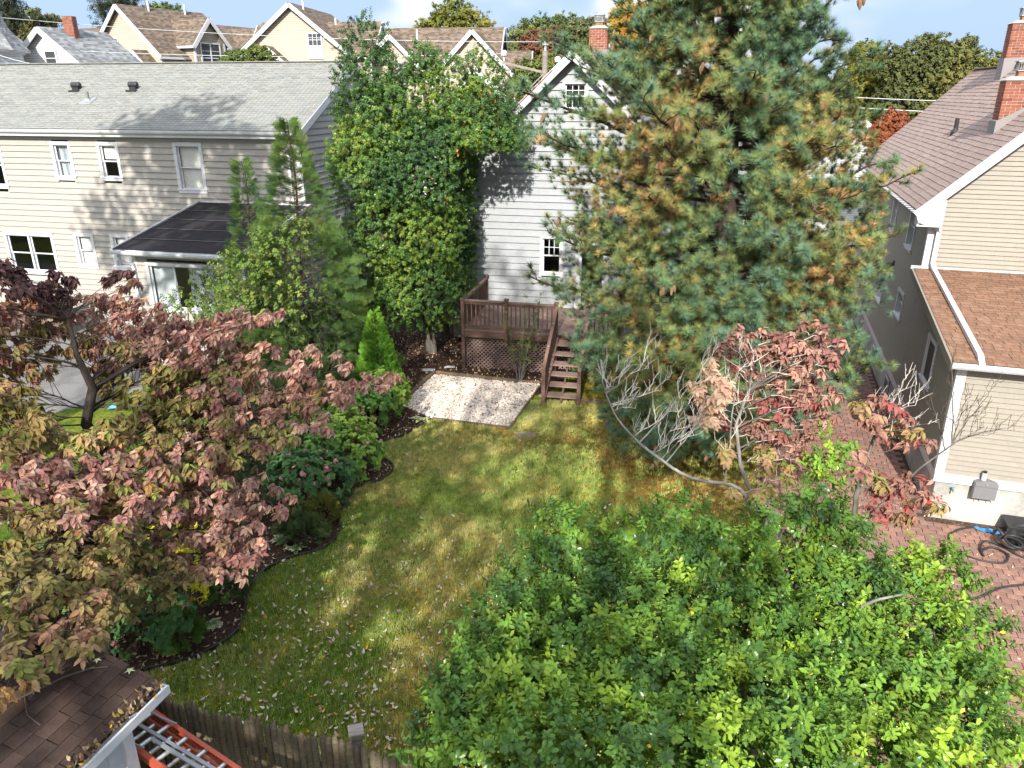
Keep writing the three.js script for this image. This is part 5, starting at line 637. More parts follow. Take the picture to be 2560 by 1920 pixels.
  const g = new MB(), q = rng(5); for (let k = 0; k < 60; k++) { const a = k * 2.4, tl = (12 + 66 * Math.sqrt(q())) * D2R, L = 0.115 + 0.05 * q(), b = V(0, -0.05 + 0.06 * q(), 0), d = V(Math.sin(tl) * Math.cos(a), Math.cos(tl), Math.sin(tl) * Math.sin(a)), s = V(-Math.sin(a), 0, Math.cos(a)).multiplyScalar(0.0031), e = b.clone().addScaledVector(d, L).add(V(0, -0.012, 0)), i0 = g.p.length / 3, n = s.clone().cross(d).normalize(); for (const [p, c] of [[b.clone().sub(s), 0.75], [b.clone().add(s), 0.75], [e, 1.15]]) { g.col = [c, c, c]; g.v(p, n, 0, 0); } g.i.push(i0, i0 + 1, i0 + 2); }
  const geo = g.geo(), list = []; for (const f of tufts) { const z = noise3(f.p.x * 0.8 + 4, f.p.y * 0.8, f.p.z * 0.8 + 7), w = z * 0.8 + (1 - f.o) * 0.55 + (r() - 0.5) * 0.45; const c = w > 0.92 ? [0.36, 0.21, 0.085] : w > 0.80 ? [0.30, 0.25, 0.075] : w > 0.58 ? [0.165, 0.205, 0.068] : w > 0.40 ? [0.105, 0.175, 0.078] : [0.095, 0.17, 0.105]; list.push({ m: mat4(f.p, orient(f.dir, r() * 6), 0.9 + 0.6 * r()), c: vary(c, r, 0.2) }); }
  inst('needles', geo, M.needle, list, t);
  const cg = new MB().lathe([[0.001, 0.0], [0.022, -0.02], [0.030, -0.05], [0.026, -0.09], [0.014, -0.13], [0.001, -0.15]], 8).geo(), cl = []; for (const p of cones) for (let k = 0; k < 3; k++) cl.push({ m: mat4(p.clone().add(V((r() - 0.5) * 0.1, -0.03 * k, (r() - 0.5) * 0.1)), orient(V((r() - 0.5) * 0.7, 1, (r() - 0.5) * 0.7), r() * 6), 0.9 + 0.4 * r()), c: vary([0.20, 0.12, 0.07], r, 0.3) }); inst('pine_cones', cg, M.matte, cl, t);
}
function loc2(O, yaw, p) { const a = yaw * D2R, x = p.x - O[0], z = p.z - O[2]; return { x: x * Math.cos(a) + z * Math.sin(a), y: p.y, z: -x * Math.sin(a) + z * Math.cos(a) }; }
const B = (px, py, z, rx, ry, rz, w) => ({ c: at(px, py, z), r: V(rx, ry, rz), w });

{ // holly, clipped flat along the deck
  const t = thing('holly_tree', 'tall dense holly with small glossy leaves between the cream and grey houses', 'tree');
  const blobs = [B(1000, 760, -23.2, 1.5, 0.55, 1.1), B(1060, 710, -23.3, 2.0, 1.3, 1.5), B(1060, 600, -23.3, 2.3, 1.5, 1.6), B(1080, 470, -23.4, 2.4, 1.5, 1.7), B(1080, 385, -23.4, 2.25, 1.0, 1.6), B(965, 310, -23.6, 1.25, 1.15, 1.2), B(1180, 330, -23.6, 1.45, 1.1, 1.3), B(925, 215, -23.6, 0.95, 1.1, 0.85, 1.3), B(912, 130, -23.7, 0.55, 0.95, 0.5, 0.45), B(1030, 250, -23.8, 0.9, 0.9, 0.9, 0.7), B(1135, 225, -23.7, 0.85, 0.85, 0.8, 0.8), B(1205, 215, -23.8, 0.7, 0.8, 0.7, 0.6), B(1205, 490, -23.2, 1.0, 1.4, 1.2), B(905, 420, -23.4, 0.85, 1.3, 0.9), B(1175, 640, -22.9, 0.8, 1.3, 1.2), B(1060, 190, -23.8, 0.35, 0.8, 0.35), B(1225, 380, -23.2, 0.8, 0.9, 0.9)];
  const rej = p => { const q = loc2(OG, YG, p); return q.x > -2.62 && q.y < 6.5 && q.x > -2.62 + Math.max(0, q.y - 4.6) * -0.6 || (q.z < 0.12 && q.x > -3.85 && q.y < 8 - Math.max(0, -1 - q.x)); };
  const g = sprig({ n: 18, L: 0.052, W: 0.031, stem: 0.26, tilt: [35, 100], curl: 0.15, seed: 4, twig: 0 }), items = masses(blobs, 15000, 11, { shell: 0.5, reject: rej, spread: 0.8, amp: 0.6 });
  foliage(t, g, M.leafGloss, items, 12, [[0.045, 0.10, 0.034], [0.066, 0.14, 0.036], [0.115, 0.205, 0.038], [0.21, 0.285, 0.045]], { size: [0.9, 1.5], patch: 0.9 });
  const st = new MB(); for (const [a, b, c, d] of [[-2.72, -23.7, -2.95, -23.4], [-2.56, -23.66, -2.5, -23.3]]) new MB().tube([V(a, 0, b), V(a - 0.02, 0.8, b), V(c, 2.4, d), V(c - 0.2, 5, d - 0.2), V(c - 0.3, 7.6, d - 0.3)], q => 0.115 * (1 - 0.75 * q), 9).build('trunk', M.barkGrey, t);
  for (const [x, z] of [[-2.32, -24.9], [-2.03, -26.1], [-2.3, -25.9]]) new MB().tube([V(x, 0, z), V(x - 0.1, 1.2, z + 0.1), V(x - 0.5, 3.2, z + 0.8)], q => 0.09 * (1 - 0.5 * q), 8).build('trunk', M.barkGrey, t);
}
// flat sprays of scale leaves for the conifers
function spray(len, n, seed, w = 0.012) { const mb = new MB(), r = rng(seed); const st = (a, b, ww) => { const d = b.clone().sub(a), s = V(-d.y, d.x, 0).normalize().multiplyScalar(ww); mb.tri(a.clone().sub(s), b, a.clone().add(s)); }; st(V(0, 0, 0), V(0, len, -0.02), w); for (let k = 0; k < n; k++) for (const s of [-1, 1]) { const y = len * (0.12 + 0.8 * k / n), l = len * (0.42 - 0.30 * k / n) * (0.8 + 0.5 * r()), a = V(0, y, 0), e = V(s * l * 0.82, y + l * 0.6, (r() - 0.3) * 0.05); st(a, e, w * 0.9); for (let j = 0; j < 2; j++) { const q = a.clone().lerp(e, 0.35 + 0.3 * j); for (const u of [-1, 1]) st(q, q.clone().add(V(s * l * 0.18 - u * l * 0.12 * s, l * 0.22 * (u > 0 ? 1 : 0.2), 0)), w * 0.8); } } return mb.geo(); }
{ // two leader cypress with a climbing vine
  const t = thing('cypress_tree', 'loose feathery cypress with two thin leaders and a vine before the cream porch', 'tree'), r = rng(71), g = spray(0.42, 7, 3, 0.012), items = [];
  for (const [bx, bz, H, R0, n, tall] of [[-5.65, -20.2, 7.35, 2.25, 2300, 1], [-7.0, -20.4, 6.35, 1.25, 850, 1]]) {
    const tp = []; for (let h = 0; h <= H; h += 0.6) tp.push(V(bx + 0.06 * Math.sin(h * 1.3), h, bz + 0.05 * Math.sin(h))); tp.push(V(bx, H, bz)); new MB().tube(tp, q => 0.085 * (1 - q) + 0.006, 7).build('trunk', M.bark, t); const br = new MB();
    for (let k = 0; k < n; k++) { const u = Math.pow(r(), 1.4), h = u * (H - 0.15) + 0.1, a = r() * 6.283, R = R0 * Math.pow(1 - h / (H + 0.2), 0.95) * (0.75 + 0.5 * noise3(Math.cos(a) * 2 + bx, h * 1.4, Math.sin(a) * 2)), q = R * (0.35 + 0.65 * Math.sqrt(r())), c = V(Math.cos(a), 0, Math.sin(a)); items.push({ p: V(bx + c.x * q, h - 0.08 * q, bz + c.z * q), dir: V(c.x, 0.45 - 0.55 * (q / R0) + 0.5 * clamp(h / H - 0.5), c.z), s: h > H * 0.65 ? 0.62 : 0.95, spin: r() < 0.7 ? Math.PI * (r() < 0.5 ? 0 : 1) + (r() - 0.5) : r() * 6 }); if (k % 9 === 0) br.tube([V(bx, h - 0.15, bz), V(bx + c.x * R, h, bz + c.z * R)], q2 => 0.010 * (1 - q2) + 0.002, 4, false); }
    const o = br.build('branches', M.twig, t); o.userData.kind = 'stuff';
    for (let k = 0; k < 14; k++) { const h = H - 0.05 - k * 0.16, a = k * 2.4, L = 0.10 + k * 0.055, c = V(Math.cos(a), 0, Math.sin(a)), e = V(bx + c.x * L, h + L * 0.35, bz + c.z * L); new MB().tube([V(bx, h, bz), e], 0.005, 4).build('branch', M.twig, t); for (let j = 0; j < 4; j++) items.push({ p: V(bx, h, bz).lerp(e, 0.25 + 0.25 * j), dir: V(c.x + (r() - 0.5), 0.5, c.z + (r() - 0.5)), s: 0.5 }); }
  }
  foliage(t, g, M.leaf, items, 14, [[0.055, 0.11, 0.036], [0.09, 0.165, 0.042], [0.14, 0.215, 0.048], [0.19, 0.215, 0.055]], { size: [0.75, 1.3], patch: 0.9 });
  const v = thing('climbing_vine', 'light green heart leaved vine draped over the front of the cypress', 'vine'), vb = [B(610, 690, -18.9, 0.75, 0.7, 0.4), B(690, 650, -18.9, 0.7, 0.8, 0.4), B(580, 760, -19.0, 0.7, 0.6, 0.4), B(670, 790, -18.8, 0.8, 0.6, 0.4), B(735, 620, -19.2, 0.5, 0.7, 0.4), B(770, 770, -18.9, 0.5, 0.8, 0.4)];
  foliage(v, sprig({ n: 10, L: 0.066, W: 0.062, stem: 0.24, tilt: [60, 130], seed: 8, shape: 0.3 }), M.leaf, masses(vb, 400, 5), 15, [[0.085, 0.145, 0.035], [0.13, 0.20, 0.045], [0.17, 0.22, 0.05], [0.27, 0.32, 0.065]], { nInd: 60, patch: 2.5 }); const vs = new MB(), q = rng(4); for (let k = 0; k < 16; k++) { const a = at(560 + q() * 300, 900, -19.4), b = at(560 + q() * 300, 600 + q() * 200, -18.8); vs.tube(bend(a, b, 0.4, 8, q, 0.25), 0.006, 4, false); } vs.build('vine_stems', M.twig, v);
  const s = thing('maple_shrub', 'small leaved shrub with light gaps in front of the porch window', 'shrub'); foliage(s, sprig({ n: 7, L: 0.07, W: 0.06, stem: 0.18, tilt: [50, 110], seed: 18, shape: 0.3 }), M.leaf, masses([B(480, 790, -20.6, 0.85, 0.75, 0.5), B(530, 730, -20.7, 0.55, 0.7, 0.4), B(440, 840, -20.5, 0.6, 0.7, 0.5), B(570, 830, -20.3, 0.7, 0.8, 0.5)], 420, 25, { shell: 0.3 }), 16, [[0.075, 0.13, 0.032], [0.11, 0.175, 0.04], [0.17, 0.22, 0.05]]); for (const x of [-9.3, -8.9, -8.5]) new MB().tube([V(x, 0, -20.7), V(x + 0.1, 1.2, -20.7), V(x + 0.25, 2.6, -20.6)], 0.015, 5).build('stem', M.twig, s);
  // low feathery conifer skirt to the right of the cypress
  const c2 = thing('cypress_shrub', 'bushy bright green cypress at the foot of the tall cypress by the chain link', 'shrub'); foliage(c2, g, M.leaf, masses([B(800, 850, -20.3, 0.85, 0.9, 0.8), B(835, 810, -20.6, 0.5, 0.7, 0.6), B(740, 900, -19.9, 0.95, 0.75, 0.8), B(830, 900, -20, 0.45, 0.5, 0.5)], 800, 31, { upBias: -0.05 }), 17, [[0.055, 0.115, 0.034], [0.085, 0.165, 0.04], [0.12, 0.21, 0.045]], { size: [0.7, 1.1] }); new MB().tube([V(-4.95, 0, -20.1), V(-4.95, 1.6, -20.1)], 0.05, 6).build('trunk', M.bark, c2);
}
function cone(name, x, z, H, R, n, pal, label, seed) { const t = thing(name, label, 'shrub', [0, 0, 0]), r = rng(seed), items = []; new MB().tube([V(x, 0, z), V(x, H * 0.9, z)], q => 0.05 * (1 - q) + 0.01, 6).build('trunk', M.bark, t); for (let k = 0; k < n; k++) { const u = 1 - Math.sqrt(r()), h = 0.06 + u * (H - 0.1), a = r() * 6.283, b = 0.9 + 0.2 * noise3(Math.cos(a) * 2.5 + x, h * 2.4, Math.sin(a) * 2.5), q = R * Math.pow(1 - h / H, 0.72) * Math.min(1, 0.75 + h) * b * (0.72 + 0.28 * r()); items.push({ p: V(x + Math.cos(a) * q, h, z + Math.sin(a) * q), dir: V(Math.cos(a) * 0.75, 0.9, Math.sin(a) * 0.75) }); } foliage(t, spray(0.16, 5, seed + 1, 0.014), M.leaf, items, seed, pal, { size: [0.75, 1.2], patch: 3 }); return t; }
cone('arborvitae', -3.62, -19.35, 2.72, 0.70, 2300, [[0.11, 0.26, 0.03], [0.17, 0.37, 0.04], [0.24, 0.46, 0.05]], 'bright green conical arborvitae at the back end of the left bed', 81);
cone('arborvitae', -4.35, -18.2, 1.55, 0.62, 1300, [[0.05, 0.11, 0.028], [0.075, 0.15, 0.03]], 'low dark green arborvitae left of the bright conical one', 82);

// ---------------------------------------------------------------- reddish dogwood, left
const PAL = { red: [[0.339, 0.157, 0.122], [0.434, 0.241, 0.180], [0.509, 0.325, 0.243], [0.368, 0.178, 0.149], [0.396, 0.256, 0.144]], dark: [[0.135, 0.068, 0.063], [0.189, 0.095, 0.086]], olive: [[0.172, 0.162, 0.048], [0.228, 0.183, 0.063], [0.262, 0.193, 0.074], [0.186, 0.207, 0.048]], mix: [[0.316, 0.169, 0.105], [0.293, 0.225, 0.084], [0.385, 0.258, 0.133], [0.254, 0.266, 0.070], [0.416, 0.233, 0.084]], pink: [[0.60, 0.36, 0.26], [0.66, 0.46, 0.32], [0.62, 0.52, 0.28]], crimson: [[0.340, 0.094, 0.084], [0.280, 0.138, 0.108], [0.400, 0.225, 0.168], [0.250, 0.112, 0.102]] };
{
  const t = thing('dogwood_tree', 'spreading dogwood with drooping purple red leaves filling the left side', 'tree');
  const path = [V(-6.12, 0, -9.19), V(-5.95, 1.0, -9.25), V(-5.75, 2.2, -9.3), V(-5.45, 3.3, -9.3), at(215, 1060, -9.3), at(232, 970, -9.3), at(212, 930, -9.3), at(190, 880, -9.4), at(170, 800, -9.6)];
  new MB().tube(path, q => 0.115 * (1 - 0.86 * q) + 0.006, 10).build('trunk', M.barkDark, t);
  const T = (px, py, z, pal, o = {}) => ({ p: at(px, py, z), pal: PAL[pal], ...o });
  const tips = [T(10, 690, -9.4, 'dark', { w: 0.8, len: 0.6 }), T(125, 735, -9.9, 'dark', { len: 0.5 }), T(272, 705, -10, 'dark', { w: 0.5, twigs: 2, from: 0.85, len: 0.5 }), T(60, 780, -9.6, 'mix'), T(180, 770, -10, 'red'), T(290, 790, -10.3, 'red'), T(330, 850, -10.5, 'red'), T(420, 830, -10.8, 'red', { len: 0.8 }), T(520, 825, -11, 'red', { len: 0.7 }), T(600, 810, -11.2, 'red', { len: 0.6 }), T(675, 800, -11.3, 'red', { len: 0.6 }), T(640, 880, -11, 'red'), T(745, 900, -11.2, 'red', { len: 0.7 }), T(850, 920, -11.4, 'red', { len: 0.7 }), T(975, 955, -11.6, 'red', { len: 0.5, from: 0.45 }), T(845, 985, -11, 'red'), T(760, 1010, -10.8, 'mix'), T(560, 930, -10.8, 'mix'), T(430, 920, -10.6, 'mix'),
    T(90, 790, -9.6, 'red', { len: 0.6 }), T(220, 830, -10, 'red'), T(80, 850, -9.5, 'mix'), T(150, 900, -9.6, 'mix'), T(270, 880, -10, 'mix'), T(350, 905, -10.2, 'red'), T(500, 895, -10.8, 'red'), T(600, 900, -11, 'mix'), T(60, 1010, -8.9, 'olive'), T(260, 1010, -9.5, 'olive'), T(150, 1100, -8.7, 'mix'), T(280, 1110, -8.9, 'mix'), T(480, 1120, -9.5, 'mix'), T(230, 1240, -8.3, 'red'), T(120, 1220, -8.1, 'red'),
    T(40, 960, -9.2, 'mix'), T(30, 880, -9.6, 'red'), T(110, 1060, -8.9, 'olive'), T(20, 1090, -8.6, 'olive'), T(340, 960, -9.9, 'olive'), T(470, 1010, -10, 'olive'), T(620, 1000, -10.3, 'mix'), T(560, 1070, -9.8, 'red'), T(420, 1090, -9.4, 'olive'), T(330, 1050, -9.2, 'olive'), T(700, 1090, -10, 'mix'), T(790, 1060, -10.4, 'red', { len: 0.7 }), T(620, 1140, -9.6, 'mix'),
    T(60, 1180, -8.3, 'red'), T(180, 1170, -8.4, 'red'), T(300, 1180, -8.6, 'red'), T(400, 1200, -8.8, 'mix'), T(120, 1290, -7.9, 'red'), T(220, 1310, -8, 'red'), T(310, 1330, -8.2, 'red', { len: 0.8 }), T(30, 1300, -7.7, 'mix'), T(500, 1180, -9.2, 'red'), T(590, 1230, -9.2, 'red'), T(690, 1250, -9.4, 'red', { len: 0.7 }), T(620, 1320, -9.1, 'red', { len: 0.7 }), T(530, 1340, -8.8, 'red', { len: 0.7 }), T(560, 1430, -8.6, 'red', { len: 0.5, from: 0.6 }), T(400, 1290, -8.5, 'mix', { len: 0.7 }), T(480, 1270, -8.8, 'red'), T(640, 1385, -8.9, 'red', { len: 0.5, from: 0.6 }),
    T(60, 1410, -7.5, 'olive'), T(170, 1430, -7.6, 'olive'), T(290, 1450, -7.8, 'olive'), T(390, 1460, -8.1, 'olive', { len: 0.8 }), T(330, 1530, -7.7, 'olive', { len: 0.7 }), T(200, 1530, -6.8, 'olive'), T(90, 1530, -6.4, 'olive'), T(20, 1500, -6.4, 'olive'), T(60, 1630, -5.8, 'mix'), T(150, 1610, -6.0, 'mix', { len: 0.8 }), T(20, 1710, -5.5, 'mix', { len: 0.7 }), T(90, 1680, -5.7, 'mix', { len: 0.6 }), T(240, 1570, -6.6, 'olive', { len: 0.7 })];
  const sp = limbs(t, path, tips, 33, M.barkDark, { twigs: 11, twigLen: [0.3, 0.95], sprigs: 7, minN: 11, r0: 0.020, twigMat: M.twig, from: 0.28 });
  foliage(t, sprig({ n: 7, L: 0.108, W: 0.050, stem: 0.08, tilt: [100, 168], curl: 0.3, fold: 0.35, seed: 21 }), M.leaf, sp, 34, PAL.red, { nInd: 300, partName: 'leaf_cluster', size: [0.8, 1.2], k: 0.28 });
  const bl = sp.filter((_, k) => k % 29 === 0).slice(0, 70), br = rng(3); inst('berries', new THREE.SphereGeometry(0.011, 8, 6), std(0.62, 0.02, 0.025, 0.35), bl.flatMap(s => [0, 1, 2].map(() => ({ m: mat4(s.p.clone().add(V((br() - 0.5) * 0.05, 0.03, (br() - 0.5) * 0.05)), new THREE.Quaternion(), 1) }))), t);
}
{ // dogwoods on the right: bare grey limbs and red leaves
  const T = (px, py, z, o = {}) => ({ p: at(px, py, z), ...o });
  const t = thing('dogwood_tree', 'half bare dogwood with pale grey limbs and dark red leaves before the pine', 'tree'), path = [V(2.75, 0, -8.9), at(1905, 1290, -9.0), at(1880, 1240, -9.1), at(1850, 1160, -9.2), at(1840, 1060, -9.3), at(1870, 980, -9.5)];
  new MB().tube(path, q => 0.036 * (1 - 0.7 * q) + 0.006, 9).build('trunk', M.barkPale, t);
  const bare = [[1505, 945, -9.2], [1540, 930, -9.3], [1570, 1010, -9.2], [1640, 870, -9.4], [1655, 960, -9.3], [1600, 1080, -9], [1720, 1010, -9.3], [1780, 890, -9.6], [1720, 1070, -9.1], [1850, 880, -9.6], [1810, 960, -9.4], [1660, 1120, -8.9], [1545, 1010, -9.1]].map(a => T(...a, { bare: 1, w: 0.8, from: 0.25, twigs: 7, len: 0.8 }));
  const bow = [at(1885, 1300, -9.0), at(1850, 1222, -9.0), at(1727, 1195, -9.0), at(1640, 1140, -9.05), at(1585, 1095, -9.1), at(1540, 1040, -9.15), at(1515, 985, -9.2)];
  limbs(t, bow, bare, 51, M.barkPale, { r0: 0.018, twigMat: M.twigPale, twigLen: [0.2, 0.5], lift: -0.3 });
  new MB().tube(new THREE.CatmullRomCurve3(bow).getPoints(24), q => 0.03 - 0.022 * q, 8).build('limb', M.barkPale, t);
  const red = [[1850, 860, -10], [1900, 845, -10], [1870, 920, -10], [1960, 860, -10], [2040, 830, -10.2], [2085, 860, -10.2], [2060, 910, -10.1], [1990, 900, -10], [1930, 950, -9.9], [2020, 960, -10], [2070, 985, -10], [1890, 1010, -9.7], [1960, 1020, -9.8], [2040, 1040, -9.9], [1850, 1080, -9.5], [1920, 1090, -9.6], [2000, 1110, -9.7]].map(a => T(...a, { pal: PAL.crimson, len: 0.75 })), pink = [[1745, 975, -9.5], [1790, 950, -9.5], [1770, 1010, -9.5], [1830, 1000, -9.5], [1760, 1055, -9.4], [1800, 1060, -9.4]].map(a => T(...a, { pal: PAL.pink, len: 0.7 })), low = [[1830, 1140, -9.2], [1900, 1150, -9.2], [1960, 1180, -9.3], [1880, 1230, -9.0]].map(a => T(...a, { pal: PAL.mix, len: 0.7 }));
  const sp = limbs(t, path, [...red, ...pink, ...low], 52, M.barkGrey, { twigs: 10, twigLen: [0.25, 0.55], sprigs: 5, twigMat: M.twigPale, r0: 0.016 });
  foliage(t, sprig({ n: 7, L: 0.115, W: 0.058, stem: 0.07, tilt: [95, 168], curl: 0.3, fold: 0.35, seed: 22 }), M.leaf, sp, 54, PAL.crimson, { nInd: 200, partName: 'leaf_cluster', size: [0.75, 1.15], k: 0.28 });
  const u = thing('dogwood_tree', 'small dogwood with dark spreading twigs across the tan house wall', 'tree'), p2 = [V(4.05, 0, -9.2), at(2135, 1330, -9.2), at(2140, 1240, -9.3), at(2165, 1150, -9.4), at(2190, 1080, -9.5)];
  new MB().tube(p2, q => 0.045 * (1 - 0.7 * q) + 0.006, 8).build('trunk', M.barkGrey, u);
  const dark = [[2410, 1010, -9.8], [2520, 1070, -10], [2470, 990, -10], [2380, 930, -10], [2330, 1010, -9.7], [2440, 1080, -9.8]].map(a => T(...a, { bare: 1, from: 0.3, twigs: 6, len: 0.75, w: 0.75 })), pale = [[2290, 990, -9.6], [2260, 950, -9.6], [2230, 1010, -9.6], [2320, 1060, -9.7]].map(a => T(...a, { bare: 1, from: 0.3, twigs: 6, len: 0.7, w: 0.6 }));
  limbs(u, [at(2140, 1330, -9.2), at(2200, 1260, -9.3), at(2300, 1170, -9.6), at(2380, 1110, -9.8)], dark, 61, M.barkGrey, { r0: 0.022, twigMat: M.twig }); new MB().tube([at(2140, 1330, -9.2), at(2200, 1265, -9.3), at(2300, 1170, -9.6), at(2390, 1105, -9.8)], q => 0.022 - 0.012 * q, 7).build('limb', M.barkGrey, u);
  limbs(u, p2, pale, 62, M.barkGrey, { r0: 0.02, twigMat: M.twigPale });
  const lv = [[2150, 1020, -9.5], [2200, 1015, -9.5], [2245, 1045, -9.6], [2290, 1085, -9.6], [2180, 1065, -9.4], [2310, 1110, -9.6], [2190, 1215, -9.3], [2250, 1225, -9.4], [2310, 1240, -9.5], [2350, 1275, -9.5], [2290, 1205, -9.4], [2200, 1290, -9.2], [2260, 1300, -9.3], [2150, 1180, -9.3], [2120, 1120, -9.4]].map((a, k) => T(...a, { pal: k % 3 ? PAL.crimson : PAL.mix, len: 0.6 }));
  const s2 = limbs(u, p2, lv, 63, M.barkGrey, { twigs: 8, twigLen: [0.18, 0.4], sprigs: 4, twigMat: M.twig, r0: 0.012 }); foliage(u, sprig({ n: 6, L: 0.115, W: 0.058, stem: 0.07, tilt: [95, 168], curl: 0.3, fold: 0.35, seed: 23 }), M.leaf, s2, 64, PAL.crimson, { nInd: 100, partName: 'leaf_cluster', size: [0.75, 1.1], k: 0.28 });
  const bb = thing('berries', 'cluster of bright red dogwood berries against the pale foundation', 'berries'), br = rng(9); for (let k = 0; k < 14; k++) addMesh('berry', new THREE.SphereGeometry(0.014, 8, 6), std(0.7, 0.03, 0.02, 0.4), bb).position.copy(at(2310 + br() * 50, 1235 + br() * 25, -9.42));
}

// ---------------------------------------------------------------- big green shrub, lower right
{
  const t = thing('euonymus_shrub', 'huge glossy green broadleaf shrub filling the lower right foreground', 'shrub');
  const D = [[1440, 1330, -8.5, 0.5, 0.5, 0.4], [1390, 1300, -8.6, 0.28, 0.32, 0.26], [1330, 1440, -7.9, 0.42, 0.42, 0.4], [1500, 1450, -7.8, 0.6, 0.5, 0.5], [1270, 1550, -7.2, 0.55, 0.5, 0.5], [1430, 1580, -7.0, 0.75, 0.6, 0.6], [1200, 1690, -6.4, 0.45, 0.5, 0.5], [1110, 1760, -6.1, 0.22, 0.28, 0.25], [1350, 1720, -6.2, 0.75, 0.6, 0.6], [1180, 1850, -5.6, 0.5, 0.5, 0.5], [1420, 1860, -5.3, 0.8, 0.6, 0.6], [1620, 1340, -8.4, 0.55, 0.5, 0.45], [1710, 1290, -8.6, 0.32, 0.4, 0.3], [1650, 1500, -7.4, 0.8, 0.6, 0.6], [1800, 1380, -8.2, 0.7, 0.5, 0.5], [1850, 1550, -7.2, 0.8, 0.6, 0.6], [1650, 1700, -6.2, 0.85, 0.65, 0.65], [1700, 1880, -5.2, 0.9, 0.6, 0.6], [1900, 1730, -6.0, 0.85, 0.65, 0.65], [1950, 1890, -5.2, 0.9, 0.6, 0.6], [1960, 1300, -8.5, 0.4, 0.55, 0.4], [2000, 1440, -7.9, 0.65, 0.5, 0.5], [2060, 1230, -8.6, 0.30, 0.75, 0.3], [2080, 1130, -8.7, 0.16, 0.4, 0.16], [2110, 1340, -8.3, 0.35, 0.45, 0.35], [2080, 1570, -7.0, 0.7, 0.6, 0.6], [2250, 1440, -7.8, 0.55, 0.35, 0.4], [2350, 1410, -8.0, 0.4, 0.25, 0.3], [2300, 1560, -7.0, 0.6, 0.5, 0.5], [2420, 1560, -7.0, 0.35, 0.4, 0.4], [2200, 1700, -6.2, 0.8, 0.65, 0.65], [2380, 1700, -6.1, 0.55, 0.5, 0.5], [2480, 1740, -5.9, 0.3, 0.3, 0.3], [2200, 1880, -5.2, 0.85, 0.6, 0.6], [2420, 1860, -5.3, 0.6, 0.5, 0.5], [2130, 1460, -7.6, 0.5, 0.4, 0.4]];
  const blobs = D.map(([px, py, z, a, b, c]) => ({ c: at(px, py, z).add(V(0, -b * 0.55, 0)), r: V(a, b, c).multiplyScalar(1.02) }));
  const items = masses(blobs, 6200, 91, { shell: 0.5, low: -0.25, spread: 0.65, upBias: 0.45, amp: 0.7 }), low = masses(D.map(([px, py, z, a, b, c]) => { const p = at(px, py, z); return { c: V(p.x, p.y - b * 1.5, p.z), r: V(a * 1.05, b * 1.3, c * 1.05) }; }), 2200, 92, { shell: 0.6 }); items.push(...low);
  foliage(t, sprig({ n: 11, L: 0.076, W: 0.037, stem: 0.20, tilt: [28, 105], curl: 0.12, fold: 0.2, seed: 31, shape: 0.6 }), M.leafGloss, items, 93, [[0.060, 0.130, 0.030], [0.095, 0.195, 0.030], [0.155, 0.275, 0.030], [0.25, 0.37, 0.034]], { nInd: 300, size: [0.65, 1.3], patch: 1.6, k: 0.3 });
  const st = [], r = rng(6); for (let k = 0; k < 26; k++) { const b = blobs[(k * 5) % blobs.length].c, o = V(lerp(1.9, b.x, 0.35), 0, lerp(-6.6, b.z, 0.35)); new MB().tube(bend(o, b.clone().add(V(0, 0.1, 0)), 0.5, 8, r, 0.12), q => 0.035 * (1 - q) + 0.006, 6).build('stem', M.barkGrey, t); }
  new MB().tube([at(2090, 1420, -7.9), at(2085, 1500, -7.4), at(2130, 1560, -7.0), at(2120, 1640, -6.8)], 0.02, 6).build('stem', M.barkPale, t); new MB().tube([at(2125, 1530, -7.0), at(2190, 1500, -7.1), at(2260, 1485, -7.2)], q => 0.022 - 0.01 * q, 6).build('stem', M.barkPale, t);
  const yl = new MB(); leaf(yl, new THREE.Matrix4(), 0.065, 0.034, 0.2, 0.2, 0.6); const y = masses(blobs, 70, 95, { shell: 0.95, low: 0.2 }); y.forEach((it, k) => { const o = addMesh('yellow_leaf', yl.geo(), std(0.55, 0.40, 0.03, 0.7, null, { side: THREE.DoubleSide }), t); o.applyMatrix4(mat4(it.p, orient(it.dir.clone().add(V(0.8, -0.2, 0.4)), k), 1)); });
  const fr = masses(blobs, 1500, 96, { shell: 0.9, low: 0.1 }).map(it => ({ m: mat4(it.p, new THREE.Quaternion(), 1), c: col(0.42, 0.40, 0.15) })); inst('seed_capsules', new THREE.SphereGeometry(0.0085, 6, 5), std(1, 1, 1, 0.6), fr, t);
}

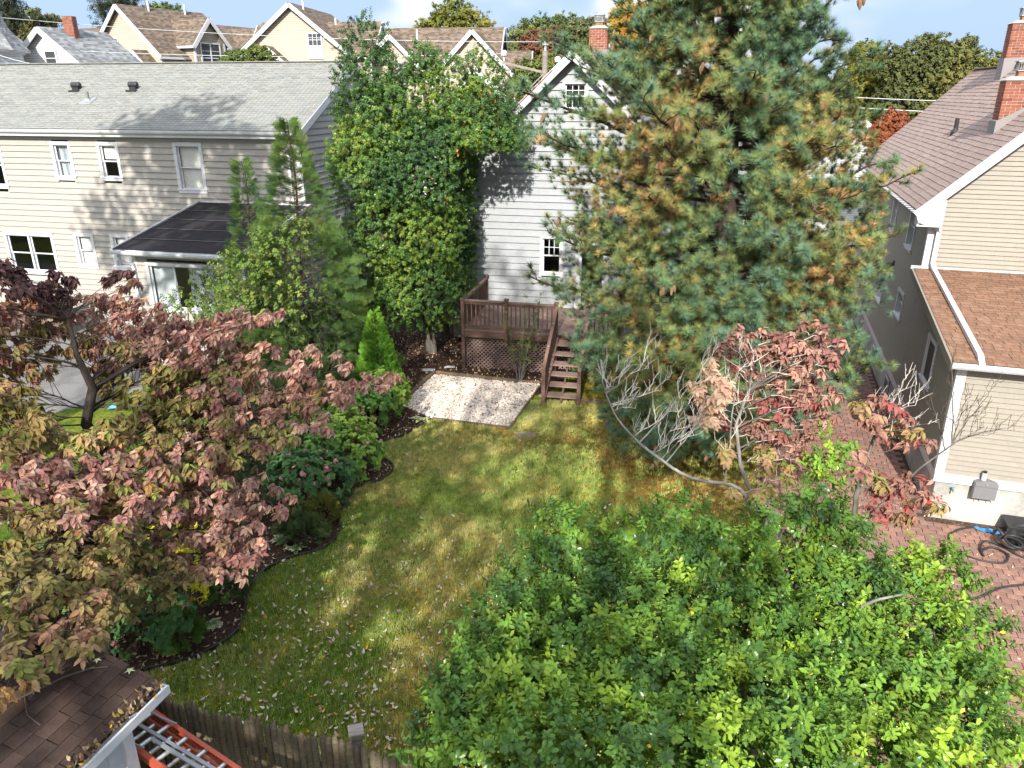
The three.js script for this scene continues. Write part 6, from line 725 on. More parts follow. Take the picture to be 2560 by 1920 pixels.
// ---------------------------------------------------------------- left bed plants
{
  const hydGeo = sprig({ n: 8, L: 0.12, W: 0.078, stem: 0.14, tilt: [45, 95], curl: 0.25, fold: 0.2, seed: 41, whorl: 1.62 }), petal = new MB(); { const r = rng(2); for (let k = 0; k < 34; k++) { const d = V(r() - 0.5, r() - 0.3, r() - 0.5).normalize(), p = d.clone().multiplyScalar(0.045), s = V(-d.z, 0.2, d.x).normalize().multiplyScalar(0.013), u = d.clone().cross(s).normalize().multiplyScalar(0.013); petal.quad(p.clone().sub(s).sub(u), p.clone().add(s).sub(u), p.clone().add(s).add(u), p.clone().sub(s).add(u)); } }
  const pg = petal.geo(), fm = [std(0.50, 0.20, 0.22, 0.8, null, { side: THREE.DoubleSide }), std(0.40, 0.22, 0.19, 0.8, null, { side: THREE.DoubleSide }), std(0.33, 0.20, 0.15, 0.8, null, { side: THREE.DoubleSide })];
  const hyd = (label, bs, n0, flowers, pal, seed) => { const blobs = hb(bs), n = Math.round(n0 * 1.6), t = thing('hydrangea', label, 'shrub'), r = rng(seed), it = masses(blobs, n, seed, { shell: 0.5, low: -0.2, upBias: 0.5 }); foliage(t, hydGeo, M.leaf, it, seed, pal, { nInd: Math.min(60, n >> 2), size: [0.75, 1.15] }); masses(blobs, flowers, seed + 7, { shell: 1.0, low: 0.05, upBias: 0.6 }).forEach(f => { const o = addMesh('flower_head', pg, pick(fm, r), t); o.applyMatrix4(mat4(f.p, orient(f.dir, r() * 6), 0.8 + 0.5 * r())); }); for (const b of blobs) for (let k = 0; k < 4; k++) { const a = k * 1.6, o = V(b.c.x + 0.1 * Math.cos(a), 0, b.c.z + 0.1 * Math.sin(a)); new MB().tube([o, b.c.clone().add(V(b.r.x * 0.4 * Math.cos(a), b.r.y * 0.3, b.r.z * 0.4 * Math.sin(a)))], 0.008, 5).build('stem', M.twig, t); } return t; };
  const bl = (x, y, z, a, b, c) => ({ c: V(x, y, z), r: V(a, b, c) }), hb = bs => bs.map(q => ({ c: q.c.clone().add(V(0.08, 0, 0)), r: q.r.clone().multiplyScalar(1.28) })), G = [[0.085, 0.18, 0.045], [0.125, 0.245, 0.05], [0.18, 0.31, 0.058]], GY = [[0.16, 0.29, 0.055], [0.24, 0.38, 0.065], [0.32, 0.43, 0.075]], GB = [[0.06, 0.135, 0.05], [0.085, 0.175, 0.055], [0.12, 0.22, 0.06]];
  hyd('light green hydrangea nearest the white pebbles, below the conical arborvitae', [bl(-3.3, 0.55, -18.3, 0.42, 0.5, 0.38), bl(-3.5, 0.8, -18.55, 0.3, 0.35, 0.28)], 110, 3, GY, 101);
  hyd('hydrangea with fading pink heads between the bright and the yellow green ones', [bl(-3.75, 0.6, -17.3, 0.55, 0.5, 0.45), bl(-4.2, 0.75, -16.9, 0.4, 0.4, 0.4)], 150, 20, G, 102);
  hyd('yellow green sunlit hydrangea at the bulge of the lawn edging', [bl(-3.55, 0.5, -15.2, 0.5, 0.48, 0.45), bl(-3.85, 0.65, -15.9, 0.45, 0.5, 0.4)], 150, 12, GY, 103);
  hyd('broad deep green hydrangea behind the bulge of the edging', [bl(-4.5, 0.7, -15.2, 0.6, 0.55, 0.5), bl(-4.9, 0.9, -14.6, 0.5, 0.5, 0.45), bl(-4.25, 0.65, -14.5, 0.4, 0.5, 0.4)], 190, 8, G, 104);
  hyd('hydrangea covered in dusty pink flower heads along the edging', [bl(-3.95, 0.5, -13.9, 0.5, 0.5, 0.45), bl(-4.4, 0.7, -13.6, 0.5, 0.5, 0.45)], 160, 55, GB, 105);
  hyd('dark hydrangea with pale pink heads beside the dogwood trunk', [bl(-5.55, 0.55, -9.45, 0.5, 0.5, 0.4), bl(-5.9, 0.75, -9.9, 0.5, 0.55, 0.45), bl(-6.5, 0.9, -9.7, 0.55, 0.6, 0.5)], 210, 26, GB, 106);
  // bright yellow shrub
  const y = thing('yellow_shrub', 'bright lemon yellow leaved shrub half hidden by the dogwood', 'shrub'); foliage(y, sprig({ n: 7, L: 0.085, W: 0.032, stem: 0.07, tilt: [50, 105], seed: 51 }), M.leaf, masses([bl(-5.35, 0.75, -10.5, 0.32, 0.4, 0.3), bl(-5.65, 1.1, -10.9, 0.35, 0.4, 0.3), bl(-5.3, 1.25, -11.2, 0.25, 0.3, 0.25), bl(-5.9, 0.9, -11.4, 0.4, 0.5, 0.4), bl(-5.1, 0.45, -10.3, 0.18, 0.2, 0.18)], 190, 52, { shell: 0.6, upBias: 0.2 }), 53, [[0.55, 0.50, 0.03], [0.70, 0.62, 0.04], [0.42, 0.44, 0.04]], { nInd: 120 }); new MB().tube([V(-5.5, 0, -10.7), V(-5.5, 1.2, -10.9)], 0.012, 5).build('stem', M.twig, y);
  // evergreen mounds under the dogwood
  const yew = (label, blobs, n, seed, pal) => { const t = thing('evergreen_shrub', label, 'shrub'); foliage(t, spray(0.22, 6, seed, 0.015), M.leaf, masses(blobs, n, seed, { shell: 0.55 }), seed, pal); new MB().tube([V(blobs[0].c.x, 0, blobs[0].c.z), blobs[0].c], 0.03, 5).build('stem', M.twig, t); };
  yew('dark evergreen shrub under the reaching tip of the dogwood', [bl(-5.1, 0.8, -17.4, 0.7, 0.85, 0.6), bl(-5.6, 0.9, -16.6, 0.6, 0.8, 0.6)], 480, 54, [[0.045, 0.09, 0.035], [0.06, 0.12, 0.035]]); yew('grey green twiggy juniper in the middle of the left bed', [bl(-5.7, 0.7, -15.2, 0.7, 0.7, 0.7), bl(-6.2, 0.8, -14.2, 0.6, 0.7, 0.6), bl(-5.5, 0.6, -13.2, 0.6, 0.6, 0.6)], 560, 55, [[0.06, 0.095, 0.05], [0.085, 0.12, 0.055], [0.11, 0.13, 0.05]]); yew('low dark green shrub against the chain link fence', [bl(-6.9, 0.6, -12, 0.7, 0.6, 0.8), bl(-6.6, 0.5, -11, 0.6, 0.5, 0.6), bl(-7.2, 0.6, -10.2, 0.6, 0.6, 0.6)], 420, 56, [[0.045, 0.085, 0.03], [0.065, 0.115, 0.032]]);
  yew('tiny bright green shrub at the bend of the edging near the shed', [bl(-5.1, 0.25, -9.55, 0.25, 0.25, 0.22)], 130, 57, [[0.10, 0.19, 0.035], [0.14, 0.24, 0.04]]); yew('small golden green shrub at the edge of the pink hydrangea', [bl(-3.72, 0.28, -13.05, 0.24, 0.28, 0.22)], 120, 58, [[0.13, 0.15, 0.03], [0.20, 0.18, 0.035]]); yew('feathery green astilbe clump beside the edging curve', [bl(-3.95, 0.18, -12.5, 0.36, 0.2, 0.28), bl(-4.2, 0.2, -12.7, 0.25, 0.2, 0.22)], 190, 59, [[0.085, 0.13, 0.04], [0.12, 0.165, 0.05]]); yew('small leafy green clump under the yellow shrub', [bl(-4.85, 0.25, -10.8, 0.32, 0.28, 0.28)], 120, 60, [[0.07, 0.15, 0.03], [0.10, 0.20, 0.035]]);
  // hostas, leaf by leaf
  const hosta = (x, z, n, L, label, c1, seed) => { const t = thing('hosta', label, 'plant', [x, 0, z]), r = rng(seed), mats = [std(...c1, 0.6, null, { side: THREE.DoubleSide }), std(0.42, 0.42, 0.22, 0.65, null, { side: THREE.DoubleSide }), std(0.12, 0.20, 0.07, 0.6, null, { side: THREE.DoubleSide })]; for (let k = 0; k < n; k++) { const s = 0.7 + 0.5 * r(), a = k * 2.4, tl = (40 + 45 * r()) * D2R; for (const [j, w, l, dz] of [[1, 0.55, 1.03, 0.003], [k % 3 ? 0 : 2, 0.38, 0.92, -0.003]]) { const mb = new MB(); leaf(mb, new THREE.Matrix4(), L * s * l, L * s * w, 0.25, 0.45); const o = mb.build(j === 1 ? 'leaf_margin' : 'leaf', mats[j], t); o.rotation.set(0, a, 0); o.rotateX(tl); o.position.set(0, 0.03, 0); o.translateZ(dz); } } };
  hosta(-2.35, -18.15, 13, 0.26, 'large green hosta at the front left corner of the white pebbles', [0.09, 0.17, 0.06], 1); hosta(-4.4, -12.45, 8, 0.20, 'grey green hosta leaning out under the dogwood tips', [0.16, 0.22, 0.12], 2); hosta(-4.05, -12.15, 9, 0.20, 'cream edged hosta close to the edging curve', [0.10, 0.18, 0.06], 3); hosta(-4.8, -10.0, 13, 0.19, 'white striped hosta alone on the mulch near the shed', [0.09, 0.15, 0.05], 4); hosta(-4.85, -11.35, 9, 0.19, 'hosta with pale edged leaves by the yellow shrub', [0.14, 0.20, 0.10], 5);
  // upright shrub before the deck lattice
  const s = thing('willow_shrub', 'upright thin stemmed shrub with light green leaves before the deck lattice', 'shrub'), r = rng(61), it = []; for (let k = 0; k < 13; k++) { const a = r() * 6.283, e = V(0.3 + Math.cos(a) * 0.55 + 0.0, 1.1 + 1.4 * r() * (k % 3 ? 0.8 : 1.15), -21.2 + Math.sin(a) * 0.4), pts = bend(V(0.22 + 0.06 * Math.cos(a), 0, -21.15 + 0.06 * Math.sin(a)), e, 0.25, 9, r, 0.05); new MB().tube(pts, q => 0.011 * (1 - 0.7 * q), 5).build('stem', M.barkPale, s); for (let j = 3; j < 10; j++) for (let m = 0; m < 2; m++) it.push({ p: pts[j].clone().add(V((r() - 0.5) * 0.14, (r() - 0.5) * 0.1, (r() - 0.5) * 0.14)), dir: V(r() - 0.5, 0.6, r() - 0.5) }); } foliage(s, sprig({ n: 7, L: 0.055, W: 0.026, stem: 0.10, tilt: [45, 100], seed: 62 }), M.leaf, it, 63, [[0.09, 0.15, 0.04], [0.15, 0.20, 0.05], [0.22, 0.25, 0.06]], { nInd: 40 });
  const w2 = thing('understory_shrub', 'sparse dark leafed shrub on the right of the deck stairs', 'shrub'); foliage(w2, sprig({ n: 6, L: 0.06, W: 0.035, stem: 0.12, seed: 65 }), M.leaf, masses([bl(1.95, 0.7, -20.6, 0.35, 0.6, 0.4)], 60, 66, { shell: 0.2 }), 67, [[0.06, 0.10, 0.035], [0.09, 0.14, 0.04]]); for (const x of [1.9, 2.05]) new MB().tube([V(x, 0, -20.5), V(x - 0.05, 1.1, -20.6)], 0.01, 5).build('stem', M.twig, w2);
}

// ---------------------------------------------------------------- grass, fallen leaves
{
  const r = rng(123), tuft = new MB(), q = rng(8); for (let k = 0; k < 11; k++) { const a = q() * 6.283, d = V((q() - 0.5) * 0.09, 0, (q() - 0.5) * 0.09), s = V(Math.cos(a), 0, Math.sin(a)).multiplyScalar(0.0048), h = 0.035 + 0.045 * q(), l = V((q() - 0.5) * 0.05, h, (q() - 0.5) * 0.05); tuft.tri(d.clone().sub(s), d.clone().add(s), d.clone().add(l)); }
  const list = []; while (list.length < 42000) { const z = -3.5 - 16 * Math.pow(r(), 0.8), x = lerp(-6.4, 6, r()); if (!inPoly(x, z, LAWN)) continue; const t = lawnTone(x, z); if (r() < t.needle * 0.8 || r() < t.bare * 0.85) continue; const dry = t.dry * 0.55 + 0.55 * (r() < 0.3 ? r() : 0); list.push({ m: mat4(V(x, 0.0, z), orient(V((r() - 0.5) * 0.5, 1, (r() - 0.5) * 0.5), r() * 6), 0.75 + 0.6 * r()), c: vary([lerp(0.21, 0.52, dry), lerp(0.30, 0.42, dry), lerp(0.055, 0.16, dry)], r, 0.42) }); }
  tag(inst(numbered('grass'), tuft.geo(), new THREE.MeshStandardMaterial({ color: 0xffffff, roughness: 0.8, side: THREE.DoubleSide }), list, scene), 'short lawn grass between the bed and the big shrub', 'grass');
  const lf = new MB(); leaf(lf, new THREE.Matrix4(), 0.075, 0.042, 0.35, 0.5); const lg = lf.geo(), fl = [], ml = [];
  const lay = (x, z, y, s) => mat4(V(x, y, z), new THREE.Quaternion().setFromEuler(new THREE.Euler(-Math.PI / 2 + (r() - 0.5) * 1.1, r() * 0.8 - 0.4, r() * 6.283, 'YXZ')).premultiply(new THREE.Quaternion().setFromAxisAngle(UPV, r() * 6.283)), s);
  while (fl.length < 2700) { const z = lerp(-17.5, -4.5, r()), x = lerp(-6.2, 3, r()); if (!inPoly(x, z, LAWN)) continue; const dens = sstep(-14.5, -7.5, z) * (0.35 + 0.65 * sstep(2.5, -3, x)) * (0.4 + 1.0 * noise3(x * 0.9, z * 0.9, 5)) + 0.02; if (r() > dens) continue; const c = r(); fl.push({ m: lay(x, z, 0.035 + 0.02 * r(), 0.6 + 0.6 * r()), c: c < 0.55 ? vary([0.42, 0.33, 0.26], r, 0.3) : c < 0.75 ? vary([0.52, 0.48, 0.38], r, 0.2) : c < 0.93 ? vary([0.26, 0.16, 0.10], r, 0.4) : vary([0.45, 0.24, 0.05], r, 0.3) }); }
  tag(inst(numbered('fallen_leaves'), lg, M.matte, fl, scene), 'curled pale fallen leaves scattered over the near lawn', 'leaves');
  const bed = [[-6.4, -8.7], ...edgePts, [-2.08, -18.23], [-3.1, -19.2], [-2.4, -21.8], [0.9, -20.9], [1.0, -22.3], [-1.6, -22.8], [-1.9, -25.4], [-5.2, -26.5], [-8.2, -9.5]];
  while (ml.length < 9500) { const z = lerp(-26, -8.7, r()), x = lerp(-8.2, 1, r()); if (!inPoly(x, z, bed)) continue; const c = r(), leafy = c < 0.4; ml.push({ m: lay(x, z, 0.022 + 0.02 * r(), leafy ? 0.55 + 0.6 * r() : 0.4 + 0.4 * r()), c: leafy ? vary([0.42, 0.31, 0.20], r, 0.4) : vary([0.085, 0.05, 0.035], r, 0.5) }); }
  tag(inst(numbered('mulch_litter'), lg, M.matte, ml, scene), 'bark chips and dry leaves on the mulch bed and before the deck', 'leaves');
  const nd = []; while (nd.length < 700) { const x = lerp(5.2, 10, r()), z = lerp(-16, -7, r()); if (loc2(OR, YR, V(x, 0, z)).z < 0.1 && loc2(OR, YR, V(x, 0, z)).x > 0) continue; nd.push({ m: lay(x, z, 0.03, 0.4 + 0.5 * r()), c: vary([0.38, 0.26, 0.15], r, 0.5) }); } tag(inst(numbered('driveway_litter'), lg, M.matte, nd, scene), 'bits of dry leaf and needles on the brick driveway', 'leaves');
}
// ---------------------------------------------------------------- tall trees beside and behind the viewpoint, whose shade falls on the yard
{
  const g = sprig({ n: 9, L: 0.15, W: 0.11, stem: 0.35, tilt: [40, 110], seed: 71, twig: 0 });
  const tall = (x, z, H, R, n, label, seed, y0 = 0.42, blobsN = 16) => { const t = thing('tall_maple', label, 'tree'), r = rng(seed), bl = []; new MB().tube([V(x, 0, z), V(x + 0.2, H * 0.4, z), V(x, H * 0.85, z)], q => 0.34 * (1 - q) + 0.05, 10).build('trunk', M.bark, t); for (let k = 0; k < blobsN; k++) { const a = k * 2.4, h = lerp(y0, 0.93, (k + 0.5) / blobsN), q = R * (0.35 + 0.6 * r()) * Math.sin(Math.PI * clamp((h - y0 + 0.12) / (1.08 - y0))), c = V(x + Math.cos(a) * q, H * h, z + Math.sin(a) * q); bl.push({ c, r: V(1, 0.8, 1).multiplyScalar(R * (0.26 + 0.16 * r())) }); new MB().tube(bend(V(x + 0.1, H * h * 0.72, z), c, 0.4, 6, r, 0.2), w => 0.09 * (1 - w) + 0.015, 6).build('branch', M.bark, t); } foliage(t, g, M.leaf, masses(bl, n, seed, { shell: 0.25, low: -1.1 }), seed, [[0.09, 0.13, 0.04], [0.14, 0.17, 0.05], [0.20, 0.19, 0.05]]); };
  tall(-5.4, 5.5, 22, 4.6, 1700, 'tall maple behind the viewpoint on the left, shading the lawn', 201); tall(-1.8, 7.5, 19, 3.4, 950, 'tall maple directly behind the viewpoint, shading the lawn and deck', 202); tall(-13.4, -11, 18.5, 4.2, 2600, 'tall maple outside the left edge, shading the cream house', 203, 0.55, 11); tall(-10.5, 3, 16, 3.2, 600, 'tall maple farther left behind the viewpoint, shading the dogwood', 204);
}
// ---------------------------------------------------------------- houses beyond
const W6 = (px, py, d) => at(px, py, -d);
function slab(mb, a, b, c, d, th) { // a roof slope with thickness: a, b at the eave, c, d at the ridge
  const n = b.clone().sub(a).cross(d.clone().sub(a)).normalize(); if (n.y < 0) n.negate(); n.multiplyScalar(-th); const q = [a, b, c, d].map(p => p.clone().add(n)); mb.quad(a, b, c, d).quad(q[3], q[2], q[1], q[0]); const P = [a, b, c, d]; for (let k = 0; k < 4; k++) mb.quad(q[k], q[(k + 1) % 4], P[(k + 1) % 4], P[k]); return mb;
}
// gabled block in a parent: front gable at local z = 0 facing +z, half width w, eave e, peak p, going back by depth
function gable(parent, cx, z0, w, e, p, depth, mats, { y0 = 0, over = 0.35, trim = true, label } = {}) {
  const g = sub('gabled_wing', parent, new THREE.Matrix4().setPosition(cx, 0, z0)), wl = new MB(), sl = (p - e) / w;
  wl.quad(V(-w, y0, 0), V(w, y0, 0), V(w, e, 0), V(-w, e, 0)); wl.tri(V(-w, e, 0), V(w, e, 0), V(0, p, 0), [[-w, e], [w, e], [0, p]]); wl.quad(V(w, y0, 0), V(w, y0, -depth), V(w, e, -depth), V(w, e, 0)).quad(V(-w, y0, -depth), V(-w, y0, 0), V(-w, e, 0), V(-w, e, -depth)).quad(V(w, y0, -depth), V(-w, y0, -depth), V(-w, e, -depth), V(w, e, -depth)); wl.tri(V(w, e, -depth), V(-w, e, -depth), V(0, p, -depth)); wl.build('wall', mats.wall, g);
  const rf = new MB(), o = over; for (const s of [-1, 1]) slab(rf, V(s * (w + o), e - sl * o + 0.1, o), V(s * (w + o), e - sl * o + 0.1, -depth - o * 0), V(0, p + 0.1, -depth - o * 0), V(0, p + 0.1, o), 0.1); rf.build('roof', mats.roof, g);
  if (trim) { const t = new MB(); for (const s of [-1, 1]) { t.bar(V(s * (w + o), e - sl * o - 0.05, o + 0.03), V(s * 0.0, p - 0.05, o + 0.03 + s * 0.002), 0.06, 0.28, V(s * sl, 1, 0)); } t.build('rake_board', M.white, g); const k = new MB(); for (const s of [-1, 1]) k.box(s > 0 ? w - 0.12 : -w - 0.02, s > 0 ? w + 0.02 : -w + 0.12, y0, e, -0.1, 0.03); k.build('corner_trim', M.white, g); const f = new MB(); for (const s of [-1, 1]) f.box(s * (w + o) - 0.06, s * (w + o) + 0.06, e - sl * o - 0.1, e - sl * o + 0.06, -depth, o); f.build('gutter', M.white, g); }
  return g;
}
function farWindow(parent, x0, x1, y0, y1, z, rotY = 0, { cols = 3, rows = 1, shade = 0.55, twin = false } = {}) {
  const g = sub('window', parent, new THREE.Matrix4().makeRotationY(rotY)); const f = new MB(), c = 0.1; f.box(x0 - c, x1 + c, y1, y1 + c, z, z + 0.06).box(x0 - c, x1 + c, y0 - c, y0, z, z + 0.06).box(x0 - c, x0, y0, y1, z, z + 0.058).box(x1, x1 + c, y0, y1, z, z + 0.058); if (twin) f.box((x0 + x1) / 2 - 0.05, (x0 + x1) / 2 + 0.05, y0, y1, z, z + 0.055); f.build('frame', M.white, g);
  const ym = (y0 + y1) / 2; new MB().box(x0, x1, ym - 0.03, ym + 0.03, z, z + 0.045).build('sash', M.white2, g); new MB().quad(V(x0, ym, z + 0.02), V(x1, ym, z + 0.02), V(x1, y1, z + 0.02), V(x0, y1, z + 0.02)).build('pane', M.darkGlass, g); new MB().quad(V(x0, y0, z + 0.012), V(x1, y0, z + 0.012), V(x1, ym, z + 0.012), V(x0, ym, z + 0.012)).build('pane', shade ? M.shade : M.darkGlass, g);
  const m = new MB(); for (let k = 1; k < cols; k++) { const x = lerp(x0, x1, k / cols); m.box(x - 0.018, x + 0.018, ym, y1, z + 0.02, z + 0.036); } m.box(x0, x1, (ym + y1) / 2 - 0.018, (ym + y1) / 2 + 0.018, z + 0.02, z + 0.035); m.build('muntin', M.white2, g); return g;
}
const TF = { wall: M.tanFar, roof: M.roofFar }, TS = { wall: M.tanFar2, roof: M.roofFar }, TO = { wall: M.ochreFar, roof: M.roofFar };
const vent = (p, x, y, z) => new MB().tube([V(x, y - 0.3, z), V(x, y + 0.5, z)], 0.08, 6).build('roof_pipe', M.white, p);
{ // townhouse A: front gable, back ridge, three dormered units running away to the right
  const t = thing('townhouse', 'tan townhouse row at left with a big white trimmed gable and three side dormers', 'house', [-27.9, 0, -60], 27);
  gable(t, 0, 0, 3.55, 10.6, 13.75, 7.5, TF); gable(t, 2.15, 0.9, 1.9, 8.9, 10.7, 2, TF);
  { const b = gable(t, -0.2, -3.2, 4.6, 10.6, 12.9, 6, TF, { trim: false }); b.rotation.y = Math.PI / 2; b.position.set(-6.2, 0, -5.4); }
  farWindow(t, -1.6, -0.75, 9.9, 11.6, 0.01); vent(t, 0.3, 13.75, -2.2); vent(t, 0.3, 13.8, -5.5);
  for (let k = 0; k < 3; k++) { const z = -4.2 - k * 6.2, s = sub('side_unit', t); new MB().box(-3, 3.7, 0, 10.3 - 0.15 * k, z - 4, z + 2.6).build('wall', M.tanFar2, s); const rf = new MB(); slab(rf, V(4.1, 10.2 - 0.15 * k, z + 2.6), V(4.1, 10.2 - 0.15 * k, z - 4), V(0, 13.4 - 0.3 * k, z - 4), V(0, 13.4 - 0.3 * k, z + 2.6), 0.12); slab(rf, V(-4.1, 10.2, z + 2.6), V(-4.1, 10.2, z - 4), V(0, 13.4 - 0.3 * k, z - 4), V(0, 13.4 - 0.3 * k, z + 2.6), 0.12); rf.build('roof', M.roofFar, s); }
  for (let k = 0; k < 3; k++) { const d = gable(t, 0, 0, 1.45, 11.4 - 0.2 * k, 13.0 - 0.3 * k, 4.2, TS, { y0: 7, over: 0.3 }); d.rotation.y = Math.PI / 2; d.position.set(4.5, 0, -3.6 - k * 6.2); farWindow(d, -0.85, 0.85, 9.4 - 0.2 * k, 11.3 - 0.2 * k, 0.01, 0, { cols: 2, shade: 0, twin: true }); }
}
{ // townhouse B
  const t = thing('townhouse', 'tan townhouse with a tall white trimmed gable and small ochre gable', 'house', [-15.75, 0, -60], 6);
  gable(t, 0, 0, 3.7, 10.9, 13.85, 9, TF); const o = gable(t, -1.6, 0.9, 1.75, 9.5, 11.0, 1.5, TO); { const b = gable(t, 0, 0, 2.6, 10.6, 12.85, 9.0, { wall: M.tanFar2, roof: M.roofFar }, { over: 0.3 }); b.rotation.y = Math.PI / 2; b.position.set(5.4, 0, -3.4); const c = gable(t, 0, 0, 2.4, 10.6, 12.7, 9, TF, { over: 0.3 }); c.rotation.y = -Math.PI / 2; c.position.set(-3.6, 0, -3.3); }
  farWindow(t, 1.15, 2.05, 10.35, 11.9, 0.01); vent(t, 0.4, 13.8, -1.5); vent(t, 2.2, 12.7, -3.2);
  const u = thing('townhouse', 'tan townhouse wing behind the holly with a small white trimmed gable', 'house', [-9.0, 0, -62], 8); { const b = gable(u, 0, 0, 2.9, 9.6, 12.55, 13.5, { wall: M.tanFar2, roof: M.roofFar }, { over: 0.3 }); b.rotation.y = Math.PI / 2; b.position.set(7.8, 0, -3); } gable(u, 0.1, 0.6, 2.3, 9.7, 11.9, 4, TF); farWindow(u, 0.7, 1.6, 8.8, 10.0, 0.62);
}
{
  const t = thing('townhouse', 'tan townhouse with a white trimmed gable and ochre lower front beside the grey house', 'house', [-2.75, 0, -58], 5);
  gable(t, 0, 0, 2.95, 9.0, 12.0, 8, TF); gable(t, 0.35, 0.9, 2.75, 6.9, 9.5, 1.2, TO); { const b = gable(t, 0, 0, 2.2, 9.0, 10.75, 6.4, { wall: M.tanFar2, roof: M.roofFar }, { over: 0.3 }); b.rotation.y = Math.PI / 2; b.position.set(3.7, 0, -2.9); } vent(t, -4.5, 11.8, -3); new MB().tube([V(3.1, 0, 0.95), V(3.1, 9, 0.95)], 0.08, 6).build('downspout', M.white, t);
}
{ // white house and the turret at the far left
  const t = thing('white_house', 'white sided gabled house with a grey roof above the cream house', 'house', [-25.3, 0, -45], 17); gable(t, 0, 0, 4.3, 7.9, 11.2, 4.6, { wall: M.whiteFar, roof: M.roofFarGrey }, { over: 0.3 });
  const w = farWindow(t, -0.05, 0.62, 8.75, 10.05, 0.01, 0, { cols: 1, shade: 0 });
  const b = thing('white_house', 'lower grey roofed wing behind the white gable, beside the turret', 'house', [-29.5, 0, -49], 17); gable(b, 0, 0, 4, 8.4, 11.0, 6, { wall: M.whiteFar, roof: M.roofFarGrey }).rotation.y = Math.PI / 2;
  const u = thing('turret', 'steep grey shingled turret roof at the far left edge', 'house', [-27.2, 0, -43.0]); const prof = []; const mb = new MB(); for (let k = 0; k < 8; k++) { const a = (k + 0.5) / 8 * 6.283, c = (k + 1.5) / 8 * 6.283, P = (q, R, y) => V(R * Math.cos(q), y, R * Math.sin(q)); mb.quad(P(c, 1.95, 10.0), P(a, 1.95, 10.0), P(a, 1.15, 11.1), P(c, 1.15, 11.1)); mb.tri(P(c, 1.15, 11.1), P(a, 1.15, 11.1), V(0, 14.6, 0), [[0, 0], [0.9, 0], [0.45, 3.5]]); } mb.build('roof', M.roofFarGrey, u); const wl = new MB(); wl.lathe([[1.6, 0], [1.6, 10.0]], 8).build('wall', M.whiteFar, u); new MB().lathe([[1.95, 9.93], [2.0, 10.05], [1.6, 9.8]], 8).build('eave_trim', M.white, u); farWindow(u, -0.35 , 0.45, 8.3, 9.6, 1.57, 0.45, { cols: 1 });
  chimney(thing('chimney_stack', 'small brick chimney rising between the white house and the townhouses', 'chimney', [-24.75, 0, -46.2]), [0, 0, 0], 0.55, 0.5, 10.2, 11.9, { crown: false, seed: 12 });
}
{ const t = thing('grey_roofed_house', 'small grey roofed house far behind, between pine and tan house', 'house', [18.2, 0, -42], -14); gable(t, 0, 0, 3.0, 4.6, 6.6, 8, { wall: M.whiteFar, roof: M.roofFarGrey }); }
{ // pole and wires
  const t = thing('utility_pole', 'weathered utility pole with a crossarm left of the grey house roof', 'pole', [1.75, 0, -46]); new MB().tube([V(0, 0, 0), V(0.1, 10.15, 0)], q => 0.19 - 0.03 * q, 9).build('pole', M.poleWood, t); new MB().bar(V(-2.3, 9.55, 0.15), V(1.6, 8.7, -0.3), 0.11, 0.13).build('crossarm', M.poleWood, t); for (const [x, y] of [[0.1, 10.15], [-2.2, 9.62], [0.8, 9.3]]) new MB().lathe([[0.05, 0], [0.06, 0.25], [0.17, 0.28], [0.19, 0.45], [0.1, 0.55], [0.001, 0.57]], 9, V(x, y, 0)).build('insulator', M.white, t); new MB().bar(V(-0.9, 8.1, 0.1), V(0.05, 9.0, 0.1), 0.04, 0.04).build('brace', M.zinc, t); new MB().tube([V(-2.4, 8.4, 0.1), V(-2.0, 7.2, 0.1)], 0.05, 6).build('cutout_fuse', M.zinc, t);
  const wire = (a, b, sag, label, rad = 0.016) => single('power_line', new MB().tube(bend(a, b, -sag, 16), rad, 5, false), M.wire, label, 'wire');
  wire(V(1.85, 10.6, -46), V(-32, 12.2, -47), 0.8, 'thin wire running left from the utility pole past the townhouses'); wire(V(-0.45, 10.0, -45.9), V(-34, 10.7, -45), 0.9, 'lower thin wire crossing the fronts of the tan townhouses'); wire(V(1.85, 10.6, -46), V(12, 9.0, -40), 0.3, 'wire running right from the pole top behind the pine'); wire(W6(1860, 222, 40), W6(2560, 255, 36), 0.3, 'upper of the two wires between pine and tan house', 0.02); wire(W6(1860, 245, 40), W6(2560, 285, 36), 0.3, 'lower of the two wires between pine and tan house', 0.025); wire(W6(-60, 115, 38), W6(175, 167, 38), 0.5, 'dark cable drooping across the white gable at far left', 0.022);
}
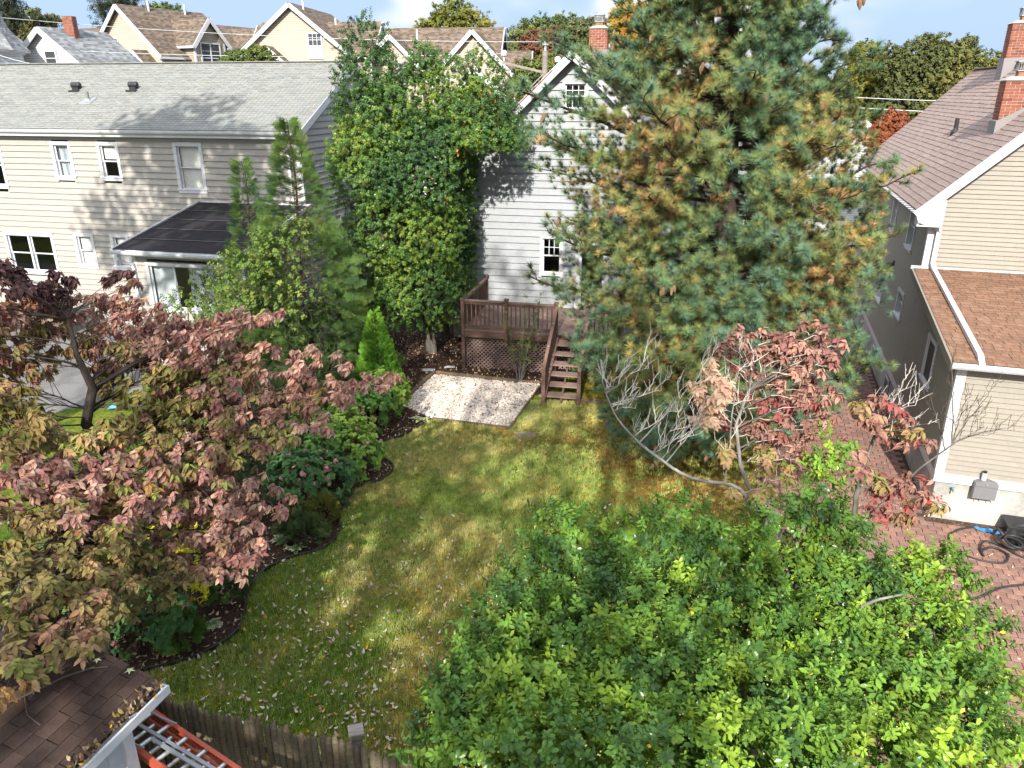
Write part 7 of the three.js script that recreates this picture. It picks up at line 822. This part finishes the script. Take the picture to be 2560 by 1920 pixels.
// ---------------------------------------------------------------- trees beyond
{
  const g = sprig({ n: 12, L: 0.30, W: 0.20, stem: 0.7, tilt: [30, 120], seed: 81, twig: 0 }), cg = sprig({ n: 16, L: 0.34, W: 0.07, stem: 0.6, tilt: [50, 110], seed: 82, twig: 0 });
  const far = (name, label, d, list, n, pal, seed, { geo = g, shell = 0.3, base, thin = 0 } = {}) => { const t = thing(name, label, 'tree'), bl = list.map(([px, py, rx, ry]) => { const c = W6(px, py, d), k = d / 1900 * 1.05; return { c, r: V(rx * k, ry * k, rx * k * 0.85) }; }), lo = bl.reduce((a, b) => b.c.y < a.c.y ? b : a), x = base ?? bl.reduce((s, b) => s + b.c.x, 0) / bl.length, top = Math.max(...bl.map(b => b.c.y)); new MB().tube([V(x, 0, -d), V(x, top * 0.55, -d), V(x + 0.2, top, -d)], q => 0.3 * (1 - q) + 0.06, 7).build('trunk', M.bark, t); const r = rng(seed); for (const b of bl) new MB().tube(bend(V(x, Math.max(1, b.c.y - b.r.y - 0.8), -d), b.c, 0.3, 5, r, 0.3), q => 0.10 * (1 - q) + 0.025, 5).build('limb', thin ? M.barkPale : M.bark, t); const fine = clamp(d / 85, 0.45, 1) * 0.72; foliage(t, geo, M.leaf, masses(bl, Math.round(n * 1.35 / fine), seed, { shell, low: -1.1, amp: 0.7, spread: 0.8 }), seed, pal, { size: [0.7 * fine, 1.3 * fine], patch: 0.5 }); };
  const GR = [[0.075, 0.115, 0.036], [0.11, 0.155, 0.042], [0.16, 0.19, 0.05]], YG = [[0.12, 0.145, 0.03], [0.18, 0.19, 0.035], [0.25, 0.22, 0.04]], DK = [[0.035, 0.048, 0.026], [0.05, 0.06, 0.03]], OLV = [[0.095, 0.115, 0.042], [0.14, 0.15, 0.048], [0.20, 0.185, 0.055]];
  far('spruce_tree', 'dark spruce at the far top left corner behind the turret', 62, [[18, 8, 28, 16], [22, 38, 30, 14], [25, 62, 26, 14], [10, -30, 30, 30]], 300, DK, 301, { geo: cg }); far('oak_tree', 'olive green oak in level layers behind the white house at far left', 66, [[80, 42, 24, 12], [100, 66, 34, 11], [132, 52, 18, 8], [60, 85, 34, 18], [70, 120, 50, 22]], 380, OLV, 302);
  far('cedar_tree', 'dark layered cedar behind the left townhouse gable', 82, [[290, 5, 55, 14], [275, 28, 40, 12], [310, 22, 35, 10], [300, -20, 40, 14], [300, 60, 50, 30]], 520, DK, 303, { geo: cg }); far('tree', 'small dark green tree behind the left townhouse ridge', 84, [[415, 32, 32, 12], [390, 40, 22, 12], [450, 45, 20, 10], [415, 70, 40, 30]], 320, GR, 304);
  far('maple_tree', 'yellow green maple standing above the middle townhouse roofs', 92, [[1135, 40, 42, 30], [1100, 70, 45, 25], [1175, 65, 45, 28], [1070, 80, 30, 16], [1150, 100, 60, 30], [1200, 85, 25, 20]], 1100, YG, 305); far('tree', 'big rounded green tree left of the grey house chimney', 78, [[1360, 75, 55, 25], [1310, 105, 45, 28], [1420, 70, 40, 22], [1300, 160, 45, 50], [1400, 130, 60, 50], [1350, 220, 80, 60]], 1500, [...GR, [0.14, 0.15, 0.045]], 306);
  far('tree', 'reddish brown tree in front of the rounded green one', 68, [[1345, 110, 32, 22], [1385, 100, 30, 22], [1370, 135, 40, 22], [1320, 125, 20, 20]], 560, [[0.15, 0.055, 0.038], [0.20, 0.085, 0.05], [0.13, 0.08, 0.045]], 307, { shell: 0.2 }); far('tree', 'pale half bare tree behind the grey house ridge', 62, [[1445, 85, 40, 25], [1460, 120, 40, 28], [1425, 150, 40, 30], [1490, 75, 25, 22]], 480, [[0.12, 0.14, 0.055], [0.17, 0.18, 0.075]], 308, { thin: 1 }); far('tree', 'green undergrowth tree below the utility pole crossarm', 52, [[1320, 200, 40, 40], [1370, 180, 35, 35], [1300, 250, 40, 40], [1400, 210, 40, 40], [1340, 300, 60, 50]], 900, [...GR, YG[1]], 309);
  far('maple_tree', 'orange and yellow autumn maple behind the chimney and pine', 58, [[1570, 40, 35, 28], [1610, 60, 45, 30], [1545, 75, 28, 30], [1640, 30, 35, 25], [1590, 110, 50, 40], [1640, 130, 50, 50], [1580, 190, 60, 60]], 1300, [[0.34, 0.20, 0.03], [0.42, 0.26, 0.035], [0.26, 0.22, 0.035], [0.40, 0.16, 0.03]], 310); far('maple_tree', 'golden maple behind the top right of the pine', 34, [[1930, 60, 50, 45], [1945, 130, 45, 50], [1910, 210, 50, 60], [1930, 10, 40, 40]], 900, [[0.30, 0.24, 0.05], [0.38, 0.29, 0.07], [0.24, 0.22, 0.06]], 311);
  far('tree', 'yellow green tree just right of the pine top', 60, [[2165, 140, 28, 28], [2180, 190, 35, 40], [2150, 230, 50, 50], [2190, 290, 60, 50], [2140, 170, 30, 40]], 900, [[0.13, 0.145, 0.02], [0.19, 0.19, 0.025], [0.24, 0.21, 0.03]], 312); far('oak_tree', 'wide olive tree with wispy top between pine and tan house', 56, [[2290, 150, 50, 35], [2240, 180, 40, 40], [2360, 150, 50, 35], [2410, 140, 35, 28], [2330, 200, 70, 50], [2260, 250, 70, 50], [2390, 210, 60, 50], [2310, 110, 22, 14], [2350, 100, 18, 8], [2420, 110, 18, 10], [2220, 130, 16, 14], [2290, 300, 80, 50]], 2000, OLV, 313, { thin: 1 }); far('tree', 'small yellow green tree beyond the tan house ridge', 90, [[2480, 155, 30, 18], [2455, 165, 30, 16], [2490, 190, 50, 30]], 320, YG, 314);
  far('japanese_maple', 'rust red small tree behind the left edge of the tan roof', 36, [[2230, 315, 32, 26], [2205, 340, 30, 30], [2245, 345, 30, 30], [2215, 390, 40, 40]], 700, [[0.24, 0.07, 0.035], [0.30, 0.10, 0.045], [0.20, 0.07, 0.04]], 315); far('shrub', 'rounded dark green shrub in front of the second townhouse', 46, [[600, 148, 34, 14], [640, 142, 34, 16], [575, 156, 22, 12], [672, 152, 20, 12], [620, 180, 60, 22]], 420, GR, 316);
  // far woodland along the horizon
  const r = rng(400), list = [], bl = []; for (let k = 0; k < 70; k++) { const a = lerp(-1.1, 1.1, k / 69), d = 130 + 40 * r(); bl.push({ c: V(Math.sin(a) * d, 4.2 + 1.6 * r(), -Math.cos(a) * d), r: V(6, 4.4 + 1.5 * r(), 5) }); } const bg = sprig({ n: 12, L: 0.9, W: 0.7, stem: 1.8, tilt: [30, 120], seed: 83, twig: 0 });
  for (const it of masses(bl, 7000, 401, { shell: 0.6 })) list.push({ m: mat4(it.p, orient(it.dir, r() * 6), 0.8 + 0.6 * r()), c: vary(pick([[0.07, 0.09, 0.04], [0.10, 0.11, 0.045], [0.15, 0.12, 0.045]], r), r, 0.25) }); tag(inst(numbered('far_woodland'), bg, M.leaf, list, scene), 'distant wooded skyline beyond the houses', 'woodland');
}
renderer.render(scene, camera);
